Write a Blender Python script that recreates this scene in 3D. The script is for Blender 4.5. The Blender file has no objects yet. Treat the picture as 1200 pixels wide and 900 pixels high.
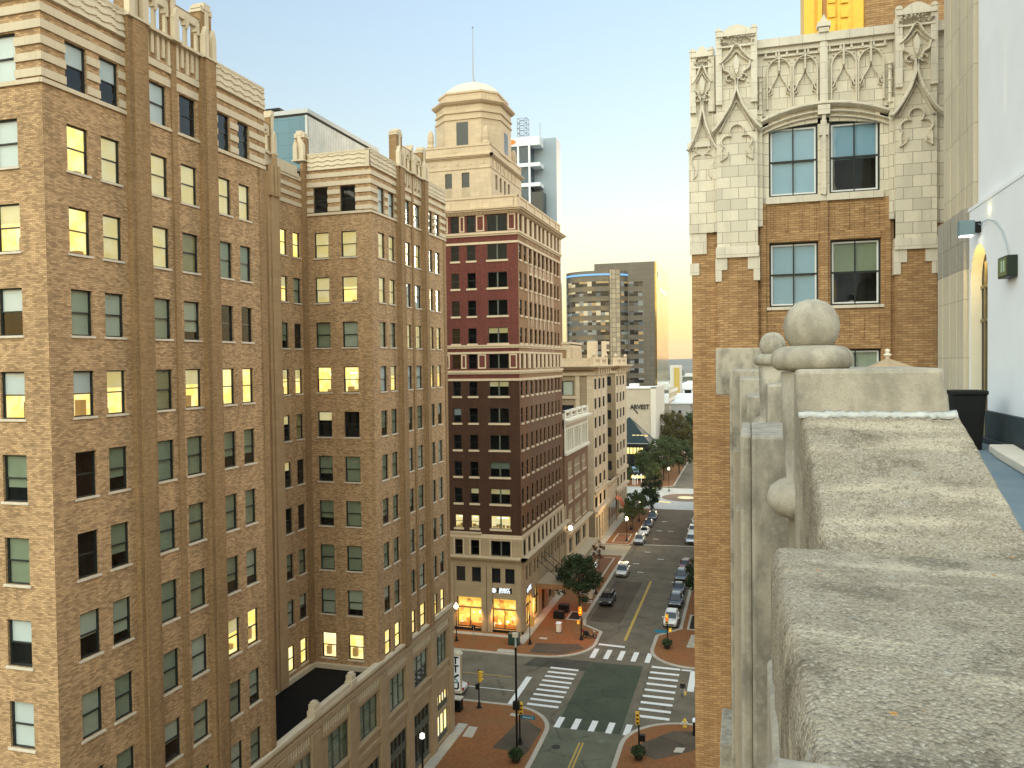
import bpy, bmesh, math, random
from mathutils import Vector, Matrix, noise as mnoise
random.seed(7)
sc = bpy.context.scene
COL = sc.collection
PI = math.pi
RD = math.radians

# ------------------------------------------------------------------ mesh builder
class MB:
    def __init__(s): s.v=[]; s.f=[]; s.m=[]
    def face(s, pts, mi=0):
        n=len(s.v); s.v.extend([tuple(p) for p in pts]); s.f.append(tuple(range(n,n+len(pts)))); s.m.append(mi)
    def box(s,x0,x1,y0,y1,z0,z1,mi=0,skip=''):
        if x0>x1:x0,x1=x1,x0
        if y0>y1:y0,y1=y1,y0
        if z0>z1:z0,z1=z1,z0
        n=len(s.v)
        s.v+= [(x0,y0,z0),(x1,y0,z0),(x1,y1,z0),(x0,y1,z0),(x0,y0,z1),(x1,y0,z1),(x1,y1,z1),(x0,y1,z1)]
        F={'b':(0,3,2,1),'t':(4,5,6,7),'f':(0,1,5,4),'k':(2,3,7,6),'l':(3,0,4,7),'r':(1,2,6,5)}
        for k,q in F.items():
            if k in skip: continue
            s.f.append(tuple(n+i for i in q)); s.m.append(mi)
    def prism(s,poly,z0,z1,mi=0,mtop=None):
        n=len(s.v); k=len(poly)
        s.v+=[(p[0],p[1],z0) for p in poly]+[(p[0],p[1],z1) for p in poly]
        s.f.append(tuple(n+i for i in reversed(range(k)))); s.m.append(mi)
        s.f.append(tuple(n+k+i for i in range(k))); s.m.append(mi if mtop is None else mtop)
        for i in range(k):
            j=(i+1)%k; s.f.append((n+i,n+j,n+k+j,n+k+i)); s.m.append(mi)
    def loft(s,rings,mi=0,cap0=True,cap1=True,closed=True):
        n=len(s.v); k=len(rings[0])
        for r in rings: s.v+=[tuple(p) for p in r]
        for a in range(len(rings)-1):
            for i in range(k if closed else k-1):
                j=(i+1)%k
                s.f.append((n+a*k+i,n+a*k+j,n+(a+1)*k+j,n+(a+1)*k+i)); s.m.append(mi)
        if closed and cap0: s.f.append(tuple(n+i for i in reversed(range(k)))); s.m.append(mi)
        if closed and cap1: s.f.append(tuple(n+(len(rings)-1)*k+i for i in range(k))); s.m.append(mi)
    def lathe(s,prof,c=(0,0,0),n=16,mi=0,rot=0):
        rings=[[(c[0]+r*math.cos(rot+2*PI*i/n),c[1]+r*math.sin(rot+2*PI*i/n),c[2]+z) for i in range(n)] for r,z in prof]
        s.loft(rings,mi)
    def tube(s,path,r,n=6,mi=0,r2=None):
        path=[Vector(p) for p in path]; rings=[]
        for i,p in enumerate(path):
            t=(path[min(i+1,len(path)-1)]-path[max(i-1,0)])
            if t.length<1e-9: t=Vector((0,0,1))
            t.normalize()
            a=Vector((0,0,1)) if abs(t.z)<.9 else Vector((1,0,0))
            x=t.cross(a).normalized(); y=t.cross(x)
            rr=r if r2 is None else r+(r2-r)*i/(len(path)-1)
            rings.append([p+x*rr*math.cos(2*PI*k/n)+y*rr*math.sin(2*PI*k/n) for k in range(n)])
        s.loft(rings,mi)
    # facade-frame helpers
    def fb(s,F,u0,u1,v0,v1,d0,d1,mi=0):
        P=[F.p(u,v,d) for d in (d0,d1) for u,v in ((u0,v0),(u1,v0),(u1,v1),(u0,v1))]
        n=len(s.v); s.v+=P
        for q in ((0,3,2,1),(4,5,6,7),(0,1,5,4),(1,2,6,5),(2,3,7,6),(3,0,4,7)):
            q=tuple(n+i for i in q); s.f.append(q if not F.flip else q[::-1]); s.m.append(mi)
    def fpoly(s,F,poly,d0,d1,mi=0):
        k=len(poly); n=len(s.v)
        s.v+=[F.p(u,v,d0) for u,v in poly]+[F.p(u,v,d1) for u,v in poly]
        s.f.append(tuple(n+k+i for i in range(k))); s.m.append(mi)
        s.f.append(tuple(n+i for i in reversed(range(k)))); s.m.append(mi)
        for i in range(k):
            j=(i+1)%k; s.f.append((n+i,n+j,n+k+j,n+k+i)); s.m.append(mi)
    def fsweep(s,F,path,w,d0,d1,mi=0,closed=False):
        """rectangular/chamfered moulding of width w following a path (u,v) on the facade, from depth d0 to d1"""
        rings=[]; N=len(path)
        for i,(u,v) in enumerate(path):
            if closed: a=path[(i-1)%N]; b=path[(i+1)%N]
            else: a=path[max(i-1,0)]; b=path[min(i+1,N-1)]
            du,dv=b[0]-a[0],b[1]-a[1]; L=math.hypot(du,dv) or 1
            nu,nv=-dv/L,du/L; h=w/2
            rings.append([F.p(u-nu*h,v-nv*h,d0),F.p(u-nu*h*.75,v-nv*h*.75,d0+(d1-d0)*.6),F.p(u-nu*h*.3,v-nv*h*.3,d1),F.p(u+nu*h*.3,v+nv*h*.3,d1),F.p(u+nu*h*.75,v+nv*h*.75,d0+(d1-d0)*.6),F.p(u+nu*h,v+nv*h,d0)])
        if closed: rings.append(rings[0])
        s.loft(rings,mi)
    def wall(s,F,u0,u1,v0,v1,op=(),reveal=.15,mi=0,mfn=None,d=0):
        us=sorted({u0,u1}|{min(max(x,u0),u1) for o in op for x in o[:2]}); vs=sorted({v0,v1}|{min(max(x,v0),v1) for o in op for x in o[2:4]})
        for i in range(len(us)-1):
            for j in range(len(vs)-1):
                um,vm=(us[i]+us[i+1])/2,(vs[j]+vs[j+1])/2
                if any(o[0]<um<o[1] and o[2]<vm<o[3] for o in op): continue
                q=[F.p(us[i],vs[j],d),F.p(us[i+1],vs[j],d),F.p(us[i+1],vs[j+1],d),F.p(us[i],vs[j+1],d)]
                s.face(q[::-1] if F.flip else q, mi if mfn is None else mfn(um,vm))
        for o in op:
            a,b,c,e=o[:4]
            for p,q in (((a,c),(a,e)),((a,e),(b,e)),((b,e),(b,c)),((b,c),(a,c))):
                s.face([F.p(*p,d),F.p(*q,d),F.p(*q,d-reveal),F.p(*p,d-reveal)],mi)
    def build(s,name,mats,parent=None,smooth=False,loc=None,rotz=None,bevel=None,recalc=False,uv=True):
        me=bpy.data.meshes.new(name)
        me.from_pydata(s.v,[],s.f)
        if not isinstance(mats,(list,tuple)): mats=[mats]
        for m in mats: me.materials.append(m)
        if len(mats)>1: me.polygons.foreach_set('material_index',s.m)
        if recalc:
            bm=bmesh.new(); bm.from_mesh(me); bmesh.ops.remove_doubles(bm,verts=bm.verts,dist=1e-5); bmesh.ops.recalc_face_normals(bm,faces=bm.faces); bm.to_mesh(me); bm.free()
        me.update()
        if uv: boxuv(me)
        if smooth: me.polygons.foreach_set('use_smooth',[True]*len(me.polygons))
        o=bpy.data.objects.new(name,me); COL.objects.link(o)
        if parent is not None: o.parent=parent
        if loc is not None: o.location=loc
        if rotz is not None: o.rotation_euler=(0,0,rotz)
        if bevel:
            b=o.modifiers.new('edge','BEVEL'); b.width=bevel; b.segments=2; b.limit_method='ANGLE'; b.angle_limit=RD(40)
        return o
def boxuv(me):
    uv=me.uv_layers.new(name='m')
    co=me.vertices; data=uv.data
    for p in me.polygons:
        n=p.normal; ax,ay,az=abs(n.x),abs(n.y),abs(n.z)
        for li in p.loop_indices:
            c=co[me.loops[li].vertex_index].co
            if az>=ax and az>=ay: data[li].uv=(c.x,c.y)
            elif ax>=ay: data[li].uv=(c.y,c.z)
            else: data[li].uv=(c.x,c.z)
class Fr:
    """facade frame: p(u along wall, v height, d outwards)"""
    def __init__(s,kind,k):
        s.kind=kind;s.k=k; s.flip=kind in ('-X','+Y')
    def p(s,u,v,d=0):
        k=s.k
        if s.kind=='+X': return (k+d,u,v)
        if s.kind=='-X': return (k-d,u,v)
        if s.kind=='-Y': return (u,k-d,v)
        return (u,k+d,v)
    def rot(s): return {'+X':PI/2,'-X':-PI/2,'-Y':0,'+Y':PI}[s.kind]

def empty(name,loc=(0,0,0),rotz=0,label=None,cat=None,group=None):
    o=bpy.data.objects.new(name,None); COL.objects.link(o); o.location=loc; o.rotation_euler=(0,0,rotz); o.empty_display_size=.3
    if label: tag(o,label,cat,group)
    return o
def tag(o,label=None,cat=None,group=None,kind=None):
    if label: o['label']=label
    if cat: o['category']=cat
    if group: o['group']=group
    if kind: o['kind']=kind
    return o
def structure(o): o['kind']='structure'; return o
def dup(root,loc=None,rotz=None,label=None,cat=None,group=None,scale=None):
    def cp(o,par):
        c=o.copy(); COL.objects.link(c)
        if par is not None: c.parent=par
        for ch in o.children: cp(ch,c)
        return c
    r=cp(root,None)
    if loc is not None: r.location=loc
    if rotz is not None: r.rotation_euler=(0,0,rotz)
    if scale is not None: r.scale=(scale,)*3 if not hasattr(scale,'__len__') else scale
    tag(r,label,cat,group)
    return r

# ------------------------------------------------------------------ materials
class NT:
    def __init__(s,name):
        s.m=bpy.data.materials.new(name); s.m.use_nodes=True; s.t=s.m.node_tree; s.n=s.t.nodes; s.n.clear()
        s.out=s.n.new('ShaderNodeOutputMaterial')
    def node(s,typ,**kw):
        n=s.n.new(typ)
        for k,v in kw.items():
            if k.startswith('_'): setattr(n,k[1:],v)
            else:
                k=k.replace('__',' ')
                s.set(n.inputs[k],v)
        return n
    def set(s,inp,v):
        if isinstance(v,bpy.types.NodeSocket): s.t.links.new(v,inp)
        elif isinstance(v,(tuple,list)) and len(v)==3 and inp.type=='RGBA': inp.default_value=(*v,1)
        else: inp.default_value=v
    def math(s,op,a,b=0.0,clamp=False):
        n=s.n.new('ShaderNodeMath'); n.operation=op; n.use_clamp=clamp; s.set(n.inputs[0],a); s.set(n.inputs[1],b); return n.outputs[0]
    def mix(s,f,a,b,mode='MIX'):
        n=s.n.new('ShaderNodeMix'); n.data_type='RGBA'; n.blend_type=mode
        s.set(n.inputs[0],f); s.set(n.inputs[6],a); s.set(n.inputs[7],b); return n.outputs[2]
    def ramp(s,f,lo,hi):
        n=s.n.new('ShaderNodeMapRange'); s.set(n.inputs[0],f); n.inputs[1].default_value=lo; n.inputs[2].default_value=hi; return n.outputs[0]
    def noise(s,scale,detail=3,vec=None,stretch=None,rough=.55):
        if vec is None: vec=s.pos()
        if stretch:
            mp=s.n.new('ShaderNodeMapping'); s.t.links.new(vec,mp.inputs[0]); mp.inputs['Scale'].default_value=stretch; vec=mp.outputs[0]
        n=s.n.new('ShaderNodeTexNoise'); s.t.links.new(vec,n.inputs['Vector']); n.inputs['Scale'].default_value=scale; n.inputs['Detail'].default_value=detail; n.inputs['Roughness'].default_value=rough
        return n.outputs['Fac']
    def pos(s):
        return s.n.new('ShaderNodeNewGeometry').outputs['Position']
    def obj(s): return s.n.new('ShaderNodeTexCoord').outputs['Object']
    def uvv(s): return s.n.new('ShaderNodeTexCoord').outputs['UV']
    def bump(s,h,strength=.3,dist=.02):
        n=s.n.new('ShaderNodeBump'); n.inputs['Strength'].default_value=strength; n.inputs['Distance'].default_value=dist; s.t.links.new(h,n.inputs['Height']); return n.outputs[0]
    def bsdf(s,col,rough=.8,metal=0,normal=None,spec=.3,emit=None,estr=0,coat=0):
        n=s.n.new('ShaderNodeBsdfPrincipled'); s.set(n.inputs['Base Color'],col); s.set(n.inputs['Roughness'],rough); n.inputs['Metallic'].default_value=metal
        n.inputs['Specular IOR Level'].default_value=spec; n.inputs['Coat Weight'].default_value=coat
        if normal is not None: s.t.links.new(normal,n.inputs['Normal'])
        if emit is not None: s.set(n.inputs['Emission Color'],emit); n.inputs['Emission Strength'].default_value=estr
        s.t.links.new(n.outputs[0],s.out.inputs[0]); return n
def scl(c,k): return tuple(min(1,x*k) for x in c)
def plain(name,c,rough=.7,metal=0,var=.12,scale=3.,bump=0,bscale=40,spec=.3,coat=0):
    t=NT(name); f=t.noise(scale,4)
    col=t.mix(f,scl(c,1-var*1.6),scl(c,1+var*1.6))
    nm=t.bump(t.noise(bscale,3),bump,.02) if bump else None
    t.bsdf(col,rough,metal,nm,spec,coat=coat); return t.m
def brick(name,c1,c2,mortar,bw=.235,rh=.078,ms=.009,var=.16,streak=.22,bump=.25):
    t=NT(name); uv=t.uvv()
    b=t.node('ShaderNodeTexBrick',Color1=c1,Color2=c2,Mortar=mortar,Scale=1.0); b.inputs['Brick Width'].default_value=bw; b.inputs['Row Height'].default_value=rh; b.inputs['Mortar Size'].default_value=ms; b.inputs['Mortar Smooth'].default_value=.3; b.inputs['Bias'].default_value=-.1
    t.t.links.new(uv,b.inputs['Vector'])
    # per-course and per-area tone changes of the clay itself
    n1=t.noise(.55,4); n2=t.noise(1.0,3,stretch=(2.5,2.5,.16)); n3=t.noise(1.,2,vec=uv,stretch=(3.2,9.5,1))
    k=t.math('ADD',t.math('MULTIPLY',t.ramp(n1,.3,.7),var),t.math('MULTIPLY',t.ramp(n2,.3,.75),streak))
    k=t.math('ADD',k,t.math('MULTIPLY',t.ramp(n3,.3,.7),.24))
    k=t.math('ADD',1-.5*(var+streak+.24),k)
    cc=t.node('ShaderNodeCombineColor'); 
    for i in range(3): t.set(cc.inputs[i],k)
    col=t.mix(1.0,b.outputs['Color'],cc.outputs[0],'MULTIPLY')
    nm=t.bump(b.outputs['Fac'],-bump,.01) if bump else None
    if nm is not None:
        nm.node.invert=True; nm.node.inputs['Strength'].default_value=bump
    t.bsdf(col,.88,0,nm,.2); return t.m
def blocks(name,c,joint,bw,rh,ms=.008,tint=.07,bump=.2,rough=.75,dirt=.25,spec=.3,offs=.5):
    t=NT(name); uv=t.uvv()
    b=t.node('ShaderNodeTexBrick',_offset=offs,Color1=scl(c,1-tint),Color2=scl(c,1+tint),Mortar=joint,Scale=1.0); b.inputs['Brick Width'].default_value=bw; b.inputs['Row Height'].default_value=rh; b.inputs['Mortar Size'].default_value=ms; b.inputs['Mortar Smooth'].default_value=.2
    t.t.links.new(uv,b.inputs['Vector'])
    n=t.noise(1.3,5,stretch=(1.6,1.6,.5)); n2=t.noise(14,3)
    col=t.mix(t.math('MULTIPLY',t.ramp(n,.5,.8),dirt,True),b.outputs['Color'],scl(c,.45))
    col=t.mix(t.math('MULTIPLY',t.ramp(n2,.35,.7),.25),col,scl(c,.75))
    nm=t.bump(n2,bump,.01)
    t.bsdf(col,rough,0,nm,spec); return t.m
def glow(name,c,strength,c2=None,scale=3.):
    t=NT(name)
    if c2:
        col=t.mix(t.ramp(t.noise(scale,2),.4,.6),c,c2)
    else: col=c
    t.bsdf(scl(c,.5),.6,emit=col,estr=strength); return t.m
def glassmat(name,tint=(.75,.82,.82),refl=1.0,rough=.015):
    t=NT(name)
    tr=t.node('ShaderNodeBsdfTransparent',Color=tint)
    gl=t.node('ShaderNodeBsdfGlossy',Color=(.95,.97,1),Roughness=rough)
    w=t.n.new('ShaderNodeBump'); w.inputs['Strength'].default_value=.06; w.inputs['Distance'].default_value=.05; t.t.links.new(t.noise(1.6,1),w.inputs['Height'])
    t.t.links.new(w.outputs[0],gl.inputs['Normal'])
    ge=t.n.new('ShaderNodeNewGeometry'); dt=t.n.new('ShaderNodeVectorMath'); dt.operation='DOT_PRODUCT'; t.t.links.new(ge.outputs['Normal'],dt.inputs[0]); t.t.links.new(ge.outputs['Incoming'],dt.inputs[1])
    c=t.math('SUBTRACT',1.0,t.math('ABSOLUTE',dt.outputs['Value'])); f=t.math('ADD',.045*refl,t.math('MULTIPLY',t.math('POWER',c,4.0),.93*refl),True)
    mx=t.n.new('ShaderNodeMixShader'); t.t.links.new(f,mx.inputs[0]); t.t.links.new(tr.outputs[0],mx.inputs[1]); t.t.links.new(gl.outputs[0],mx.inputs[2]); t.t.links.new(mx.outputs[0],t.out.inputs[0])
    return t.m
M={}
M['brick_tan']=brick('tan face brick',(.57,.375,.205),(.275,.172,.09),(.25,.178,.112))
M['brick_dark']=brick('darker tan brick',(.35,.225,.115),(.24,.145,.068),(.25,.17,.095))
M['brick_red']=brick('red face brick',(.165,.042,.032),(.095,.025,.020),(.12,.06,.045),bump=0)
M['brick_lit_side']=brick('sky lit side brick',(.32,.175,.082),(.21,.11,.05),(.22,.145,.085),bump=0)  # side brick paler and warmer: sky light painted into its colour
M['brick_brown']=brick('brown brick',(.22,.105,.055),(.15,.065,.032),(.17,.11,.07),bump=0)
M['brick_gothic']=brick('tawny roman brick',(.47,.285,.135),(.31,.17,.075),(.21,.14,.085),bw=.30,rh=.075,ms=.010,bump=.35)
M['stone_band']=blocks('cream band stone',(.62,.53,.39),(.36,.29,.2),1.1,3,.006,tint=.05)
M['stone_podium']=blocks('buff limestone',(.40,.29,.175),(.22,.16,.1),1.2,.55,.006,bump=.3)
M['stone_buff']=blocks('buff ashlar',(.50,.40,.27),(.3,.24,.16),1.4,.6,.006)
M['stone_cream']=blocks('cream terracotta',(.60,.475,.33),(.32,.25,.17),1.3,.6,.008)
M['stone_brown']=blocks('soot brown stone',(.34,.255,.16),(.18,.13,.08),1.3,.6,.006)
M['terracotta']=blocks('glazed terracotta',(.66,.60,.48),(.25,.21,.165),.52,.36,.010,tint=.13,bump=.15,rough=.45,dirt=.4,spec=.45)
M['terracotta_plain']=blocks('terracotta mouldings',(.67,.61,.50),(.34,.29,.23),.7,.5,.007,tint=.05,bump=.25,rough=.45,dirt=.5,spec=.45)
M['limestone']=blocks('limestone ashlar',(.56,.50,.39),(.3,.26,.2),2.3,1.25,.008,tint=.05,dirt=.3)
M['limestone_dark']=blocks('weathered limestone',(.36,.335,.29),(.2,.18,.15),2.3,1.25,.008,tint=.08,dirt=.5)
M['sill']=plain('sill stone',(.62,.56,.46),.8,var=.15)
M['frame']=plain('dark window frame',(.022,.027,.026),.45,var=.1)
M['frame_white']=plain('white sash',(.72,.74,.74),.5,var=.05)
M['frame_green']=plain('green bronze frame',(.10,.11,.085),.5,var=.2)
M['glass']=glassmat('window glass',(.88,.93,.92))
M['glass_dark']=glassmat('dim window glass',(.5,.55,.55),.35)
M['glass_dull']=glassmat('dull window glass',(.4,.42,.42),.12)
M['room_dark']=plain('dark room',(.018,.019,.018),.9,var=.5,scale=2.)
M['room_brown']=plain('brown curtain',(.05,.022,.016),.9,var=.4)
M['blind_grey']=plain('grey blind',(.41,.44,.35),.85,var=.10,scale=1.2)
M['blind_pale']=plain('pale grey blind',(.52,.54,.46),.85,var=.08,scale=1.2)
M['blind_moss']=plain('moss grey blind',(.27,.31,.23),.85,var=.10,scale=1.2)
M['lamp_strip']=glow('ceiling lamp strip',(1,.93,.75),1.3)
M['furniture']=glow('lit furniture',(.42,.26,.09),.17)
M['partition']=glow('lit partition',(1,.80,.42),.42)
M['blind_green']=plain('green shade',(.25,.28,.19),.85,var=.15,scale=1.2)
M['blind_olive']=plain('olive shade',(.34,.28,.13),.85,var=.12)
M['white_blind_and_sky']=plain('white blind and sky reflection',(.66,.69,.70),.85,var=.05,scale=1.)  # real white blinds, and painted sky reflections on some windows
M['sky_sheet']=plain('painted sky reflection',(.24,.40,.54),.6,var=.05)  # sky reflection painted as a blue sheet behind the glass
M['blind_lit']=glow('blind with a lamp behind',(.80,.62,.25),.20,(.84,.72,.42),1.2)
M['room_lit']=glow('lit office',(1.0,.72,.20),.33,(1.0,.85,.45),1.6)
M['room_lit_bright']=glow('bright lit office',(1.0,.76,.26),.40,(1.,.88,.55),1.2)
M['black_roof']=plain('tar roof',(.008,.008,.008),.9,var=.3,spec=.1)
M['roof_grey']=plain('gravel roof',(.22,.21,.19),.9)
M['metal_black']=plain('black painted metal',(.007,.0075,.0075),.5,spec=.25)
M['metal_grey']=plain('grey metal',(.33,.35,.36),.4,.6)
M['white_paint']=plain('white render',(.78,.815,.87),.8,var=.05,scale=1.2,bump=.15,bscale=30)  # slight blue of skylit shade put into the white
M['dark_glass']=None
def darkglass(name,c=(.012,.016,.018),rough=.06,spec=.6,c2=None,sc_=.35):
    t=NT(name); col=c if not c2 else t.mix(t.ramp(t.noise(sc_,1),.45,.55),c,c2)
    nm=t.bump(t.noise(1.2,1),.05,.05)
    t.bsdf(col,rough,0,nm,spec); return t.m
M['dark_glass']=darkglass('dark plate glass')
M['blue_glass']=darkglass('sky blue plate glass',(.10,.17,.24),.10,.7)
# ------------------------------------------------------------------ windows
CODES={'L':(0,None,'room_lit'),'Y':(0,None,'room_lit_bright'),'P':(1,'blind_lit',None),'H':(.48,'white_blind_and_sky','room_lit'),'K':(.4,'blind_lit','room_lit'),
 'G':(1,'blind_grey',None),'N':(1,'blind_green',None),'O':(1,'blind_olive',None),'D':(0,None,'room_dark'),'R':(0,None,'room_brown'),'B':(1,'white_blind_and_sky',None),
 'h':(.45,'blind_grey','room_dark'),'g':(.7,'blind_green','room_dark'),'w':(.5,'white_blind_and_sky','room_dark'),'e':(.35,'blind_lit','room_dark'),'U':(1,'sky_sheet',None),'u':(.52,'sky_sheet','room_dark'),'q':(.5,'blind_green','room_dark')}
def win_parts(w,h,code,style='sash',xf=None,into=None,var=0):
    """write frame / sill / pane / blind / room geometry; local x right, z up, outside is -y"""
    A=into if into is not None else {k:MB() for k in ('frame','sill','pane','blind','room')}
    f=xf or (lambda x,y,z:(x,y,z))
    def bx(k,x0,x1,y0,y1,z0,z1,mi=0,skip=''):
        t=MB(); t.box(x0,x1,y0,y1,z0,z1,mi,skip); m=A[k]; n=len(m.v); m.v+=[f(*p) for p in t.v]; m.f+=[tuple(n+i for i in q) for q in t.f]; m.m+=t.m
    W=w/2; b=.055
    if style!='none':
        bx('frame',-W,-W+b,-.0,.1,0,h); bx('frame',W-b,W,-.0,.1,0,h); bx('frame',-W+b,W-b,-.0,.1,h-b,h); bx('frame',-W+b,W-b,0,.1,0,b)
    if style=='sash':
        bx('frame',-W+b,W-b,-.0,.08,h*.49,h*.49+.055)
        bx('frame',-W+b,-W+b+.035,.02,.08,b,h*.49); bx('frame',W-b-.035,W-b,.02,.08,b,h*.49)
    elif style=='quad':
        bx('frame',-W+b,W-b,-.0,.08,h*.49,h*.49+.06); bx('frame',-.018,.018,.01,.07,b,h*.49); bx('frame',-.018,.018,.01,.07,h*.49+.06,h-b)
        for q in ((-W+b,-W+b+.05,b,h-b),(W-b-.05,W-b,b,h-b),(-W+b+.05,W-b-.05,h-b-.05,h-b),(-W+b+.05,W-b-.05,b,b+.05)): bx('frame',q[0],q[1],.012,.07,q[2],q[3],1)
    elif style=='triple':
        for x in (-W/3,W/3): bx('frame',x-.05,x+.05,-.0,.09,b,h-b)
        bx('frame',-W+b,-W/3-.05,.01,.08,h*.5,h*.5+.05); bx('frame',W/3+.05,W-b,.01,.08,h*.5,h*.5+.05); bx('frame',-W/3+.05,W/3-.05,.01,.08,h*.72,h*.72+.05)
    elif style=='double':
        bx('frame',-.09,.09,-.02,.1,b,h-b)
    fr,bm,rm=CODES[code]; vr=random.Random(var*97+5)
    if code=='G': bm=('blind_grey','blind_pale','blind_moss','blind_grey')[var%4]; fr,rm=((1,None),(1,None),(1,None),(.78,'room_dark'),(1,None),(.56,'room_dark'),(1,None))[var%7]
    n0=A['pane']; n=len(n0.v); n0.v+=[f(-W+b,.045,b),f(W-b,.045,b),f(W-b,.045,h-b),f(-W+b,.045,h-b)]; n0.f.append((n,n+1,n+2,n+3)); n0.m.append(0)
    if fr>0:
        m=A['blind']; n=len(m.v); z=h-(h)*fr; y=.095
        m.v+=[f(-W+.01,y,z),f(W-.01,y,z),f(W-.01,y,h-.01),f(-W+.01,y,h-.01)]; m.f.append((n,n+1,n+2,n+3)); m.m.append(into['_bi'](bm) if into is not None and '_bi' in into else 0)
    if rm:
        bx('room',-W-.25,W+.25,.12,.9,-.15,h+.15,into['_ri'](rm) if into is not None and '_ri' in into else 0,skip='f')
        if rm.startswith('room_lit'):
            mi_=lambda n,i: into['_ri'](n) if into is not None and '_ri' in into else i
            z=h*vr.uniform(.66,.84); x0=vr.uniform(-W,W*.2); bx('room',x0,x0+vr.uniform(.4,.9)*w,.8,.88,z,z+.10,mi_('lamp_strip',1))
            x=-W
            while x<W:
                ww=vr.uniform(.18,.5); hh=vr.uniform(.12,.52)*h*.7
                if vr.random()<.8: bx('room',x,x+ww,.55,.85,0,hh,mi_('furniture',2))
                x+=ww+vr.uniform(0,.3)
            if vr.random()<.6: x=vr.uniform(-W,W*.5); bx('room',x,x+vr.uniform(.25,.5),.86,.89,h*.25,h*.62,mi_('partition',3))
    return A,bm,rm
_wcache={}
def place_window(parent,F,uc,v,w,h,code,style='sash',recess=.10,frame='frame',sill=True,glass='glass',sillmat='sill',label=None):
    var=random.randrange(7) if code in 'GLYKH' else 0
    key=(round(w,2),round(h,2),code,style,frame,sill,glass,sillmat,var)
    p=F.p(uc,v,-recess)
    pl=parent.matrix_world.inverted()@Vector(p) if parent else Vector(p)
    if key not in _wcache:
        A,bm,rm=win_parts(w,h,code,style,var=var)
        o=A['frame'].build('window',[M[frame],M['frame_white']] if style=='quad' else M[frame],uv=False)
        kids=[]
        if sill:
            s=MB(); s.box(-w/2-.09,w/2+.09,-recess-.07,.02,-.10,-.002); kids.append(s.build('sill',M[sillmat],o,uv=True))
        kids.append(A['pane'].build('pane',M[glass],o,uv=False))
        if bm: kids.append(A['blind'].build('blind',M[bm],o,uv=False))
        if rm: kids.append(A['room'].build('interior',[M[rm],M['lamp_strip'],M['furniture'],M['partition']] if rm.startswith('room_lit') else M[rm],o,uv=False))
        _wcache[key]=o
    else:
        src=_wcache[key]
        o=src.copy(); COL.objects.link(o)
        for ch in src.children:
            c=ch.copy(); COL.objects.link(c); c.parent=o
    o.parent=parent; o.location=pl; o.rotation_euler=(0,0,F.rot())
    if label: o['label']=label
    return o
def mass_windows(parent,items,recess=.10,frame='frame',glass='glass',sillmat='sill'):
    """the farthest, smallest windows of a facade as one part"""
    mats=[M[frame],M[sillmat],M[glass]]; idx={}
    def mi(n):
        if n not in idx: idx[n]=len(mats); mats.append(M[n])
        return idx[n]
    A={k:MB() for k in ('frame','sill','pane','blind','room')}; A['_bi']=mi; A['_ri']=mi
    inv=parent.matrix_world.inverted()
    for (F,uc,v,w,h,code,style) in items:
        r=F.rot(); c,s=math.cos(r),math.sin(r); p=inv@Vector(F.p(uc,v,-recess))
        xf=lambda x,y,z:(p[0]+c*x-s*y,p[1]+s*x+c*y,p[2]+z)
        win_parts(w,h,code,style,xf,A,random.randrange(7))
        t=MB(); t.box(-w/2-.09,w/2+.09,-recess-.07,.02,-.10,-.002); n=len(A['sill'].v); A['sill'].v+=[xf(*q) for q in t.v]; A['sill'].f+=[tuple(n+i for i in q) for q in t.f]; A['sill'].m+=t.m
    out=MB()
    for k,base in (('frame',0),('sill',1),('pane',2),('blind',None),('room',None)):
        a=A[k]; n=len(out.v); out.v+=a.v; out.f+=[tuple(n+i for i in q) for q in a.f]; out.m+=[base if base is not None else m for m in a.m]
    o=out.build('window',mats,parent,uv=False); o['kind']='stuff'
    return o

# ------------------------------------------------------------------ near brick building with two wings
B=empty('brick_building',(-27.3,41,0),label='tan brick building with two wings around a dark light court, cream stone crown',cat='building')
bpy.context.view_layer.update()
def sub(name,mb,mats,**k):
    """child of the current building, geometry given in world metres"""
    o=mb.build(name,mats,k.pop('parent',B),**k); o.matrix_parent_inverse=o.parent.matrix_world.inverted(); return o
XN=-27.31
FR=Fr('+X',XN); FL=Fr('-Y',26.3); FW=Fr('-Y',56.0); FC=Fr('+X',-32.9)
def rowz(k): return 46.81-3.458*k
H=1.96
cols=[(1.2,2.34),(3.06,4.18),(6.10,7.32),(8.28,9.52),(11.28,12.36),(13.1,14.14)]
near_codes=['wwBDDD','LPPPPP','LPPOGG','GGGGDD','HKOKLL','RgNNgg','DgNNNN','GGNNgG','GGGGKL','GGGGGG','GGGGGG']
wing_codes=['BBBBBB','PPPPBB','PPBBPP','GGPPPP','BKBBKK','gNgNNG','NNGGGG','gNGGGG','GNGGGG','GNNGGG','LYLLKY']  # white top row paints the sky reflected in the panes
left_codes=['B','B','K','w','H','g','N','w','B','G','G']  # some white entries are sky reflections painted as blinds
front_codes=['DD','PP','PK','NG','LL','eD','gN','gN','NN','GG','YL']
court_codes=['DD','YL','KG','gD','KK','eO','eD','DD','gN','GG','YL']
walls=MB(); wins=[]
def addw(F,u0,u1,v,code,style='sash',h=H): wins.append((F,(u0+u1)/2,v,u1-u0,h,code,style))
for base,codes in ((26.3,near_codes),(56.0,wing_codes)):
    op=[]
    for k in range(11):
        for ci,(a,b) in enumerate(cols):
            op.append((base+a,base+b,rowz(k),rowz(k)+H)); addw(FR,base+a,base+b,rowz(k),codes[k][ci])
    walls.wall(FR,base,base+15.62,11.9,51.0,op,.2)
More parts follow.
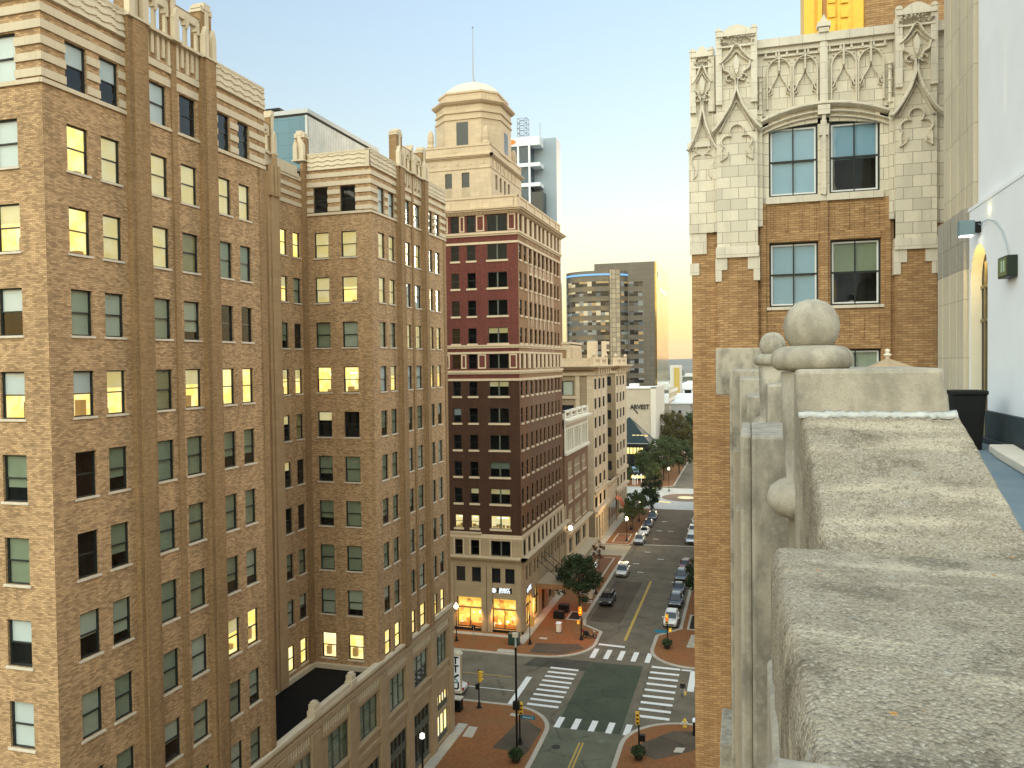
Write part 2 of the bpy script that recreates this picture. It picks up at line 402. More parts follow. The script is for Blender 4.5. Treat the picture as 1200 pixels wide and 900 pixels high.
# left face of the near wing: pairs of windows marching away to the left
op=[]
lcols=[(-29.89,-28.62),(-32.3,-31.05),(-34.6,-33.4),(-36.9,-35.7),(-39.6,-38.4),(-41.9,-40.7)]
for k in range(11):
    for ci,(a,b) in enumerate(lcols):
        op.append((a,b,rowz(k),rowz(k)+H)); addw(FL,a,b,rowz(k),left_codes[k] if ci==0 else random.choice('GNGDPG'))
walls.wall(FL,-45,XN,0,51.0,op,.2)
op=[]
for k in range(11):
    for ci,(a,b) in enumerate(((-32.15,-30.93),(-29.86,-28.58))):
        op.append((a,b,rowz(k),rowz(k)+H)); addw(FW,a,b,rowz(k),front_codes[k][ci])
walls.wall(FW,-32.9,XN,11.5,51.0,op,.2)
op=[]
for k in range(1,11):
    for ci,(a,b) in enumerate(((52.33,53.3),(54.12,55.12),(47.5,48.5),(49.2,50.1),(43.0,44.0),(44.8,45.8))):
        op.append((a,b,rowz(k)-.05,rowz(k)+H-.12)); addw(FC,a,b,rowz(k)-.05,court_codes[k][ci] if ci<2 else 'D',h=H-.07)
walls.wall(FC,41.92,56,11.5,49.6,op,.2)
# hidden faces and cores
walls.wall(Fr('+Y',41.92),-45,XN,11.5,51.0); walls.wall(Fr('+Y',71.62),-45,XN,0,51.0); walls.wall(Fr('-X',-45),26.3,71.62,0,51.0)
sub('brick_wall',walls,[M['brick_tan']])
# pilasters
pil=MB()
for base in (26.3,56.0):
    for a,b,d,t in ((4.56,5.86,.26,51.1),(9.75,10.95,.26,51.1),(7.62,8.0,.10,51.1)):
        pil.fb(FR,base+a,base+b,11.9,t,0,d)
        if d>.2: pil.fb(FR,base+a+.25,base+b-.25,11.9,t,d,d+.09)
    pil.fb(FR,base+15.05,base+15.62,11.9,50.9,0,.05)
pil.fb(FC,55.35,55.95,11.9,50.6,0,.2); pil.fb(FC,51.95,52.1,11.9,49,0,.05)
sub('pilaster',pil,[M['brick_dark']])
pier=MB()
for a,b in ((50.35,51.85),(46.2,47.3)):
    pier.fb(FC,a,b,11.6,48.9,0,.35)
    pier.fb(FC,a+.3,b-.3,11.6,48.4,.35,.45)
    for q in (a+.12,a+.6,b-.5): pier.fb(FC,q,q+.3,47.2,50.2 if q>a+.5 and q<b-.55 else 49.4,.35,.6)
sub('stone_pier',pier,[blocks('tan ashlar pier',(.44,.30,.165),(.25,.17,.09),1.4,.6,.006)])
# stone banding of the top storey
BN={26.3:MB(),56.0:MB(),'c':MB()}; bands=None; bz=[(49.49,49.83),(48.82,49.17),(48.18,48.52),(47.54,47.86),(46.89,47.22),(46.62,46.80)]
def bandrow(F,u0,u1,holes,bands):
    for i,(a,b) in enumerate(bz):
        d=.07 if i!=5 else .10
        segs=[(u0,u1)]
        if 2<=i<=4:
            cuts=sorted(holes); segs=[]; x=u0
            for p,q in cuts: segs.append((x,p)); x=q
            segs.append((x,u1))
        for p,q in segs:
            if q-p>.02: bands.fb(F,p,q,a,b,0,d)
for base in (26.3,56.0):
    bands=BN[base]
    bandrow(FR,base-.07,base+4.56,[(base+a,base+b) for a,b in cols[:2]],bands)
    bandrow(FR,base+10.95,base+15.67,[(base+a,base+b) for a,b in cols[4:]],bands)
    for a,b in ((5.86,7.62),(8.0,9.75)):
        bands.fb(FR,base+a,base+b,49.5,49.82,0,.1); bands.fb(FR,base+a,base+b,48.83,49.2,0,.05); bands.fb(FR,base+a,base+b,46.66,46.8,0,.08)
bandrow(FL,-45,XN-.002,[(a,b) for a,b in lcols],BN[26.3]); bandrow(FW,-32.85,XN-.002,[(-32.15,-30.93),(-29.86,-28.58)],BN[56.0])
for z in (47.2,47.85,48.5,49.2): BN['c'].fb(FC,52.1,55.35,z,z+.3,0,.07)
for q in BN.values(): sub('stone_band',q,[M['stone_band']])
# carved wave parapets
def carved(mb,F,u0,u1,v0=50.05,v1=51.35):
    nu=int((u1-u0)/.11); nv=26; rows=[]
    for j in range(nv+1):
        t=j/nv; v=v0+(v1-v0)*t; row=[]
        for i in range(nu+1):
            u=u0+(u1-u0)*i/nu
            w=abs(((u*1.15)%1)*2-1); s=(t*3.6+.30*w)%1
            d=.10+.07*(1-s)-.08*t+(.0 if (u*2.3)%1>.12 else -.02)
            if j in(0,): d=.02
            if j>=nv-2: d=.08
            row.append(F.p(u,v,d))
        rows.append(row)
    n=len(mb.v)
    for r in rows: mb.v+=r
    for j in range(nv):
        for i in range(nu):
            q=(n+j*(nu+1)+i,n+j*(nu+1)+i+1,n+(j+1)*(nu+1)+i+1,n+(j+1)*(nu+1)+i); mb.f.append(q if not F.flip else q[::-1]); mb.m.append(0)
    # back and coping
    mb.fb(F,u0,u1,v0,v1-.01,-.35,.0); mb.fb(F,u0,u1,v1-.06,v1+.05,-.38,.09)
for jobs in (((FR,26.12,30.88),(FL,-45,XN-.004)),((FR,37.23,42.0),),((FR,55.82,60.58),(FW,-32.6,XN-.004)),((FR,66.93,71.7),)):
    cv=MB()
    for j in jobs: carved(cv,*j)
    sub('carved_parapet',cv,[M['stone_band']])
# open crown over the middle bays
def crown(F,piers,mids,zb,tall,stone,bk):
    """piers: [(u0,u1,ztop)], openings between neighbours"""
    for u0,u1,zt in piers:
        bk.fb(F,u0+.12,u1-.12,zb,zt-.35,-.55,.10)
        stone.fb(F,u0-.02,u1+.02,zb-.06,zb+.06,-.58,.40)
        um=(u0+u1)/2; k=(u1-u0)
        # stepped stone cap
        stone.fb(F,u0+.08,u1-.08,zt-.5,zt-.32,-.58,.14); stone.fb(F,um-k*.24,um+k*.24,zt-.35,zt,-.5,.18)
        for q in (u0+.2,u1-.2):
            if k>.7: stone.fb(F,q-.12,q+.12,zt-.35,zt-.18,-.5,.12)
        # spearhead shaft on the front, on both corners
        for q,wd in ((um,.34),) if k<.9 else ((u0+.26,.34),(u1-.24,.34)):
            stone.fpoly(F,[(q-wd/2,zb+.06),(q+wd/2,zb+.06),(q+wd/2,zb+1.15),(q,zb+1.62),(q-wd/2,zb+1.15)],.05,.36)
        stone.fb(F,um-.14,um+.14,zb,zt-.3,.08,.16)
    for (u0,_,_),(w0,_,_) in ():
        pass
    for i in range(len(piers)-1):
        a=piers[i][1]-.1; b=piers[i+1][0]+.1; zt=min(piers[i][2],piers[i+1][2])-.55
        stone.fb(F,a,b,zt-.40,zt,-.26,.02); stone.fb(F,a,b,zb,zb+.20,-.3,.05)
        bk.fb(F,a,b,zt-.10,zt+.12,-.2,-.03)
        n=2; 
        for j in range(n+1):
            c=a+(b-a)*j/n; c=min(max(c,a+.1),b-.1)
            stone.fb(F,c-.085,c+.085,zb+.2,zt-.40,-.2,-.03); stone.fb(F,c-.17,c+.17,zt-.66,zt-.40,-.24,.03)
            stone.fb(F,c-.06,c+.06,zt-.8,zt-.2,-.05,.07)
for base in (26.3,56.0):
    cs=MB(); cb=MB()
    crown(FR,[(base+4.5,base+5.9,54.2),(base+7.5,base+8.1,53.6),(base+9.85,base+10.95,54.05)],None,51.18,2,cs,cb)
    cs.fb(FR,base+4.56,base+10.95,51.1,51.24,-.3,.30)
    # fluted panels of the bays
    for a,b in ((5.86,7.62),(8.0,9.75)):
        n=5
        for j in range(n):
            c=base+a+.12+(b-a-.24)*j/(n-1); L=49.86 if j in(0,2,4) else 50.1
            cs.fb(FR,c-.09,c+.09,L,51.1,0,.10)
    sub('crown_stone',cs,[M['stone_band']]); sub('crown_brick',cb,[M['brick_dark']])
cs=MB(); cb=MB()
crown(FC,[(45.6,46.8,53.4),(48.6,49.2,52.9),(51.1,51.8,53.4)],None,50.3,2,cs,cb)
sub('crown_stone',cs,[M['stone_band']]); sub('crown_brick',cb,[M['brick_dark']]); cs=MB(); cb=MB()
crown(Fr('-Y',55.9),[(-33.7,-32.65,53.2)],None,50.9,2,cs,cb)
cs.fb(FC,41.92,55,49.4,49.7,-.4,.12)
for z in (49.75,): cs.fb(FC,50,55,z,50.3,-.5,-.05)
sub('crown_stone',cs,[M['stone_band']]); sub('crown_brick',cb,[M['brick_dark']])
# roofs
rf=MB(); rf.box(-44.9,XN-.3,26.4,41.8,50.2,50.4); rf.box(-44.9,XN-.3,56.1,71.5,50.2,50.4); rf.box(-44.9,-33.1,41.8,56.1,49.0,49.3)
sub('roof',rf,[M['roof_grey']])
rf=MB(); rf.box(-32.9,XN-.35,41.92,56.0,11.2,11.45)
sub('court_roof',rf,[M['black_roof']])
# stone coping of the light court wall
cp=MB(); cp.fb(FW,-32.9,XN-.3,11.45,11.8,0,.3); cp.fb(FC,41.95,55.7,11.45,11.8,0,.3)
# podium
pod=MB(); pw=[]
for i,a in enumerate((43.0,47.95,52.65,57.75,62.65,67.75,38.0,33.0,28.2)):
    w=2.6 if i==5 else 3.05
    pw.append((a,a+w,7.42,10.12 if i!=5 else 10.35))
shop=[(43.0,46.2,.5,5.2),(47.9,51.1,.5,5.2),(52.6,55.8,.5,5.2),(57.7,60.9,.5,5.2),(62.5,65.9,.5,5.2),(67.75,70.35,3.3,4.75),(67.7,70.4,.45,2.9),(38,41,.5,5.2),(33,36,.5,5.2),(28.2,31.2,.5,5.2)]
pod.wall(FR,26.3,71.62,0,11.95,[(a,b,c,d) for a,b,c,d in pw]+shop,.25,d=.06)
pod.wall(Fr('+Y',71.62),-45,XN+.06,0,11.95); 
for a in (42.1,46.05,51.15,56.2,61.2,66.5,71.0):  # shafts between the bays
    pod.fb(FR,a-.35,a+.75 if a<71 else a+.625,0,11.2,.06,.245)
for z0,z1,d in ((11.3,11.62,.12),(10.3,10.55,.10),(6.2,6.6,.14),(7.2,7.4,.16)): pod.fb(FR,26.3,71.62,z0,z1,.06,d+.06)
sub('podium_wall',pod,[M['stone_podium']])
cope=cp
cope.fb(FR,26.3,56.4,11.95,12.2,-.34,.2); cope.fb(FR,56.4,66.4,11.95,12.12,-.05,.2); cope.fb(FR,66.4,71.7,11.95,12.3,-.05,.2)
for a in (46.1,51.2):
    cope.fb(FR,a-.1,a+.72,12.2,12.62,-.3,.26); cope.fb(FR,a,a+.62,12.62,13.0,-.26,.2); cope.fb(FR,a+.1,a+.52,13.0,13.14,-.2,.14)
cope.fb(FR,46.9,51.1,12.2,12.52,-.25,.16)
# relief panels in the frieze
for a,b,c,d in pw:
    n=14
    for j in range(n):
        u=a-.6+(b-a+1.2)*j/n
        cope.fb(FR,u,u+.13,10.62,11.22+.06*(j%2),.06,.12)
sub('coping',cope,[M['stone_band']])
tr=MB()
for a,b,c,d in shop:
    tr.fb(FR,a,b,c,c+.5,-.22,-.06); tr.fb(FR,a,b,d-.12,d,-.22,-.05); tr.fb(FR,a,b,c+(d-c)*.62,c+(d-c)*.74,-.22,-.02) if d-c>3 else None
    n=4 if d-c<2 or a<67 else 3
    for j in range(n+1):
        u=a+(b-a)*j/n; tr.fb(FR,u-.05,u+.05,c,d,-.22,-.05)
sub('shopfront_frame',tr,[M['frame_green']])
sp=MB(); sl=MB()
for a,b,c,d in shop:
    (sl if a>67 else sp).fb(FR,a,b,c,d,-.24,-.16)
sub('shop_glass',sp,[M['dark_glass']]); sub('lit_shop_glass',sl,[M['room_lit_bright']])
# windows: the hundred that show largest are parts of their own, the rest one part
def dist(w): 
    p=Vector(w[0].p(w[1],w[2],0)); d=(p-Vector((0,0,35))).length
    vis=1
    if w[0] is FL and w[1]<-31: vis=4
    if w[0] is FC and w[1]<52: vis=4
    if w[0] is FR and w[1]<45 and w[2]<13.5: vis=2
    return d*vis
wins.sort(key=dist)
for (F,uc,v,w,h,code,st) in wins[:94]: place_window(B,F,uc,v,w,h,code,st)
mass_windows(B,wins[94:])
for i,(a,b,c,d) in enumerate(pw[:6]):
    place_window(B,FR,(a+b)/2,c,b-a,d-c,'G' if i!=2 else 'N','triple',recess=.12,frame='frame_green',sillmat='stone_podium')

# blade sign on the corner of the podium
def text_obj(name,s,size,mat,parent,loc,rot,extrude=.01,align='CENTER',font_scale=(1,1,1),offset=0):
    cu=bpy.data.curves.new(name,'FONT'); cu.body=s; cu.size=size; cu.extrude=extrude; cu.align_x=align; cu.align_y='CENTER'
    o=bpy.data.objects.new(name,cu); COL.objects.link(o); cu.offset=offset; bpy.context.view_layer.update()
    me=bpy.data.meshes.new_from_object(o.evaluated_get(bpy.context.evaluated_depsgraph_get())); bpy.data.objects.remove(o); bpy.data.curves.remove(cu)
    me.materials.clear(); me.materials.append(mat); o=bpy.data.objects.new(name,me); COL.objects.link(o)
    o.parent=parent; o.location=loc; o.rotation_euler=rot; o.scale=font_scale
    return o
M['sign_white']=glow('white sign face',(.80,.84,.82),.10)
M['ink']=plain('black lettering',(.01,.01,.012),.5)
M['teal']=plain('teal swoosh',(.05,.25,.33),.5)
S=empty('blade_sign',(-27.0,72.05,5.47),label='white vertical blade sign reading TTCU on the corner of the tan podium',cat='sign')
m=MB(); m.box(-.5,.5,-.16,.16,-1.78,1.78); m.build('sign_case',M['stone_buff'],S)
m=MB(); m.box(-.44,.44,-.185,-.16,-1.7,1.7); m.box(-.44,.44,.16,.185,-1.7,1.7); m.build('sign_face',M['sign_white'],S)
m=MB(); m.loft([[(-.6,-.28,1.78),(.6,-.28,1.78),(.6,.28,1.78),(-.6,.28,1.78)],[(-.6,-.28,1.9),(.6,-.28,1.9),(.6,.28,1.9),(-.6,.28,1.9)],[(-.4,-.05,2.2),(.4,-.05,2.2),(.4,.05,2.2),(-.4,.05,2.2)]]); m.box(-.56,.56,-.2,.2,-1.93,-1.78); m.build('sign_cap',M['sill'],S)
for ch,z in (('T',1.2),('T',.38),('U',-1.25)): text_obj('letter',ch,.98,M['ink'],S,(0,-.19,z),(PI/2,0,0),.012,font_scale=(1.05,1,1),offset=.03)
m=MB(); FS=Fr('-Y',-.19)
c=[(.30,-.12),(.05,-.28),(-.22,-.48),(-.36,-.72),(-.30,-.88)]; m.fsweep(FS,c,.2,0,.012)
m.build('letter',M['ink'],S); m=MB(); m.fsweep(FS,[(-.30,-.88),(-.05,-.92),(.18,-.82),(.10,-.66),(-.1,-.58)],.15,0,.014); m.build('swoosh',M['teal'],S)
for zz in (1.5,-1.5):
    m=MB(); m.tube([(-.3,-.1,zz),(-.45,-.55,zz)],.05); m.build('bracket',M['metal_black'],S)
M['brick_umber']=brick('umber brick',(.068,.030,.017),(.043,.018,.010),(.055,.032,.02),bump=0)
M['brick_lit_low']=brick('sky lit lower side brick',(.17,.07,.033),(.11,.045,.02),(.13,.075,.045),bump=0)  # paler side copy of the umber brick, sky light painted in
# ------------------------------------------------------------------ red brick tower
B=empty('red_brick_tower',(-28,99.4,0),label='dark red brick tower with cream cornices, octagonal stone lantern and a flagpole on top',cat='building'); bpy.context.view_layer.update()
FF=Fr('-Y',99.4); FS=Fr('+X',-28.05)
XL=-44.0; YE=124.0
fc=[(-37.1,-36.03,'s'),(-34.9,-33.75,'s'),(-32.15,-29.5,'d')]
lc=[(-41.6,-40.5,'s'),(-43.6,-42.6,'s')]
scol=[(99.95,101.15),(102.35,103.5),(104.95,106.1),(107.45,108.6),(109.75,110.9),(112.0,113.1),(114.5,115.6),(116.85,117.95),(119.3,120.4),(121.4,122.5)]
rows=[(52.02,54.15,'A'),(48.43,50.42,'n'),(44.85,46.84,'n'),(41.27,43.26,'n'),(37.69,39.68,'n'),(34.4,36.28,'A'),(30.87,32.75,'n'),(27.38,29.3,'n'),(23.88,25.8,'n'),(20.38,22.3,'n'),(16.88,18.8,'n'),(13.62,15.3,'n'),(10.1,12.06,'A')]
lit={(6,2):'e',(11,0):'Y',(11,1):'Y',(11,2):'Y',(7,0):'w',(9,2):'h',(10,2):'e',(10,1):'e',(4,2):'e'}
wall=MB(); side=MB(); opF=[]; opS=[]; ws=[]
for ri,(a,b,k) in enumerate(rows):
    for ci,(u0,u1,st) in enumerate(fc+lc):
        opF.append((u0,u1,a,b)); ws.append((FF,(u0+u1)/2,a,u1-u0,b-a,lit.get((ri,ci),'D'),'double' if st=='d' else 'none'))
    for ci,(u0,u1) in enumerate(scol):
        opS.append((u0,u1,a,b)); ws.append((FS,(u0+u1)/2,a,u1-u0,b-a,'w' if ci in(0,1,8,9) and 0<ri<5 else 'D','none'))  # upper white panes paint the bright sky reflection
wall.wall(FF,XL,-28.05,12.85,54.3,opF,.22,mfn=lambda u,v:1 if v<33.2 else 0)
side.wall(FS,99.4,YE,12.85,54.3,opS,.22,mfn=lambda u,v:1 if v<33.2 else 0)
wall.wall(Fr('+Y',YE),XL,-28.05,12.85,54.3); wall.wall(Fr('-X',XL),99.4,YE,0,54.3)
sub('brick_front',wall,[M['brick_red'],M['brick_umber']]); sub('brick_side',side,[M['brick_lit_side'],M['brick_lit_low']])
gr=MB()     # vertical grooves between the side windows
for u in (104.35,106.75,109.15,111.45,113.85,116.2,118.6): gr.fb(FS,u-.10,u+.10,12.9,51.4,-.02,.004)
for i in range(2,8):
    u0,u1=scol[i]
    for a,b,k in rows[1:]:
        if k=='n': gr.fb(FS,u1-.3,u1+.02,a-1.5,a-.3,-.1,.006)
sub('groove',gr,[M['metal_black']])
# cream belts
b=MB()
def belt(z0,z1,d,over=0,kick=True):
    b.fb(FF,XL,-28.05+d,z0,z1,0,d); b.fb(FS,99.4,YE+over,z0,z1,0,d)
belt(51.5,51.72,.12); belt(51.72,52.0,.24); belt(50.46,50.75,.10)
belt(37.06,37.3,.12); belt(37.3,37.49,.22); belt(36.33,36.6,.10); belt(33.7,33.9,.14); belt(33.9,34.2,.25); belt(32.84,33.13,.10)
belt(12.35,12.85,.10)
# main cornice, attic parapet
belt(54.25,54.45,.15,.1); belt(54.45,54.62,.4,.4); belt(54.62,54.82,.65,.65); belt(54.82,54.95,.8,.8)
n=int((YE-99.4)/.5)
for i in range(n): b.fb(FS,99.5+i*.5,99.72+i*.5,54.32,54.45,.1,.35)
for i in range(31): b.fb(FF,XL+.1+i*.5,XL+.32+i*.5,54.32,54.45,.1,.35)
b.fb(FF,XL,-28.05,54.95,56.35,-.5,-.05); b.fb(FS,99.4,YE,54.95,56.35,-.5,-.05); b.fb(FF,XL,-28.0,56.35,56.6,-.55,.05); b.fb(FS,99.4,YE,56.35,56.6,-.55,.05)
for u in (100.2,104.3,108.7,113.2,117.5,121.2,123.6): b.fb(FS,u-.35,u+.35,54.95,56.4,-.3,.04)
for u in (-29,-33.2,-37.6,-42): b.fb(FF,u-.5,u+.5,55.15,56.2,-.3,.0)
# framed brick panels of the two belt storeys
def panel(F,u0,u1,v0,v1):
    w=.17
    b.fb(F,u0,u1,v0,v0+w,0,.05); b.fb(F,u0,u1,v1-w,v1,0,.05); b.fb(F,u0,u0+w,v0+w,v1-w,0,.05); b.fb(F,u1-w,u1,v0+w,v1-w,0,.05)
for z0,z1 in ((52.12,54.2),(34.42,36.28)):
    for u0,u1 in ((-29.36,-28.33),(-33.6,-32.5),(-35.9,-35.2),(-38.5,-37.5),(-40.2,-39.4),(-42.4,-41.8)): panel(FF,u0,u1,z0,z1)
for z0,z1 in ((52.02,54.2),(34.4,36.28),(10.1,12.2)):
    for i in range(len(scol)-1):
        a=scol[i][1]; c=scol[i+1][0]; b.fb(FS,a+.12,c-.08,z0,z1,0,.12)
    b.fb(FS,99.45,99.85,z0,z1,0,.12); b.fb(FS,122.6,123.9,z0,z1,0,.12)
for a,bb,k in rows:
    if k=='n':
        for u0,u1,st in fc: b.fb(FF,u0-.15,u1+.15,a-.26,a-.01,-.1,.10)
        for u0,u1 in scol: b.fb(FS,u0-.06,u1+.06,a-.26,a-.01,-.1,.12)
        if a>44 or 30<a<31:
            for u0,u1 in scol[2:8]: b.fb(FS,u0-.1,u1+.1,bb+.0,bb+.3,0,.08)
sub('cornice',b,[M['stone_cream']])
# stone base: storefronts and mezzanine
base=MB(); oB=[(-36.97,-33.48,.5,4.5),(-32.1,-28.85,.5,4.5),(-37.0,-35.75,6.55,8.5),(-34.85,-33.56,6.55,8.5),(-32.15,-30.91,6.55,8.5),(-30.3,-29.02,6.55,8.5)]
oL=[(u0,u1,10.1,12.06) for u0,u1,st in fc]
base.wall(FF,XL,-27.95,0,12.35,oB+oL,.3,d=.12)
ms=[]; 
for i in range(6):
    c=101.0+i*4.1; ms+=[(c,c+1.1,6.55,8.5),(c+1.7,c+2.8,6.55,8.5)]
oS=[(u0,u1,10.1,12.06) for u0,u1 in scol]+ms+[(100.6,103.9,.6,4.5),(104.7,107.6,.6,4.5),(108.6,111.6,0.05,3.2),(113.0,116,.6,4.5),(117,120,.6,4.5),(121,123.4,.6,4.5)]
base.wall(FS,99.28,125.8,0,12.35,oS,.3,d=.08)
for u in (-33.2,-32.4,-37.7,-28.5): base.fb(FF,u-.35,u+.35,0,8.9,.12,.24)
for i in range(7): base.fb(FS,100.2+i*4.1-.35,100.2+i*4.1+.35,0,8.9,.08,.2)
base.fb(FF,XL,-27.9,8.7,9.2,.12,.2); base.fb(FS,99.2,125.8,8.7,9.2,.08,.18)
sub('stone_base',base,[M['stone_brown']])
c=MB()
for z0,z1,d in ((9.45,9.65,.25),(9.65,9.85,.6),(9.85,10.02,.85)): c.fb(FF,XL,-28.05+d,z0,z1,.1,d); c.fb(FS,99.4-d,126.2,z0,z1,.06,d)
for u0,u1,st in fc: c.fb(FF,u0-.2,u0-.02,10.05,12.2,.1,.2); c.fb(FF,u1+.02,u1+.2,10.05,12.2,.1,.2)
c.fb(FF,-39,-33.4,12.9,13.1,.0,.3)
sub('base_cornice',c,[M['stone_buff']])
k=MB(); k.fb(FF,XL,-27.88,0,.5,.12,.2); sub('plinth',k,[M['metal_black']])
# shop windows, lit
t=NT('shop display'); v=t.node('ShaderNodeTexVoronoi',_feature='F1',_distance='CHEBYCHEV'); v.inputs['Scale'].default_value=1.5; t.t.links.new(t.pos(),v.inputs['Vector'])
cr=t.n.new('ShaderNodeValToRGB'); cr.color_ramp.interpolation='CONSTANT'; e=cr.color_ramp.elements; e[0].color=(1,.56,.07,1); e[1].position=.42; e[1].color=(1,.70,.16,1)
for p_,q in ((.60,(.72,.12,.02,1)),(.68,(1,.64,.12,1)),(.86,(1,.88,.5,1)),(.93,(.42,.16,.03,1))): x=e.new(p_); x.color=q
sep=t.n.new('ShaderNodeSeparateColor'); t.t.links.new(v.outputs['Color'],sep.inputs[0]); t.t.links.new(sep.outputs[0],cr.inputs[0])
t.bsdf((.05,.03,.015),.6,emit=t.mix(.15,cr.outputs[0],(1,.62,.12)),estr=.29); M['shop_display']=t.m
sg=MB(); fr=MB()
for u0,u1,z0,z1 in oB[:2]:
    sg.fb(FF,u0,u1,z0,z1,-.5,-.4)
    for uu in (u0+.06,(u0+u1)/2,u1-.06): fr.fb(FF,uu-.05,uu+.05,z0,z1 if uu!=(u0+u1)/2 else 3.0,-.2,-.1)
    fr.fb(FF,u0,u1,3.0,3.18,-.2,-.06); fr.fb(FF,u0,u1,z0,z0+.1,-.2,-.08)
for u0,u1,z0,z1 in oS[-6:-4]:
    sg.fb(FS,u0,u1,z0,z1,-.5,-.4); fr.fb(FS,u0,u1,3.0,3.18,-.2,-.06); fr.fb(FS,(u0+u1)/2-.05,(u0+u1)/2+.05,z0,z1,-.2,-.1)
sub('lit_shop_window',sg,[M['shop_display']])
it=MB(); rg=random.Random(12)
for u0,u1,z0,z1 in oB[:2]:
    for i in range(16):
        u=rg.uniform(u0+.1,u1-.5); z=rg.choice((.55,.9,1.3,1.8,2.3,3.4)); it.fb(FF,u,u+rg.uniform(.12,.5),z,z+rg.uniform(.12,.5),-.39,-.33,rg.randrange(4))
    it.fb(FF,u0+.2,u1-.2,.55,1.05,-.38,-.3,2)
sub('shop_goods',it,[glow('red goods',(.75,.10,.02),.22),glow('white goods',(1,.92,.7),.30),glow('brown counter',(.30,.12,.03),.2),glow('yellow goods',(1,.62,.12),.33)]); sub('shop_frame',fr,[M['metal_black']])
dg=MB()
for u0,u1,z0,z1 in oB[2:]: dg.fb(FF,u0,u1,z0,z1,-.3,-.12)
for u0,u1,z0,z1 in ms: dg.fb(FS,u0,u1,z0,z1,-.3,-.12)
for u0,u1,z0,z1 in oS[-4:]: dg.fb(FS,u0,u1,z0,z1,-.4,-.25)
sub('mezzanine_glass',dg,[M['dark_glass']])
for t_,a in ((ws,0),):
    ws.sort(key=lambda w:(0 if w[0] is FF and w[1]>-38 else 1, dist(w)))
for (F,uc,v,w,h,code,st) in ws[:98]: place_window(B,F,uc,v,w,h,code,'double' if st=='double' else 'sash',recess=.12,frame='frame_green' if st=='double' else 'frame',sill=False,glass='glass_dark' if F is FF else 'glass_dull')
mass_windows(B,[(F,uc,v,w,h,c_,'sash') for F,uc,v,w,h,c_,s_ in ws[98:]],recess=.12,glass='glass_dull')
# pavilion on the roof
p=MB(); X0,X1,Y0,Y1=-42.6,-32.82,103.5,118.7
PF=Fr('-Y',Y0); PS=Fr('+X',X1)
pw_=[(-39.36,-38.35,58.85,60.85),(-36.95,-35.85,58.85,60.85),(-39.36,-38.35,56.7,57.1),(-36.95,-35.85,56.7,57.1)]
ps_=[(105.6,106.6,58.8,60.8),(107.6,108.6,58.8,60.8),(109.6,110.6,58.8,60.8),(111.6,112.6,58.8,60.8)]
p.wall(PF,X0,X1,55,64.4,pw_,.3); p.wall(PS,Y0,Y1,55,64.4,ps_,.3); p.wall(Fr('+Y',Y1),X0,X1,55,64.4); p.wall(Fr('-X',X0),Y0,Y1,55,64.4)
def ring(z0,z1,d): p.box(X0-d,X1+d,Y0-d,Y0,z0,z1); p.box(X1,X1+d,Y0-d,Y1+d,z0,z1); p.box(X0-d,X0,Y0,Y1+d,z0,z1); p.box(X0,X1,Y1,Y1+d,z0,z1)
ring(61.3,61.45,.08); ring(62.7,62.85,.12); ring(62.85,63.0,.3); ring(63.0,63.15,.42); ring(64.3,64.55,.08)
p.box(X0+.05,X1-.05,Y0+.05,Y1-.05,63.9,64.1)
for i in range(5):
    for F,u in ((PF,X0+1.3+i*1.85),(PS,Y0+1.2+i*2.4)):
        p.fpoly(F,[(u+.26*math.cos(a*PI/4),62.1+.26*math.sin(a*PI/4)) for a in range(8)],0,.06)
for i in range(7): p.fb(PS,Y0+.9+i*1.8,Y0+1.2+i*1.8,61.5,62.6,0,.08)
for i in range(8): p.fb(PF,-39.3+i*.26,-39.17+i*.26,63.6,64.1,.0,.04)
sub('pavilion',p,[M['stone_cream']])
cx,cy=-37.4,110.3
def octo(a,f,z): return [(cx+x,cy+y,z) for x,y in ((f,-a),(a,-f),(a,f),(f,a),(-f,a),(-a,f),(-a,-f),(-f,-a))]
p=MB(); a,f=4.75,2.6
p.loft([octo(a,f,64.1),octo(a,f,68.6),octo(a+.15,f+.06,68.65),octo(a+.15,f+.06,68.9),octo(a,f,68.95),octo(a,f,69.5),octo(a+.18,f+.07,69.55),octo(a+.18,f+.07,69.75),octo(a+.02,f,69.8),octo(a+.02,f,70.6),octo(a+.35,f+.15,70.75),octo(a+.6,f+.25,71.0),octo(a+.6,f+.25,71.2),octo(a-.2,f,71.3),octo(a-.45,f-.1,71.35),octo(a-.45,f-.1,72.3),octo(a-.3,f-.05,72.35),octo(a-.3,f-.05,72.6)])
for u in (-1,1): # corner urns and obelisks
    for y in (104.4,117.8):
        x=X1-.9 if u>0 else X0+.9
        p.lathe([(.55,64.5),(.6,64.9),(.42,65.1),(.50,65.6),(.44,66.4),(.3,66.9),(.15,67.1)],(x,y,0),8)
sub('lantern',p,[M['stone_cream']])
p=MB(); p.loft([octo(a-.3,f-.05,72.6),octo(a*.84,f*.82,73.15),octo(a*.68,f*.66,73.8),octo(a*.48,f*.47,74.4),octo(a*.26,f*.26,74.85),octo(.4,.25,75.1),octo(.12,.08,75.4)]); sub('dome_roof',p,[M['sill']])
p=MB(); p.fb(Fr('-Y',cy-a),cx-.95,cx+.75,64.65,68.3,-.1,.02); p.fb(Fr('+X',cx+a),cy-.85,cy+.85,64.65,67.5,-.1,.02)
for (u0,u1,z0,z1) in pw_: p.fb(PF,u0,u1,z0,z1,-.3,-.2)
for (u0,u1,z0,z1) in ps_: p.fb(PS,u0,u1,z0,z1,-.3,-.2)
sub('lantern_window',p,[M['dark_glass']])
p=MB()
for (u0,u1,z0,z1) in pw_[:2]: p.fb(PF,u0,u1,57.2,58.8,0,.03)
sub('spandrel',p,[M['stone_buff']])
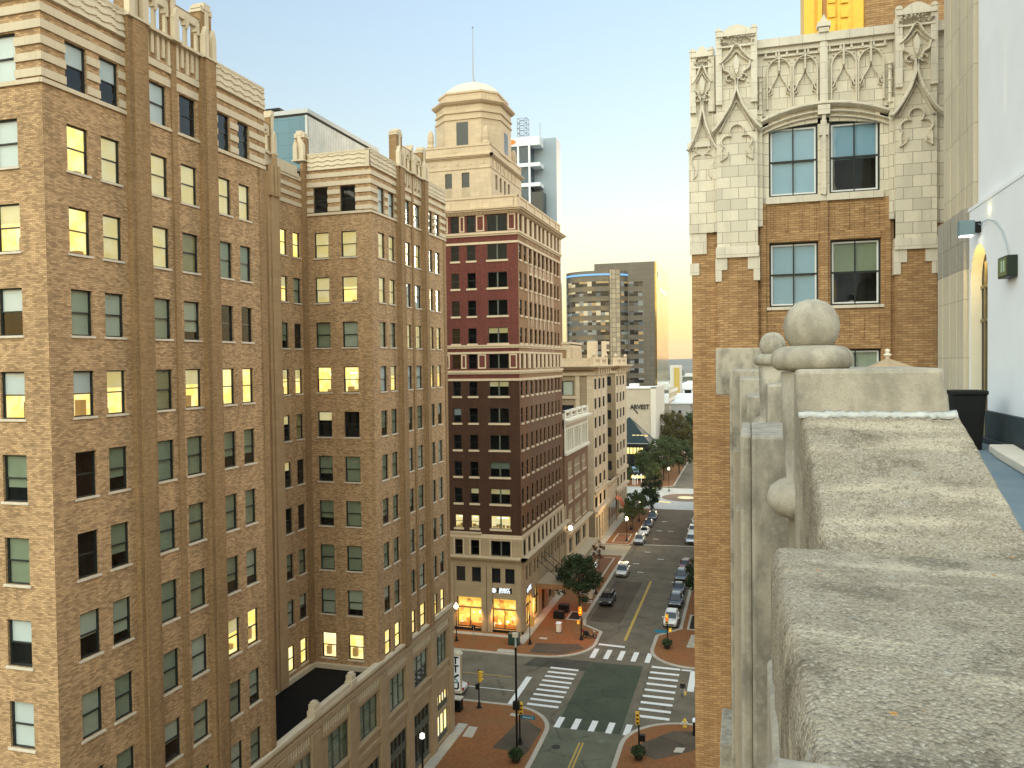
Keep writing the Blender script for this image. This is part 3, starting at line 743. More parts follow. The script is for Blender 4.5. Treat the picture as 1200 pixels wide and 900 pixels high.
p=MB(); p.tube([(cx,cy,75.2),(cx,cy,79),(cx,cy,82.9)],.11,6,0,.05); p.lathe([(.02,-.15),(.14,0),(.02,.15)],(cx,cy,83),6); p.lathe([(.3,0),(.18,.4),(.1,.6)],(cx,cy,75.2),6); sub('flagpole',p,[M['metal_grey']])
p=MB(); p.box(XL+.1,-28.5,99.9,YE-.1,54.6,54.8); sub('roof',p,[M['roof_grey']])
p=MB(); p.fb(PS,112.9,114.0,56.7,58.6,.1,.9); p.fb(PS,114.4,115.4,56.7,58.2,.1,.9); p.fb(PS,108,108.8,56.7,58.0,.1,.8); sub('air_handler',p,[M['metal_grey']])
# entrance canopy
C=empty('entrance_canopy',(-27.9,110.2,4.7),label='pale stone entrance canopy with red glowing underside on the side of the red brick tower',cat='canopy')
m=MB(); m.box(0,4.4,-4.3,1.9,0,.3); m.build('canopy_roof',M['stone_brown'],C)
m=MB(); m.box(0,4.45,-4.36,-4.3,-.35,.32); m.box(4.4,4.46,-4.3,1.9,-.35,.32); m.build('fascia',M['brick_lit_side'],C)
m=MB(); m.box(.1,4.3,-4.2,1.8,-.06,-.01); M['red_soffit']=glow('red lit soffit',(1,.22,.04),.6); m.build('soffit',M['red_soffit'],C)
for y in (-3.6,-1.2,1.2):
    m=MB(); m.tube([(3.9,y,.3),(.0,y,3.4)],.05); m.build('tie_rod',M['metal_black'],C)
for y in (-3.2,-.2):
    m=MB(); m.box(2.2,3.6,y-.5,y+.5,-4.58,-3.6); m.build('planter_box',M['metal_black'],C)
# shop signs
def cookie_sign(loc,rot,label,simple=False):
    S=empty('shop_sign',loc,rot,label,'sign')
    m=MB(); F=Fr('-Y',0); m.fpoly(F,[(-1.05+.36*math.cos(i*PI/10),.36*math.sin(i*PI/10)) for i in range(20)],-.1,.06); m.fb(F,-.62,1.35,-.34,.34,-.1,0); m.build('sign_back',M['metal_black'],S)
    m=MB(); m.fpoly(F,[(-1.05+.33*math.cos(i*PI/10),.33*math.sin(i*PI/10)) for i in range(20)],.062,.075); m.build('sign_disc',M['sign_lit'],S)
    m=MB(); m.fsweep(F,[(-1.05+.2*math.cos(i*PI/8),.2*math.sin(i*PI/8)) for i in range(16)],.035,.076,.082,closed=True); m.build('disc_ring',M['metal_grey'],S)
    for s,z in (("JIMMY",.165),("JOHN'S",-.165)): text_obj('lettering',s,.44,M['sign_lit'],S,(.37,-.01,z),(PI/2,0,0),.01,font_scale=(1.22 if s[1]=='I' else 1.05,1,1),offset=.02)
    return S
M['sign_lit']=glow('lit sign letters',(.85,.92,1),.28)
cookie_sign((-30.75,99.4-.16,5.62),0,'lit white round logo and shop lettering facing the intersection above a yellow shop window')
l=bpy.data.lights.new('shop_light','AREA'); l.shape='RECTANGLE'; l.size=3.2; l.size_y=2.2; l.spread=RD(115); l.energy=120; l.color=(1,.50,.14)
for nm,lc,ro in (('shop_light',(-35.2,99.05,3.0),(RD(58),0,0)),('shop_light',(-30.5,99.05,3.0),(RD(58),0,0)),('shop_light',(-27.6,104.2,3.0),(RD(58),0,PI/2))):
    o=bpy.data.objects.new(nm,l); COL.objects.link(o); o.location=lc; o.rotation_euler=ro
cookie_sign((-27.88,102.2,5.35),PI/2,'lit white shop lettering around the corner on the street side of the tower')
# wall globe
W=empty('wall_lamp',(-27.1,124.6,8.9),label='bright round globe lamp on the street side between red tower and white colonnade building',cat='lamp')
M['globe']=glow('lamp globe',(1,.88,.60),3.2); M['globe_dim']=glow('pale lamp globe',(.95,.95,.88),.4)
m=MB(); m.lathe([(.02,-.38),(.26,-.28),(.38,0),(.26,.28),(.02,.38)],(0,0,0),10); m.build('globe',M['globe'],W,smooth=True,uv=False)
m=MB(); m.tube([(0,0,-.3),(-.2,0,-.8),(-.9,0,-.9)],.05); m.build('arm',M['metal_black'],W)

# ------------------------------------------------------------------ white colonnade building
B=empty('colonnade_building',(-28,134.5,0),label='low brown brick building with a white colonnade and balustrade along its top storey',cat='building'); bpy.context.view_layer.update()
FS=Fr('+X',-28.0); y0,y1=124.9,144.3
w=MB(); op=[]
for a,b in ((16.45,19.0),(12.5,15.15),(8.6,11.2)):
    for c,d in ((127.4,130.3),(132.4,137.0),(138.9,142.0)): op.append((c,d,a,b))
w.wall(FS,y0,y1,7.9,20.6,op,.25); w.wall(Fr('-Y',y0),-45,-28,0,26); w.wall(Fr('+Y',y1),-45,-28,0,26)
sub('brick_wall',w,[M['brick_brown']])
t=MB()
t.wall(FS,y0,y1,20.5,25.0,[],.2,d=-.9)
for z0,z1,d in ((20.25,20.65,.35),(20.65,20.8,.2),(24.35,25.3,.12),(25.3,25.5,.3),(25.5,25.7,.6),(25.7,25.9,.8)): t.fb(FS,y0,y1+d,z0,z1,-1,d)
for i in range(13):
    u=y0+.5+i*(y1-y0-1)/12
    w_=.34 if i%4 else .75
    t.fb(FS,u-w_/2,u+w_/2,20.8,24.35,-.3,.05 if i%4 else .15)
    t.fb(FS,u-w_/2-.1,u+w_/2+.1,24.05,24.35,-.3,.12)
for i in range(12):   # arches between the columns
    u=y0+.5+i*(y1-y0-1)/12; v=u+(y1-y0-1)/12; c=(u+v)/2; r=(v-u)/2-.15
    t.fsweep(FS,[(c+r*math.cos(a*PI/8),23.2+r*1.1*math.sin(a*PI/8)) for a in range(9)],.22,-.4,0)
t.fb(FS,y0,y1,25.9,26.15,-.5,.15); t.fb(FS,y0,y1,27.1,27.35,-.5,.15)
for i in range(5): u=y0+.4+i*(y1-y0-.8)/4; t.fb(FS,u-.4,u+.4,26.1,27.35,-.5,.2)
for i in range(4):
    a=y0+.9+i*(y1-y0-.8)/4; b=a+3.6
    t.fb(FS,a,b,26.3,26.45,-.3,.05); t.fb(FS,a,b,26.95,27.1,-.3,.05)
sub('colonnade',t,[plain('white terracotta',(.70,.66,.56),.55,var=.1)])
t=MB(); t.fb(FS,y0+.3,y1-.3,20.8,24.4,-.88,-.8)
for i in range(4): a=y0+.9+i*(y1-y0-.8)/4; t.fb(FS,a,a+3.6,26.2,27.1,-.45,-.35)
for i in range(24): u=y0+.5+i*(y1-y0-1)/24; t.fb(FS,u,u+.25,24.6,25.1,.1,.15)
sub('brown_panel',t,[M['brick_dark']])
t=MB()
for c,d,a,b in op:
    n=3 if d-c<4 else 4
    t.fb(FS,c-.2,d+.2,a-.3,a-.02,-.1,.15)
    for j in range(n+1): u=c+(d-c)*j/n; t.fb(FS,u-.09,u+.09,a,b,-.2,-.02)
    t.fb(FS,c,d,a+(b-a)*.45,a+(b-a)*.52,-.2,-.05)
for z0,z1,d in ((7.2,7.5,.35),(7.5,7.75,.75),(7.75,7.95,.95)): t.fb(FS,y0+1.0,y1+.2,z0,z1,-.1,d)
sub('window_trim',t,[M['stone_cream']])
t=MB()
for c,d,a,b in op: t.fb(FS,c,d,a,b,-.24,-.18)
sub('window_glass',t,[M['dark_glass']])
t=MB(); sh=[(127.6,130.2,3.9,6.4),(132.5,136.8,3.9,6.4),(138.8,141.5,3.9,6.4)]; t.wall(FS,y0,y1,0,7.3,sh+[(127,142.5,.1,2.8)],.4,d=.05)
sub('shop_wall',t,[M['stone_cream']])
t=MB()
for a,b,c,d in sh: t.fb(FS,a,b,c,d,-.4,-.2); t.fb(FS,(a+b)/2-.05,(a+b)/2+.05,c,d,-.2,-.1)
t.fb(FS,127,142.5,.1,2.8,-.5,-.35); sub('shop_glass',t,[M['dark_glass']])
t=MB(); t.box(-28,-25.6,127,143,3.3,3.5); t.box(-25.65,-25.55,126.9,143.1,3.2,3.75); t.box(-28,-25.6,126.9,127,3.2,3.75); sub('flat_canopy',t,[M['stone_buff']])
t=MB(); t.box(-44.9,-28.6,y0,y1,25.3,25.5); sub('roof',t,[M['roof_grey']])

# ------------------------------------------------------------------ cream office building with two bays
B=empty('cream_building',(-28,171,0),label='cream stone office building with two tall bays of paired windows and white balustrades',cat='building'); bpy.context.view_layer.update()
FS=Fr('+X',-28.0); FFr=Fr('-Y',150.4); FC2=Fr('+X',-33.5)
rz=[29.9,26.15,22.45,18.6,14.9,11.2,7.2]
wall=MB(); st=MB(); cw=[]
class Panes:
    def fb(s,*a): q=MB(); q.fb(*a); sub('dark_window',q,[M['dark_glass']])
gl=Panes()
for y0,y1,c3 in ((150.4,165.6,((151.2,153.8),(155.9,158.4),(160.6,163.0))),(177.0,193.0,((178.4,180.7),(183.2,185.5),(187.7,190.3)))):
    op=[]
    for z in rz:
        for a,b in c3: op.append((a,b,z,z+2.05))
    st.wall(FS,y0,y1,6.6,34.0,op,.12)
    for q in op: cw.append((FS,(q[0]+q[1])/2,q[2],q[1]-q[0],2.05,'D','double'))
    for u in (y0+.35,(c3[0][1]+c3[1][0])/2,(c3[1][1]+c3[2][0])/2,y1-.35): st.fb(FS,u-.42,u+.42,10.6,32.6,0,.07)
    for z in (10.0,10.35): st.fb(FS,y0,y1+.3,z,z+.2,0,.4)
    for z0,z1,d in ((32.6,33.2,.35),(33.7,34.0,.6),(34.0,34.25,1.2),(34.25,34.45,1.6)): st.box(-38,-28+d,y0-d,y1+d,z0,z1)
    for i in range(6): u=y0+1+i*(y1-y0-2)/5; st.fb(FS,u-.3,u+.3,32.9,34.0,0,1.0)
    for u in (y0+.7,(y0+y1)/2,y1-.7): st.fb(FS,u-1.1,u+1.1,34.45,36.1,-.5,.2)
    st.fb(FS,y0,y1,34.45,34.9,-.4,.1); st.fb(FS,y0,y1,35.6,35.9,-.4,.1)
    for i in range(20): u=y0+.5+i*(y1-y0-1)/19; st.fb(FS,u-.12,u+.12,34.9,35.6,-.3,0)
    for u in (y0+.7,y1-.7): st.lathe([(.2,0),(.45,.35),(.2,.75),(.05,.9)],(-28,u,36.1),8)
    og=[]
    for i in range(5): a=y0+.9+i*2.9; og+=[(a,a+1.9,.5,5.4)]
    st.wall(FS,y0,y1,0,6.6,og,.5,d=.1); st.fb(FS,y0,y1,6.4,6.8,0,.6)
    for q in og: gl.fb(FS,q[0],q[1],q[2],q[3],-.4,-.3)
    wall.wall(Fr('+Y',y1),-38,-28,0,34); wall.wall(Fr('-Y',y0),-38,-28,0,34,[(-36,-31.8,28.9,31.6),(-36,-31.8,24.7,27.0),(-36,-31.8,20.7,23.0)] if y0<151 else [],.3)
for z in (28.9,24.7,20.7):
    for u in (-35.0,-32.85): gl.fb(FFr,u-1.0,u+1.0,z,z+2.6 if z>28 else z+2.2,-.3,-.2) if z<28 else None
st.fb(FFr,-37.4,-31,28.2,28.7,0,.25); st.fb(FFr,-37.2,-36.4,26,32.6,0,.2); st.fb(FFr,-31.4,-30.6,26,32.6,0,.2); st.fb(FFr,-29.2,-28,7,32.6,0,.2); st.fb(FFr,-38,-37.3,7,32.6,0,.2)
st.fb(FFr,-38,-28,34.45,35.9,-.4,0)
wall.wall(FC2,165.6,177,9,34); wall.wall(Fr('-X',-38),150.4,193,0,34)
for z in rz: gl.fb(FC2,167,168.6,z,z+2,-.1,.02); gl.fb(FC2,173.5,175,z,z+2,-.1,.02); gl.fb(Fr('-Y',177),-30.2,-29,z,z+2,-.1,.02)
st.fb(FS,165.6,177,0,8.2,-.4,-.1); st.fb(FS,165.6,177,9.5,9.8,-.3,.1); st.fb(FS,165.6,177,8.2,8.5,-.3,.1)
for i in range(12): u=166.2+i*.9; st.fb(FS,u-.15,u+.15,8.5,9.5,-.2,0)
for i in range(3): a=166.6+i*3.5; gl.fb(FS,a,a+2.4,.4,5,-.2,-.08)
sub('brown_wall',wall,[M['stone_brown']]); sub('stone_front',st,[M['stone_cream']])
for it in cw: place_window(B,*it[:5],it[5],'none',recess=.05,sill=True,glass='glass_dull')
bl=MB()
for u in (-35.0,-32.85): bl.fb(FFr,u-1.0,u+1.0,28.95,31.55,-.25,-.15)
sub('shaded_window',bl,[M['blind_grey']])
bf=MB()
for u in (-35.95,-33.92,-31.85): bf.fb(FFr,u-.12,u+.12,28.9,31.6,-.2,-.05)
bf.fb(FFr,-36,-31.8,31.5,31.7,-.2,-.02); bf.fb(FFr,-36,-31.8,28.8,28.95,-.2,-.02); sub('window_frame',bf,[M['frame']])
p=MB(); PF=Fr('-Y',154); p.wall(PF,-40,-33.0,34,39.0,[(-37.6,-36.4,35.6,37.6),(-35.1,-33.9,35.6,37.6)],.2); p.wall(Fr('+X',-33.0),154,164,34,39.0); p.fb(PF,-40.1,-32.9,38.7,39.1,0,.15); p.fb(Fr('+X',-33),153.9,164,38.7,39.1,0,.15)
for i in range(7): p.fb(Fr('+X',-33),154.5+i*1.35,155.2+i*1.35,34,38,.0,.25)
p.box(-40,-33,154.1,164,38.5,38.7)
sub('roof_house',p,[M['stone_cream']])
for q in ((-36,-34,186,189),(-32.6,-31.6,186,187)): p=MB(); p.box(*q,34.1,40); sub('chimney',p,[M['stone_cream']])
p=MB(); p.fb(PF,-37.6,-36.4,35.6,37.6,-.2,-.12); p.fb(PF,-35.1,-33.9,35.6,37.6,-.2,-.12); p.fb(PF,-38.4,-33.5,34.3,35.1,0,.03); sub('roof_house_window',p,[M['brick_dark']])
p=MB(); p.box(-38,-28.4,150.5,165.5,33.8,34.1); p.box(-38,-33.6,165.5,177,33.5,33.8); p.box(-38,-28.4,177,192.9,33.8,34.1); sub('roof',p,[M['roof_grey']])
p=MB(); p.loft([[(-27.9,174,5.6),(-27.9,178,5.6)],[(-27.0,174,5.0),(-27.0,178,5.0)],[(-26.3,174,3.4),(-26.3,178,3.4)]],closed=False); sub('orange_awning',p,[plain('orange canvas',(.55,.12,.03),.8)])
# ------------------------------------------------------------------ buildings behind
B=empty('metal_building',(-60,95,0),label='big blue glass and ribbed pale metal building rising behind the tan brick wings',cat='building'); bpy.context.view_layer.update()
m=MB(); m.box(-75,-50.3,86.3,105,0,65.2); sub('core',m,[M['roof_grey']])
t=NT('blue curtain wall'); uv=t.uvv(); b=t.node('ShaderNodeTexBrick',Color1=(.07,.17,.23),Color2=(.085,.20,.27),Mortar=(.05,.12,.17),Scale=1.0); b.offset=0; b.inputs['Brick Width'].default_value=1.5; b.inputs['Row Height'].default_value=1.5; b.inputs['Mortar Size'].default_value=.03; t.t.links.new(uv,b.inputs['Vector']); t.bsdf(b.outputs['Color'],.25,0,None,.5); M['blue_wall']=t.m
m=MB(); m.fb(Fr('-Y',86.3),-75,-50.05,0,64.8,0,.3); sub('glass_wall',m,[M['blue_wall']])
m=MB(); FM=Fr('+X',-50.3); n=44; pts=[]
for i in range(n+1):
    u=86+19*i/n; pts.append([FM.p(u-.21,0,.1),FM.p(u-.12,0,.3),FM.p(u+.12,0,.3),FM.p(u+.21,0,.1)])
prof=[p for q in pts for p in q]
m.loft([prof,[(x,y,64.8) for x,y,z in prof]],closed=False)
sub('ribbed_wall',m,[plain('ribbed pale metal',(.62,.62,.60),.45,var=.22,scale=.6)])
m=MB(); m.box(-75.1,-49.9,85.9,105.2,65.1,65.6); sub('roof_edge',m,[plain('pale metal trim',(.50,.52,.52),.5)])
m=MB(); m.box(-62,-56,88,91,65.7,66.5); m.box(-60,-55,88,91,66.5,66.8); sub('roof_unit',m,[M['metal_black']])
# modern white tower
B=empty('white_tower',(-80,305,0),label='modern white and grey tower with dark glass floors, antenna lattice and a small orange emblem',cat='tower'); bpy.context.view_layer.update()
def W2(X,Z,k=1.5): return X*k, 35+(Z-35)*k
m=MB()
# grey shaft to the right, white gridded front on the left
m.box(-79.6,-70.4,306,313,0,122.0); sub('grey_shaft',m,[plain('cool grey cladding',(.30,.37,.43),.5,var=.06,scale=.2)])
m=MB(); m.box(-120.5,-116.5,306,322,0,131.5); m.box(-116.5,-112.8,306,322,0,119); sub('side_shaft',m,[plain('pale grey cladding',(.36,.41,.45),.5,var=.05,scale=.2)])
m=MB(); Fm=Fr('-Y',300); m.box(-110,-79.2,300.4,306,0,121.3)
sub('glass_core',m,[darkglass('blue black glass',(.03,.07,.10),.08,.6,(.02,.04,.06),.2)])
m=MB()
for u in (-88.0,-84.0,-79.6,-93,-98,-104): m.fb(Fm,u-.35,u+.35,0,121.5,-.4,.3)
for z,h in ((118.2,3.3),(110.2,1.4),(102.6,1.4),): m.fb(Fm,-110,-79.2,z,z+h,-.4,.25); m.box(-79.2,-75.5,299.9,306,z,z+h)
sub('white_grid',m,[M['white_paint']])
m=MB()
for i in range(24):
    z=92-i*4.6
    if z>0: m.fb(Fm,-110,-78.9,z,z+2.2,-.4,.1); m.box(-79.2,-77.2,300.3,306,z,z+2.2)
sub('spandrel_band',m,[plain('grey spandrel',(.42,.42,.40),.6)])
m=MB(); m.box(-79.2,-74.6,300.5,306,0,100.5); sub('corner_glass',m,[M['dark_glass']])
m=MB(); a,b_=-84.5,-80.7
for x in (a,b_):
    for y in (301,304): m.tube([(x,y,121.5),(x,y,129)],.12,4)
for i in range(4):
    z0=121.5+i*1.9
    m.tube([(a,301,z0),(b_,301,z0+1.9)],.08,4); m.tube([(b_,301,z0),(a,301,z0+1.9)],.08,4); m.tube([(a,301,z0+1.9),(b_,301,z0+1.9)],.09,4); m.tube([(a,304,z0+1.9),(b_,304,z0+1.9)],.09,4); m.tube([(b_,301,z0+1.9),(b_,304,z0+1.9)],.09,4)
sub('antenna_lattice',m,[M['metal_grey']])
m=MB(); m.tube([(-76.8,306,122),(-76.8,306,128)],.16,5); sub('aerial',m,[M['metal_grey']])
m=MB(); m.fpoly(Fm,[(-88,118.8),(-85.6,119.2),(-84.6,120),(-86,120.8),(-88,121)],.3,.5); sub('emblem',m,[glow('orange emblem',(1,.16,.02),.4)])
# curved glass office tower
B=empty('office_tower',(-50,303,0),label='dark glass office tower with a curved bay, blue light line and yellow edge',cat='tower'); bpy.context.view_layer.update()
t=NT('grey bronze curtain wall'); uv=t.uvv(); b=t.node('ShaderNodeTexBrick',Color1=(.098,.088,.074),Color2=(.12,.108,.092),Mortar=(.065,.058,.048),Scale=1.0); b.offset=0; b.inputs['Brick Width'].default_value=1.5; b.inputs['Row Height'].default_value=1.77; b.inputs['Mortar Size'].default_value=.05; t.t.links.new(uv,b.inputs['Vector']); t.bsdf(b.outputs['Color'],.22,0,None,.6); M['bronze']=t.m
m=MB(); m.box(-55,-32.6,300,345,0,71.9); sub('tower_block',m,[M['bronze']])
def cyl(a,z0,z1,d=0,n=28):
    a0,a1=a; out=[]
    for i in range(n+1):
        t_=a0+(a1-a0)*i/n; x=-54.1-(11.7+d)*math.cos(t_); y=301.5-(8+d)*math.sin(t_); out.append((x,y))
    return out
m=MB(); arc=cyl((0,PI),0,0); m.prism([(x,y) for x,y in arc],0,68.7); m.box(-65.7,-55,301.5,330,0,68.7); sub('curved_bay',m,[darkglass('golden brown bay glass',(.15,.12,.075),.18,.6,(.11,.10,.085),.25)])
m=MB(); 
def band(mb,a0,a1,z0,z1,d=.12,n=14):
    pts=cyl((a0,a1),0,0,d,n); mb.loft([[(x,y,z0) for x,y in pts],[(x,y,z1) for x,y in pts]],closed=False)
t=NT('office window ribbon'); s3=t.n.new('ShaderNodeSeparateXYZ'); t.t.links.new(t.pos(),s3.inputs[0]); cb_=t.n.new('ShaderNodeCombineXYZ'); t.t.links.new(t.math('FLOOR',t.math('MULTIPLY',s3.outputs[0],.62)),cb_.inputs[0]); t.t.links.new(t.math('FLOOR',t.math('MULTIPLY',s3.outputs[2],1/3.56)),cb_.inputs[1]); v=t.n.new('ShaderNodeTexWhiteNoise'); v.noise_dimensions='2D'; t.t.links.new(cb_.outputs[0],v.inputs['Vector'])
sep=t.n.new('ShaderNodeSeparateColor'); t.t.links.new(v.outputs['Color'],sep.inputs[0])
cr=t.n.new('ShaderNodeValToRGB'); cr.color_ramp.interpolation='CONSTANT'; e=cr.color_ramp.elements; e[0].color=(.012,.012,.013,1); e[1].position=.30; e[1].color=(.20,.22,.23,1)
for p_,q in ((.48,(.08,.10,.12,1)),(.66,(.34,.24,.12,1)),(.76,(.055,.045,.036,1)),(.92,(.48,.42,.30,1))): x=e.new(p_); x.color=q
t.t.links.new(sep.outputs[0],cr.inputs[0]); 
em=t.math('MULTIPLY',t.math('GREATER_THAN',sep.outputs[0],.66),.05)
bs=t.node('ShaderNodeBsdfPrincipled',Roughness=.15); t.t.links.new(cr.outputs[0],bs.inputs['Base Color']); t.t.links.new(cr.outputs[0],bs.inputs['Emission Color']); t.t.links.new(em,bs.inputs['Emission Strength']); t.t.links.new(bs.outputs[0],t.out.inputs[0]); M['ribbon']=t.m
FO=Fr('-Y',300)
for i in range(17):
    z=63.0-i*3.56
    r=MB(); band(r,.30,2.05,z,z+1.75); band(r,2.5,PI-.02,z,z+1.75); r.fb(FO,-42.1,-36.9,z,z+1.75,.0,.08)
    if z>0: sub('window_ribbon',r,[M['ribbon']])
m=MB(); band(m,2.08,2.46,20,69.0,.35,6); sub('pale_fin',m,[blocks('pale gridded fin',(.40,.33,.23),(.12,.10,.08),1.4,1.77,.10,tint=.25,offs=0)])
m=MB(); band(m,.1,.36,0,68.8,.3,5); sub('glass_fin',m,[plain('pale glass fin',(.42,.46,.48),.15,var=.05)])
m=MB(); band(m,.02,PI-.02,66.9,67.6,.3,24); sub('light_line',m,[glow('blue light line',(.22,.48,.85),.22)])
t=NT('sunset tinted mirror glass'); uv=t.uvv(); b=t.node('ShaderNodeTexBrick',Color1=(.50,.38,.12),Color2=(.62,.48,.18),Mortar=(.45,.38,.25),Scale=1.0); b.offset=0; b.inputs['Brick Width'].default_value=5; b.inputs['Row Height'].default_value=3.56; b.inputs['Mortar Size'].default_value=.25; t.t.links.new(uv,b.inputs['Vector']); t.bsdf(b.outputs['Color'],.10,1.0,None,.5);  # yellow of the reflected sunset put into the mirror colour
m=MB(); m.fb(Fr('+X',-32.6),300,345,0,71.9,0,.6); sub('mirror_side',m,[t.m])
FE=Fr('+X',-32.0)
m=MB(); m.fb(FE,309,340,61.5,63.5,0,.1); sub('louvre',m,[plain('dark gold louvre',(.25,.19,.08),.5)])
m=MB(); m.fsweep(FE,[(306+3*math.cos(a*PI/8)+1,68+1.7*math.sin(a*PI/8)) for a in range(3,16)],.5,0,.15); m.fb(FE,310.5,311.3,66,69,0,.15); m.fb(FE,312,314,66,66.6,0,.15); sub('emblem',m,[M['metal_grey']])
# bank block with lettering
B=empty('bank_building',(-33,262,0),label='blank buff concrete bank block with dark ARVEST lettering high on its wall',cat='building'); bpy.context.view_layer.update()
m=MB(); m.box(-40,-29.6,258,285,0,26.6); sub('wall',m,[plain('buff concrete',(.44,.38,.30),.85,var=.12,scale=.5)])
m=MB(); m.box(-29.6,-28.0,257.6,285,0,27.0); sub('fin_wall',m,[plain('light concrete',(.60,.56,.50),.85,var=.06)])
m=MB(); m.box(-40.2,-28.0,257.6,258.3,26.6,27.3); m.box(-36.5,-33.8,259,263,27.3,28.1); sub('coping',m,[M['white_paint']])
for d,mt in ((0,M['ink']),):
    o=text_obj('lettering','ARVEST',2.05,mt,B,(-33.1+33,258-.2-262,20.7),(PI/2,0,0),.12,font_scale=(.86,1,1),offset=.03)
    m=MB(); FA=Fr('-Y',257.85); m.fsweep(FA,[(-34.9,19.9),(-34.2,19.3),(-33.8,18.6)],.35,0,.15); sub('letter_tail',m,[mt])
B=empty('glass_pavilion',(-34,240,0),label='low dark glass pavilion with a steep pyramid roof and warm lit clerestory',cat='building'); bpy.context.view_layer.update()
m=MB(); m.box(-41,-28.1,238,250,0,11.2); sub('glass_wall',m,[M['dark_glass']])
m=MB(); m.loft([[(-41.5,237.5,11.2),(-27.7,237.5,11.2),(-27.7,250.5,11.2),(-41.5,250.5,11.2)],[(-34.6,243.9,18.4),(-34.4,243.9,18.4),(-34.4,244.1,18.4),(-34.6,244.1,18.4)]]); sub('pyramid_roof',m,[darkglass('teal slate glass',(.012,.024,.028),.6,.2)])
m=MB(); m.box(-41.6,-27.6,237.4,250.6,10.95,11.22); sub('eave',m,[M['metal_grey']])
m=MB(); FG=Fr('-Y',238)
for i in range(5): m.fb(FG,-34.5+i*1.0,-33.75+i*1.0,8.0,9.8,0,.1)
sub('lit_window',m,[M['room_lit']])
m=MB(); Ff=Fr('-Y',237.4)
for i in range(4): m.box(-33.0+i*1.2,-32.1+i*1.2,239.3,239.6,13.0,13.5)
sub('skylight',m,[M['blind_lit']])
m=MB(); m.fb(FG,-33.2,-31,2.6,4.2,0,.1); sub('blue_screen',m,[glow('bluish screen',(.35,.55,.75),.25)])
m=MB(); m.fb(FG,-35,-29,.8,1.6,0,.1); sub('lit_base',m,[M['room_lit']])
# beyond: office slab, grey building, yellow striped tower
B=empty('striped_tower',(-42,505,0),label='slim pale tower with one mustard yellow face far down the street',cat='tower'); bpy.context.view_layer.update()
m=MB(); m.box(-45.6,-43.4,500,520,0,32.8); m.box(-43.4,-39.9,500.3,520,0,32.8); sub('pale_wall',m,[plain('pale concrete far',(.62,.60,.56),.85)])
m=MB(); m.box(-43.2,-39.85,499.9,500.3,0,31.4); sub('yellow_face',m,[plain('mustard panel',(.52,.38,.10),.8,var=.05)])
B=empty('grey_block',(-30,385,0),label='plain grey block with four small dark windows behind the street trees',cat='building'); bpy.context.view_layer.update()
m=MB(); m.box(-34.8,-25.6,380,400,0,15.4); sub('wall',m,[plain('cool grey render',(.40,.41,.42),.85,var=.05)])
m=MB(); m.box(-37,-22,379.6,420,15.4,16.0); m.box(-37,-20,400,440,0,18.0); sub('roof',m,[M['white_paint']])
m=MB(); FG=Fr('-Y',380)
for x in (-34.0,-30.9):
    for z in (10.9,7.6): m.fb(FG,x,x+1.3,z,z+1.5,.0,.1)
sub('dark_window',m,[M['dark_glass']])
B=empty('striped_office',(-38,345,0),label='long low office with tan stripes and white ledges behind the bank block',cat='building'); bpy.context.view_layer.update()
m=MB(); m.box(-48,-34.8,330,420,0,22); sub('wall',m,[plain('tan panel',(.40,.33,.22),.85)])
m=MB()
for i in range(6): m.box(-48,-34.4,329.7,420,2+i*3.7,3.4+i*3.7)
sub('ledge',m,[M['sill']])
B=empty('parking_deck',(-30,560,0),label='long white parking deck with open bays far behind the yellow faced tower',cat='building'); bpy.context.view_layer.update()
m=MB(); m.box(-42,0,540,600,16.5,20.5); m.box(-42,0,540,600,9,11)
for i in range(8): m.box(-41+i*5.5,-40+i*5.5,540,541,0,17)
sub('deck',m,[M['white_paint']]); m=MB(); m.box(-41.5,-.5,545,600,0,16); sub('deck_interior',m,[M['room_dark']])
# the town beyond as one mass
rng=random.Random(3); m=MB()
for i in range(260):
    y=rng.uniform(620,3200); x=rng.uniform(-1.0,.35)*y*.5-20; w=rng.uniform(8,40); d=rng.uniform(8,30); h=rng.choice((4,5,6,8,10,14))*rng.uniform(.8,1.3)
    m.box(x,x+w,y,y+d,0,h,rng.randrange(4))
o=m.build('distant_rooftops',[plain('far white',(.66,.66,.66),.8),plain('far grey',(.40,.42,.44),.8),plain('far tan',(.46,.40,.32),.8),plain('far green',(.07,.09,.05),.9)]); tag(o,'hazy mass of low rooftops filling the flat land below the hills','rooftops',kind='stuff')
# hills
m=MB(); n=160
def hz(t): return 52+26*mnoise.noise((t*7,3,0))+14*mnoise.noise((t*23,1,0))
ra=[];rb=[];rc=[]
for i in range(n+1):
    a=-1.35+2.7*i/n; R_=6800
    ra.append((math.sin(a)*R_*.9,math.cos(a)*R_*.9,0)); rb.append((math.sin(a)*R_,math.cos(a)*R_,hz(a))); rc.append((math.sin(a)*R_*1.15,math.cos(a)*R_*1.15,hz(a+3)*1.05))
m.loft([ra,rb,rc],closed=False)
structure(m.build('hills',[plain('wooded hills',(.05,.065,.05),.95,scale=.004)],smooth=True))
m=MB(); m.face([(-9000,-3000,-.35),(9000,-3000,-.35),(9000,9000,-.35),(-9000,9000,-.35)])
structure(m.build('ground',[plain('town ground',(.10,.10,.08),.95,var=.4,scale=.012)]))

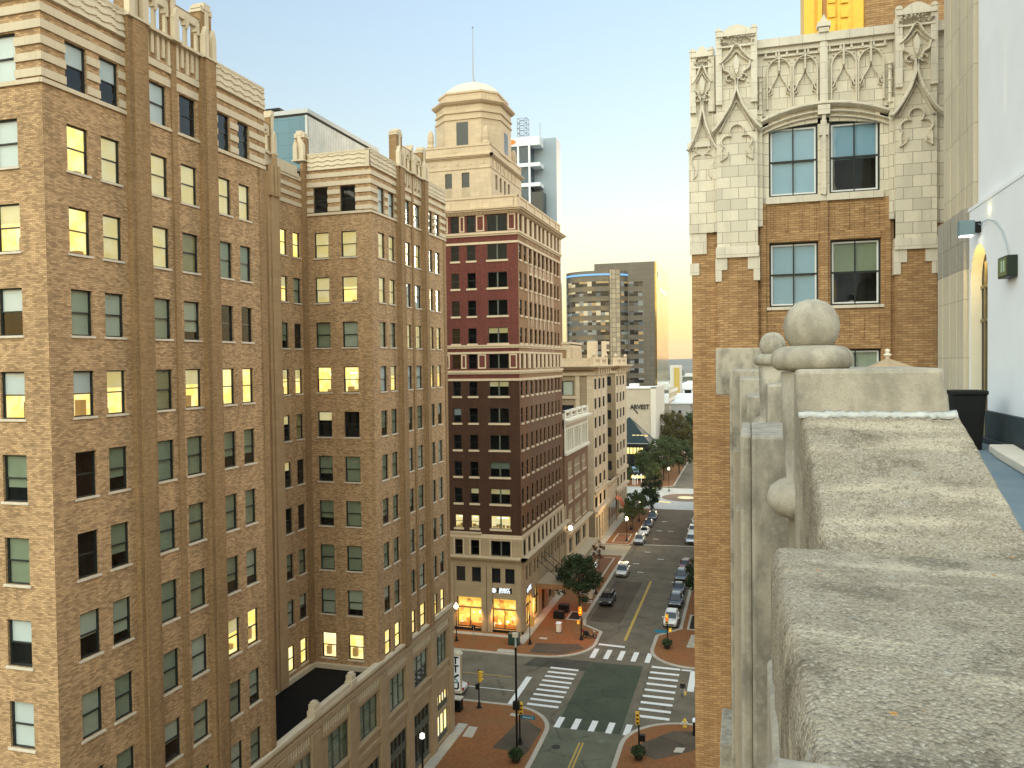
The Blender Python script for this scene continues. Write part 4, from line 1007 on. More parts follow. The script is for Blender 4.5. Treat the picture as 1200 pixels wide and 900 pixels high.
# ------------------------------------------------------------------ unseen buildings added behind the gothic corner for street shade and reflections
def opposite(y0,y1,h,lab,bm):
    global B
    B=empty('unseen_building',(4,(y0+y1)/2,0),label=lab,cat='building'); bpy.context.view_layer.update()
    w=MB(); F=Fr('-X',-2.4); op=[]; n=int((y1-y0)/3.2)
    for r in range(int(h/3.6)):
        for i in range(n): u=y0+1+i*(y1-y0-2)/n; op.append((u,u+1.5,1.2+r*3.6,3.2+r*3.6))
    w.wall(F,y0,y1,0,h,op,.2); w.wall(Fr('-Y',y0),-2.4,24,0,h); w.wall(Fr('+Y',y1),-2.4,24,0,h); w.box(-2.2,24,y0+.1,y1-.1,h-.6,h-.3); sub('brick_wall',w,[bm])
    g=MB()
    for o in op: g.fb(F,*o,-.3,-.15)
    q=sub('window',g,[M['dark_glass']]); q['kind']='stuff'
    t=MB(); t.fb(F,y0,y1,h-.4,h+.2,-.3,.4); t.fb(F,y0,y1,5.0,5.5,0,.25); sub('cornice',t,[M['stone_cream']])

opposite(96.5,150,33,'unseen tan brick building added beyond the gothic corner to shade the street',M['brick_tan'])
opposite(154,192,33,'unseen brown brick building added beyond the tan one to shade the street',M['brick_brown'])
# ------------------------------------------------------------------ gothic terracotta building on the right
B=empty('gothic_building',(4,28,0),label='tawny brick building with ornate cream gothic terracotta top and arched windows, right of the street',cat='building'); bpy.context.view_layer.update()
GF=Fr('-Y',28.0); GS=Fr('-X',-1.8)
bw=MB(); op=[]; gw=[]
for k in range(11):
    z=36.75-3.52*k
    for a,b in ((.70,2.22),(2.58,4.08)): op.append((a,b,z,z+2.1)); gw.append((a,b,z))
for k in range(11):
    z=36.75-3.52*k
    for a,b in ((8.2,9.7),(10.0,11.5)): op.append((a,b,z,z+2.1)); gw.append((a,b,z))
bw.wall(GF,-1.8,14,0,40.15,op,.22); bw.wall(GS,28,60,0,45,[],.2); bw.wall(Fr('+Y',60),-1.8,14,0,45); bw.wall(Fr('+X',14),28,60,0,45)
# piers in front of the wall plane
for a,b,d in ((-1.86,-1.0,.0),(-.95,.34,.30),(4.45,5.62,.30),(5.62,6.1,.12)):
    if d: bw.fb(GF,a,b,0,39.6,0,d)
for a,b in ((.42,.60),(4.18,4.36),(2.28,2.50)): bw.fb(GF,a,b,0,40.1,0,.07)
# soldier course panels
for k in range(6):
    z=36.75-3.52*k
    for a,b in ((.70,2.22),(2.58,4.08)):
        for j in range(4): u=a+.1+j*(b-a-.2)/3; bw.fb(GF,u-.03,u+.03,z+2.45,z+3.2,0,.03)
        bw.fb(GF,a,b,z+2.12,z+2.36,0,.03)
sub('brick_wall',bw,[M['brick_gothic']])
for (a,b,z) in gw[:6]:
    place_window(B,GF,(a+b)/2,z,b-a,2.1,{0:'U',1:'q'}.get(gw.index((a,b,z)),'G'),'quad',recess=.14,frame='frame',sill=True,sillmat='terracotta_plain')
mass_windows(B,[(GF,(a+b)/2,z,b-a,2.1,'G','quad') for a,b,z in gw[6:]],recess=.14,sillmat='terracotta_plain')
# white inner sash lines
# terracotta cladding
tc=MB()
def arcpts(c,r,a0,a1,n=10,sy=1): return [(c[0]+r*math.cos(a0+(a1-a0)*i/n),c[1]+r*sy*math.sin(a0+(a1-a0)*i/n)) for i in range(n+1)]
# upper storey field with the two arched windows
aw=[(.70,2.21),(2.56,4.06)]
def field(mb,u0,u1,v0,v1,d):
    mb.fb(GF,u0,u1,v0,v1,-.3,d)
for a,b in ((.34,.70),(2.21,2.56),(4.06,4.45)): field(tc,a,b,40.15,42.6,.0)
for a,b in aw:   # spandrel above the shallow arch, cut as thin columns
    n=12
    for j in range(n):
        u0=a+(b-a)*j/n; u1=a+(b-a)*(j+1)/n; t_=((u0+u1)/2-(.70+4.06)/2)/1.75; h=42.66-.20*t_*t_
        tc.fb(GF,u0,u1,h,43.0,-.3,0)
field(tc,.34,4.45,43.0,45.25,-.02)
field(tc,-1.8,.34,39.4,45.2,-.02); field(tc,4.45,14,40.15,45.3,-.02); field(tc,6.1,14,39.4,45.3,-.02)
# left corner buttress, two piers
tc.fb(GF,-1.87,-1.0,39.3,42.25,-.02,.10); tc.fb(GF,-1.80,-1.05,42.25,45.15,-.02,.06)
tc.fb(GF,-.95,.34,38.75,45.6,0,.34); tc.fb(GF,4.45,5.62,38.75,45.6,0,.34); tc.fb(GF,5.62,6.1,39.2,42.6,0,.15)
for a,b,z in ((-1.1,-.95,39.3),(.34,.50,39.4),(4.30,4.45,39.4)): tc.fb(GF,a,b,z,43.2,0,.16)
sub('terracotta_facing',tc,[M['terracotta']])
mo=MB()
# sloped offsets at the foot of the terracotta
for a,b,z in ((-.99,.38,38.75),(4.42,5.66,38.75)):
    mo.fpoly(GF,[(a,z-.35),(b,z-.35),(b,z),(a,z)],.0,.40); 
    for s_,u in ((1,a),(-1,b)):
        mo.fb(GF,u-.02 if s_>0 else u-.36,u+.36 if s_>0 else u+.02,z-.75,z-.35,.02,.34); mo.fb(GF,u-.02 if s_>0 else u-.18,u+.18 if s_>0 else u+.02,z-1.12,z-.75,.02,.34)
mo.fb(GF,-1.86,-1.3,38.6,39.3,.0,.06); mo.fb(GF,-1.86,-1.55,37.9,38.3,0,.04)
mo.fb(GF,-1.9,-1.02,42.15,42.32,0,.18)
# sill of the arched windows, lintel
mo.fb(GF,.60,4.15,40.12,40.34,-.05,.10)
# hood moulds following the shallow arch, across both windows
hood=[(.45+(4.3-.45)*i/16, 42.80+.42*(1-((i-8)/8)**2)) for i in range(17)]
mo.fsweep(GF,hood,.20,0,.24); mo.fsweep(GF,[(u,v-.24) for u,v in hood],.09,0,.14); mo.fsweep(GF,[(u,v-.40) for u,v in hood],.07,0,.10)
for a,b in aw:
    c=(a+b)/2
# mullion shaft between the windows
mo.fb(GF,2.29,2.48,40.3,42.7,0,.10); mo.fb(GF,2.33,2.44,40.3,46.0-.5,.0,.17); mo.fb(GF,2.27,2.50,43.1,45.5,0,.16)
mo.fb(GF,2.2,2.57,42.85,43.15,0,.22); mo.fb(GF,2.25,2.52,42.2,42.5,.0,.16)
# coping and pinnacle
mo.fb(GF,.34,4.45,45.18,45.44,-.4,.20); mo.fb(GF,.34,4.45,45.02,45.18,-.2,.10); mo.fb(GF,5.62,14,45.1,45.4,-.4,.15)
for z,w,d in ((45.44,.30,.26),(45.6,.40,.3)): mo.fb(GF,2.385-w/2,2.385+w/2,z,z+.14,-.05,d)
mo.fpoly(GF,[(2.22,45.72),(2.55,45.72),(2.46,45.86),(2.385,46.02),(2.31,45.86)],.0,.2)
# tracery of the frieze: four arched lights with intersecting mouldings
for a in (.66,1.46,2.62,3.42):
    b=a+.74; c=(a+b)/2; r=(b-a)/2
    mo.fsweep(GF,[(a,43.2),(a,44.35)]+arcpts((c,44.35),r,PI,0,12,1.25)+[(b,44.35),(b,43.2)],.085,-.02,.12)
    mo.fsweep(GF,[(a+.04,43.72),(a+.16,43.98),(c-.10,44.16),(c,44.42),(c+.10,44.16),(b-.16,43.98),(b-.04,43.72)],.075,-.02,.10)
    mo.fsweep(GF,[(c,44.4),(c,45.05)],.10,-.02,.13)
    for s_ in (-1,1): mo.fsweep(GF,[(c+s_*r,43.62),(c+s_*r*.62,43.70),(c+s_*r*.60,43.86),(c+s_*r*.85,43.9)],.055,-.02,.09)
    mo.fsweep(GF,[(c-r*.85,44.75),(c,44.72),(c+r*.85,44.75)],.06,-.02,.08)
mo.fb(GF,.55,4.25,44.86,44.92,-.02,.07)
for i in range(12): u=.62+i*.325; mo.fb(GF,u-.03,u+.03,44.9,45.06,-.02,.09)
# ornate pier heads
def pierhead(a,b,top,d0,foot):
    c=(a+b)/2; w=b-a; mo_=mo
    for u in (a+.09,b-.09): mo_.fb(GF,u-.10,u+.10,foot+.9,top-.05,d0,d0+.10); mo_.fpoly(GF,arcpts((u,top-.05),.11,0,PI,6),d0-.25,d0+.12)
    mo_.fpoly(GF,[(a+.18,top-.12)]+[(c-(w/2-.18)+(w-.36)*i/10, top-.08+.20*math.sin(PI*i/10)) for i in range(11)]+[(b-.18,top-.12)],d0-.3,d0+.10)
    mo_.fb(GF,a+.02,b-.02,top-.24,top-.12,d0,d0+.14); mo_.fb(GF,a+.05,b-.05,top-.60,top-.55,d0,d0+.12)
    # ogee canopy
    def og(zt,zb,hw,s): return [(c-hw,zb),(c-hw*.80,zb+.10*s),(c-hw*.45,zb+.34*s),(c-hw*.16,zb+.62*s),(c,zt),(c+hw*.16,zb+.62*s),(c+hw*.45,zb+.34*s),(c+hw*.80,zb+.10*s),(c+hw,zb)]
    mo_.fsweep(GF,og(top-.52,top-1.10,w*.40,.85),.10,d0,d0+.17); mo_.fsweep(GF,og(top-.74,top-1.12,w*.36,.5),.06,d0,d0+.11)
    for s_ in (-1,1):
        mo_.fsweep(GF,[(c+s_*w*.34,top-1.10),(c+s_*w*.30,top-1.32),(c+s_*w*.16,top-1.42),(c+s_*w*.12,top-1.58),(c+s_*w*.02,top-1.66)],.10,d0,d0+.15)
        mo_.fsweep(GF,arcpts((c+s_*w*.17,top-1.60),.10,0,2*PI*.85,10),.07,d0,d0+.15)
    mo_.fpoly(GF,[(c,top-.85),(c+.10,top-1.1),(c+.05,top-1.4),(c,top-1.5),(c-.05,top-1.4),(c-.10,top-1.1)],d0,d0+.14)
    for u in (a+.28,c-.14,c+.14,b-.28): mo_.fb(GF,u-.02,u+.02,foot+1.55,top-1.75,d0,d0+.05)
    # lower gable with trefoil
    gz=top-3.3
    mo_.fsweep(GF,[(c-w*.60,gz+.0),(c-w*.50,gz+.12),(c-w*.34,gz+.40),(c-w*.16,gz+.78),(c-.03,gz+1.25),(c,gz+1.65)],.15,d0-.05,d0+.24); mo_.fsweep(GF,[(c+w*.60,gz+.0),(c+w*.50,gz+.12),(c+w*.34,gz+.40),(c+w*.16,gz+.78),(c+.03,gz+1.25),(c,gz+1.65)],.15,d0-.05,d0+.24)
    mo_.fsweep(GF,[(c-w*.42,gz-.02),(c-w*.28,gz+.34),(c,gz+.95),(c+w*.28,gz+.34),(c+w*.42,gz-.02)],.07,d0,d0+.12)
    mo_.fsweep(GF,[(c-w*.38,gz-.95),(c-w*.38,gz-.62)]+arcpts((c-w*.22,gz-.35),.2,PI*1.25,PI*.35,6)+arcpts((c,gz-.02),.22,PI,0,8)+arcpts((c+w*.22,gz-.35),.2,PI*.65,-PI*.25,6)+[(c+w*.38,gz-.62),(c+w*.38,gz-.95)],.075,d0,d0+.11)
    for s_ in (-1,1): mo_.fsweep(GF,[(c+s_*w*.38,gz-.95),(c+s_*w*.24,gz-.82),(c+s_*w*.22,gz-.66)],.06,d0,d0+.09)
pierhead(-.95,.34,45.82,.34,42.5); pierhead(4.45,5.62,45.82,.34,42.5); pierhead(-1.80,-1.02,45.36,.06,42.4)
# colonnettes flanking the bay
for u in (.44,4.33):
    mo.tube([GF.p(u,43.1,.12),GF.p(u,44.2,.12)],.055,8)
    for z,r in ((43.05,.11),(43.35,.09),(43.75,.085),(44.1,.09),(44.25,.10)): mo.lathe([(r*.5,z-.05),(r,z),(r*.5,z+.05)],(u,27.88,0),8)
sub('terracotta_ornament',mo,[M['terracotta_plain']])
lf=MB(); rng=random.Random(5)
for a,b,z,d in ((-.85,.24,45.44,.46),(4.55,5.52,45.44,.46),(-1.72,-1.10,44.98,.16)):
    n=int((b-a)/.13)
    for i in range(n):
        u=a+(b-a)*(i+.5)/n
        for k in range(4):
            x=u+rng.uniform(-.07,.07); zz=z+rng.uniform(-.11,.11); r=rng.uniform(.03,.055)
            lf.lathe([(r*.3,-r),(r,0),(r*.3,r)],GF.p(x,zz,d+rng.uniform(-.03,.04)),6)
sub('leaf_carving',lf,[plain('weathered terracotta leaves',(.42,.37,.29),.7,var=.3,scale=12)])
# arched windows
for i,(a,b) in enumerate(aw):
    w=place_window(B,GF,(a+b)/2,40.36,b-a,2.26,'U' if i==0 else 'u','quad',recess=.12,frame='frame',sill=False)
    w['label']='arched four pane window'
M['sky_sheet_soft']=plain('painted sky reflection',(.26,.40,.50),.7,var=.04)  # second colour for the painted sky reflection, unused
# upper parts behind the parapet
rf=MB(); rf.box(-1.6,14,28.4,60,44.6,44.9); sub('roof',rf,[M['roof_grey']])
up=MB(); up.wall(Fr('-Y',31.0),4.0,14,44.9,62,[],.1); up.wall(Fr('-X',4.0),31,45,44.9,62); sub('upper_brick',up,[M['brick_gothic']])
pc=MB(); pc.box(-1.0,3.2,33,40,44.9,46.3); pc.box(-1.3,1.2,32.6,40,46.3,46.6); pc.box(1.2,3.4,32.6,40,46.2,46.4); sub('parapet_block',pc,[M['terracotta_plain']])
gd=MB()
for u0,u1,d in ((2.0,2.35,0),(2.45,2.6,.1),(2.75,3.1,.05),(3.1,3.55,.16),(3.55,3.95,.08)): gd.box(u0,u1,31-d,33,44.9,60)
gd.box(2.03,4.0,31.05,33,44.9,60)
for i in range(26): 
    z=45.5+i*.5; gd.box(3.2,3.45,30.78,30.84,z,z+.3); gd.box(2.8,3.04,30.9,30.95,z+.1,z+.38)
sub('golden_bay',gd,[plain('golden yellow terracotta',(.85,.50,.035),.45,var=.12,scale=6.,spec=.5)])  # strong yellow as base colour of the whole bay
gd=MB(); gd.box(2.62,2.74,30.93,31.0,44.9,60); sub('bronze_strip',gd,[plain('bronze strip',(.40,.18,.05),.5)])

# ------------------------------------------------------------------ camera building: terrace, white tower, fluted pier
XW=4.55; TZ=33.32
m=MB(); m.box(.22,9,-8,27.6,33.0,TZ)
t=NT('terrace paving'); n=t.noise(1.2,4); col=t.mix(t.ramp(n,.35,.65),(.13,.185,.225),(.17,.22,.25)); t.bsdf(col,.8); 
structure(m.build('terrace_floor',[t.m]))
m=MB(); c=[(2.2,1.5),(2.9,6),(3.4,10),(3.75,13.0),(3.95,15.0),(4.1,16.1)]
m.loft([[(x,y,TZ+.004),(x+.42,y+.1,TZ+.004),(x+.42,y+.1,TZ+.14),(x,y,TZ+.14)] for x,y in c])
o=m.build('kerb_strip',[plain('cream kerb',(.66,.60,.50),.85,var=.08)],bevel=.02); tag(o,'curving cream kerb along the blue grey terrace floor beside the parapet','kerb')
m=MB(); m.box(.24,11.5,-8,25.5,0,33.0)
o=m.build('stone_building',[M['limestone_dark']]); tag(o,'limestone lower body of the building that carries the terrace and parapet','building')
B=empty('white_terrace_tower',(6,16,TZ),label='white rendered tower on the terrace with a warm lit arched doorway and dark stone base',cat='building'); bpy.context.view_layer.update()
WF=Fr('-X',XW)
w=MB(); arch=(17.95,19.22)
ya,yb=arch; zc=36.6
w.wall(WF,8,ya,33.9,38.1); w.wall(WF,yb,19.42,TZ,38.1)
n=14
for i in range(n):   # wall above the round arch
    y0=ya+(yb-ya)*i/n; y1=ya+(yb-ya)*(i+1)/n; t_=((y0+y1)/2-(ya+yb)/2)/((yb-ya)/2); z=zc+.72*math.sqrt(max(0,1-t_*t_))
    w.wall(WF,y0,y1,z,38.1)
r=MB(); d=.21
pts=[(ya,TZ),(ya,zc)]+[((ya+yb)/2-(yb-ya)/2*math.cos(PI*i/14),zc+.72*math.sin(PI*i/14)) for i in range(1,14)]+[(yb,zc),(yb,TZ)]
r.loft([[WF.p(u,v,.002) for u,v in pts],[WF.p(u,v,-d) for u,v in pts]],closed=False)
sub('wall',w,[M['white_paint']]); sub('arch_reveal',r,[plain('cream reveal',(.80,.76,.62),.8,var=.03)])
w=MB(); w.wall(WF,8,ya-.02,33.9,33.92); w.fb(Fr('-X',XW+.16),8,19.30,38.17,48,-.3,0); w.fb(WF,8,19.42,38.102,38.17,-.3,.012); sub('upper_wall',w,[M['white_paint']])
w=MB(); w.fb(WF,8,ya-.03,33.42,33.96,-.2,.06); w.fb(WF,8,ya+.02,TZ,33.44,-.2,.12); sub('plinth',w,[plain('dark slate base',(.035,.048,.055),.6,var=.4,scale=5,bump=.4)],bevel=.015)
w=MB(); w.fb(WF,ya-.05,yb+.05,TZ,37.4,-.4,-.215); sub('door_dark',w,[plain('dark bronze door',(.035,.025,.015),.4)])
w=MB()
for z in (35.75,36.45): w.fb(WF,ya,yb,z,z+.06,-.215,-.18)
for u in (ya+.3,yb-.35): w.fb(WF,u,u+.06,TZ,37,-.215,-.18)
for z in (34.2,34.9,35.5): w.fb(WF,ya+.12,ya+.22,z,z+.12,-.215,-.13)
sub('door_frame',w,[plain('bronze bar',(.30,.24,.13),.4,.5)])
core=MB(); core.box(XW+.8,11,8,25,TZ,48); sub('core',core,[M['white_paint']])
B=empty('fluted_pier',(5,20.6,TZ),label='tall fluted limestone corner pier between the gothic building and the white arch wall',cat='pier'); bpy.context.view_layer.update()
f=MB(); f.wall(Fr('-Y',21.93),XW+.02,9,TZ,38.2)
def flutes(x,y0,y1,z0,z1,n,dp):
    w_=(y1-y0)/n
    f.box(x+.05,x+2,y0,y1,z0,z1)
    for i in range(n):
        a=y0+i*w_
        f.box(x-.03*i*0-.05,x+.06,a+.10*(i>0),a+w_-.12,z0,z1)
        f.box(x+.0,x+.055,a+.03,a+.10,z0,z1)
def flutes2(x,pxs,z0,z1,ytop):
    ys=[min(ytop,x/math.tan(math.atan((p-600)/946.117)-RD(16.292))) for p in pxs]
    f.box(x+.05,x+2,ys[-1],ys[0],z0,z1)
    for i in range(len(ys)-1):
        w_=ys[i]-ys[i+1]; f.box(x-.07,x+.06,ys[i+1]+w_*.22,ys[i],z0,z1); f.box(x+.01,x+.055,ys[i+1]+w_*.06,ys[i+1]+w_*.22,z0,z1)
flutes2(XW-.02,(1099,1110,1118.5,1127,1135.5),TZ,36.9,21.9); flutes2(XW+.16,(1110,1119.5,1128.5,1137.5,1147),38.2,50,22.3)
sub('fluted_stone',f,[M['limestone']],bevel=.012)
f=MB(); flutes2(XW-.02,(1099,1110,1118.5,1127,1135.5),36.9,38.2,21.9); sub('weathered_top',f,[M['limestone_dark']],bevel=.012)
# lamps on the white wall
L=empty('wall_lamp',(XW,18.5,37.62),label='blue grey box lamp on the white wall above the arched doorway',cat='lamp')
m=MB(); m.box(-.40,-.12,-.12,.12,-.13,.17); m.build('lamp_box',[plain('blue grey lamp metal',(.16,.24,.28),.5)],L,bevel=.01)
m=MB(); m.box(-.12,0.0,-.08,.08,-.08,.14); m.build('lamp_arm',[M['metal_black']],L)
m=MB(); m.box(-.37,-.15,-.09,.09,-.15,-.132); m.build('lamp_lens',[glow('lamp lens',(1,.95,.82),2.5)],L)
L=empty('emergency_light',(XW,16.1,36.42),label='small dark green box fixture with pale markings on the white wall',cat='fixture')
m=MB(); m.box(-.17,.0,0,.55,0,.38); m.build('case',[plain('dark green case',(.018,.026,.018),.4)],L,bevel=.012)
m=MB(); m.box(-.18,-.169,.04,.51,.03,.35); m.build('face_plate',[plain('olive face plate',(.15,.18,.08),.5)],L)
m=MB(); m.box(-.186,-.179,.12,.18,.10,.30); m.box(-.186,-.179,.26,.31,.10,.30); m.build('marking',[plain('pale green marking',(.45,.60,.48),.5)],L)
C=MB(); C.tube([(XW-.06,18.46,37.72),(4.51,18.25,37.66),(4.51,18.13,37.70),(4.51,17.78,37.69),(4.51,17.38,37.60),(4.51,16.89,37.33),(4.51,16.58,37.0),(4.50,16.43,36.78)],.009,6)
o=C.build('cable',[plain('grey cable',(.30,.38,.42),.5)],smooth=True,uv=False); tag(o,'thin grey cable curving over the white wall from the box lamp to the green fixture','cable')
for z,y in ((37.85,17.5),):
    pass
T=empty('planter_bin',(3.88,16.65,TZ),label='black square tapered planter bin standing on the terrace before the arched doorway',cat='bin')
m=MB(); m.loft([[(-.2,-.2,0),(.2,-.2,0),(.2,.2,0),(-.2,.2,0)],[(-.26,-.26,1.0),(.26,-.26,1.0),(.26,.26,1.0),(-.26,.26,1.0)],[(-.29,-.29,1.01),(.29,-.29,1.01),(.29,.29,1.01),(-.29,.29,1.01)],[(-.29,-.29,1.08),(.29,-.29,1.08),(.29,.29,1.08),(-.29,.29,1.08)]]); m.build('bin_body',[M['metal_black']],T,bevel=.012)
m=MB(); m.box(-.24,.24,-.24,.24,1.06,1.085); m.build('bin_top',[plain('black soil',(.01,.01,.01),.9)],T)
# ------------------------------------------------------------------ stone parapet in the foreground
t=NT('weathered coping stone'); p=t.pos()
def vor(scale,stretch,feat='F1'):
    wp=t.n.new('ShaderNodeTexNoise'); wp.inputs['Scale'].default_value=60; wp.inputs['Detail'].default_value=3; t.t.links.new(p,wp.inputs['Vector']); wo=t.n.new('ShaderNodeVectorMath'); wo.operation='MULTIPLY_ADD'; t.t.links.new(wp.outputs['Color'],wo.inputs[0]); wo.inputs[1].default_value=(.005,.005,.005); t.t.links.new(p,wo.inputs[2]); mp=t.n.new('ShaderNodeMapping'); t.t.links.new(wo.outputs[0],mp.inputs[0]); mp.inputs['Scale'].default_value=stretch; v=t.n.new('ShaderNodeTexVoronoi'); v.feature=feat; t.t.links.new(mp.outputs[0],v.inputs['Vector']); v.inputs['Scale'].default_value=scale; return v
v1=vor(240,(1,.85,1)); v2=vor(110,(1,.8,1)); big=t.noise(5.5,5,p); st=t.noise(5,5,p,stretch=(.7,2.6,2.)); wh=t.noise(22,8,p,rough=.75); dk=t.noise(9,5,p,rough=.6); fine=t.noise(420,2,p)
col=t.mix(t.ramp(big,.35,.65),(.29,.25,.19),(.365,.325,.26))
col=t.mix(t.math('MULTIPLY',t.ramp(st,.53,.66),.6,True),col,(.60,.53,.41))
col=t.mix(t.math('MULTIPLY',t.ramp(dk,.52,.64),.6,True),col,(.125,.105,.078))
col=t.mix(t.math('MULTIPLY',t.ramp(wh,.60,.72),.6,True),col,(.50,.51,.50))
rv=t.n.new('ShaderNodeSeparateColor'); t.t.links.new(v1.outputs['Color'],rv.inputs[0])
col=t.mix(t.math('MULTIPLY',t.math('GREATER_THAN',rv.outputs[0],.84),.38),col,(.54,.50,.43))
col=t.mix(t.math('MULTIPLY',t.math('LESS_THAN',rv.outputs[1],.16),.38),col,(.09,.075,.055))
pit=t.ramp(v1.outputs['Distance'],.45,.85); col=t.mix(t.math('MULTIPLY',pit,.35,True),col,(.10,.085,.06))
sp=t.noise(20,2,p); col=t.mix(t.math('MULTIPLY',t.ramp(sp,.74,.77),.8,True),col,(.50,.22,.04))
col=t.mix(1.0,col,(.93,.92,.90),'MULTIPLY'); h=t.math('SUBTRACT',t.math('MULTIPLY',fine,.25),t.math('ADD',v1.outputs['Distance'],t.math('MULTIPLY',v2.outputs['Distance'],.8))); t.bsdf(col,.92,0,t.bump(h,.75,.005),.15); M['coping']=t.m
t=NT('smooth cast stone'); p=t.pos(); g=t.noise(170,3,p); n=t.noise(13,5,p,stretch=(1,1,.45)); n2=t.noise(40,4,p)
col=t.mix(t.ramp(n,.40,.66),(.37,.335,.275),(.20,.185,.155)); col=t.mix(t.math('MULTIPLY',t.ramp(n2,.5,.75),.35),col,(.48,.445,.38)); col=t.mix(t.math('MULTIPLY',t.ramp(g,.35,.55),-.0),col,col)
col=t.mix(t.math('MULTIPLY',t.math('SUBTRACT',1.,t.ramp(g,.33,.5)),.35,True),col,(.22,.2,.17))
t.bsdf(col,.9,0,t.bump(t.math('ADD',g,n2),.35,.004),.15); M['cast_stone']=t.m
M['lime_line']=plain('white lime joint',(.42,.43,.42),.85,var=.25,scale=40,bump=.4,bscale=90)
t=NT('gritty cream mortar'); p=t.pos(); n=t.noise(60,5,p); n2=t.noise(260,2,p); col=t.mix(t.ramp(n,.35,.65),(.36,.325,.26),(.56,.52,.43)); t.bsdf(t.mix(t.math('MULTIPLY',t.ramp(n2,.5,.7),.4),col,(.2,.18,.14)),.9,0,t.bump(n2,.6,.004),.15); M['mortar']=t.m
B=empty('stone_parapet',(.3,1.6,33.3),label='weathered stone parapet with stepped coping stones and ball finials in the foreground',cat='parapet'); bpy.context.view_layer.update()
Z=35.0
def slab(name,quads,mat,nu=40,nv=40,amp=.003,thick=.5,bev=.02,lab=None,lbev=.001):
    """coping stone: top corners given far-left, far-right, near-right, near-left; rounded worn edges"""
    fl,fr,nr,nl=[Vector(q) for q in quads]; mb=MB(); n0=0; rows=[]
    for j in range(nv+1):
        row=[]
        for i in range(nu+1):
            u,v=i/nu,j/nv; q=(fl*(1-u)+fr*u)*(1-v)+(nl*(1-u)+nr*u)*v
            e=min(u*(fr-fl).length,(1-u)*(fr-fl).length,v*(fl-nl).length,(1-v)*(fl-nl).length)
            dz=-bev*(1-min(1,e/bev))**2
            el=u*(fr-fl).length; dz-=lbev*(1-min(1,el/(lbev*1.1)))**1.3
            nn=mnoise.noise(q*6)*.5+mnoise.noise(q*21)*.35+mnoise.noise(q*70)*.25
            row.append((q.x+mnoise.noise(q*15+Vector((5,0,0)))*.003,q.y,q.z+dz+amp*nn))
        rows.append(row)
    for r in rows: mb.v+=r
    for j in range(nv):
        for i in range(nu): mb.f.append((j*(nu+1)+i,(j+1)*(nu+1)+i,(j+1)*(nu+1)+i+1,j*(nu+1)+i+1)); mb.m.append(0)
    edge=[rows[0][i] for i in range(nu+1)]+[rows[j][nu] for j in range(1,nv+1)]+[rows[nv][i] for i in range(nu-1,-1,-1)]+[rows[j][0] for j in range(nv-1,0,-1)]
    lo=[(x,y,zz-.012) for x,y,zz in edge]
    cx=sum(e[0] for e in edge)/len(edge); cy=sum(e[1] for e in edge)/len(edge)
    r2=[(x+(.004 if x<cx else -.004)*0+(-.004 if x<cx else .004),y+(-.004 if y<cy else .004),zz-.02) for x,y,zz in edge]; r3=[(x,y,zz-thick) for x,y,zz in r2]
    n=len(mb.v); mb.v+=edge+r2+r3; k=len(edge)
    for a in range(2):
        for i in range(k): j=(i+1)%k; mb.f.append((n+a*k+i,n+a*k+j,n+(a+1)*k+j,n+(a+1)*k+i)); mb.m.append(0)
    o=sub(name,mb,[mat],smooth=True,uv=False,recalc=True); o.data.set_sharp_from_angle(angle=RD(32))
    if lab: o['label']=lab
    return o
# far block carrying the finial (front face with battered right side)
def block(name,x0,x1,xb,y0,y1,z0,z1,mat=None,bev=.012):
    mb=MB(); mb.loft([[(x0,y0,z0),(xb,y0,z0),(xb,y1,z0),(x0,y1,z0)],[(x0,y0,z1),(x1,y0,z1),(x1,y1,z1),(x0,y1,z1)]])
    return sub(name,mb,[mat or M['cast_stone']],bevel=bev,uv=False)
block('end_block',.119,.464,.520,2.2,2.75,Z-.50,Z-.024)
mb=MB(); rg=random.Random(4)
mb.loft([[(x,2.176+rg.uniform(-.006,.004),Z-.148),(x,2.2,Z-.141),(x,2.201,Z-.130+rg.uniform(-.004,.003)),(x,2.190,Z-.134)] for x in [.124+i*.0094 for i in range(40)]]); sub('lime_joint',mb,[M['lime_line']],uv=False,smooth=True)
slab('coping_stone',((.131,2.196,Z-.139),(.496,2.196,Z-.141),(.492,1.60,Z-.362),(.137,1.60,Z-.362)),M['coping'],80,80,.004,.6,.005,None,.010)
mb=MB(); mb.box(.122,.146,1.56,2.2,Z-1.2,Z-.40)
slab('coping_stone',((.041,1.535,Z-.338),(.60,1.535,Z-.346),(.60,.93,Z-.346),(.045,.93,Z-.340)),M['coping'],100,90,.004,.8,.006,None,.012)
slab('coping_stone',((.046,.935,Z-.326),(.60,.935,Z-.330),(.60,.60,Z-.338),(.046,.60,Z-.334)),M['coping'],100,60,.004,.8,.006,None,.012)
slab('coping_stone',((.010,.62,Z-.288),(.60,.62,Z-.292),(.60,.30,Z-.30),(.006,.30,Z-.296)),M['cast_stone'],60,40,.003,.8,.014)
slab('coping_stone',((-.02,.33,Z-.42),(.64,.33,Z-.42),(.64,-2.4,Z-.55),(-.02,-2.4,Z-.55)),M['coping'],30,60,.004,.8,.014)
block('parapet_core',.145,.47,.52,-2.4,2.7,Z-1.9,Z-.62,M['cast_stone'])
mb=MB(); mb.box(.030,.16,.72,1.50,Z-2.5,Z-.53); sub('side_slab',mb,[M['cast_stone']],bevel=.01,uv=True)
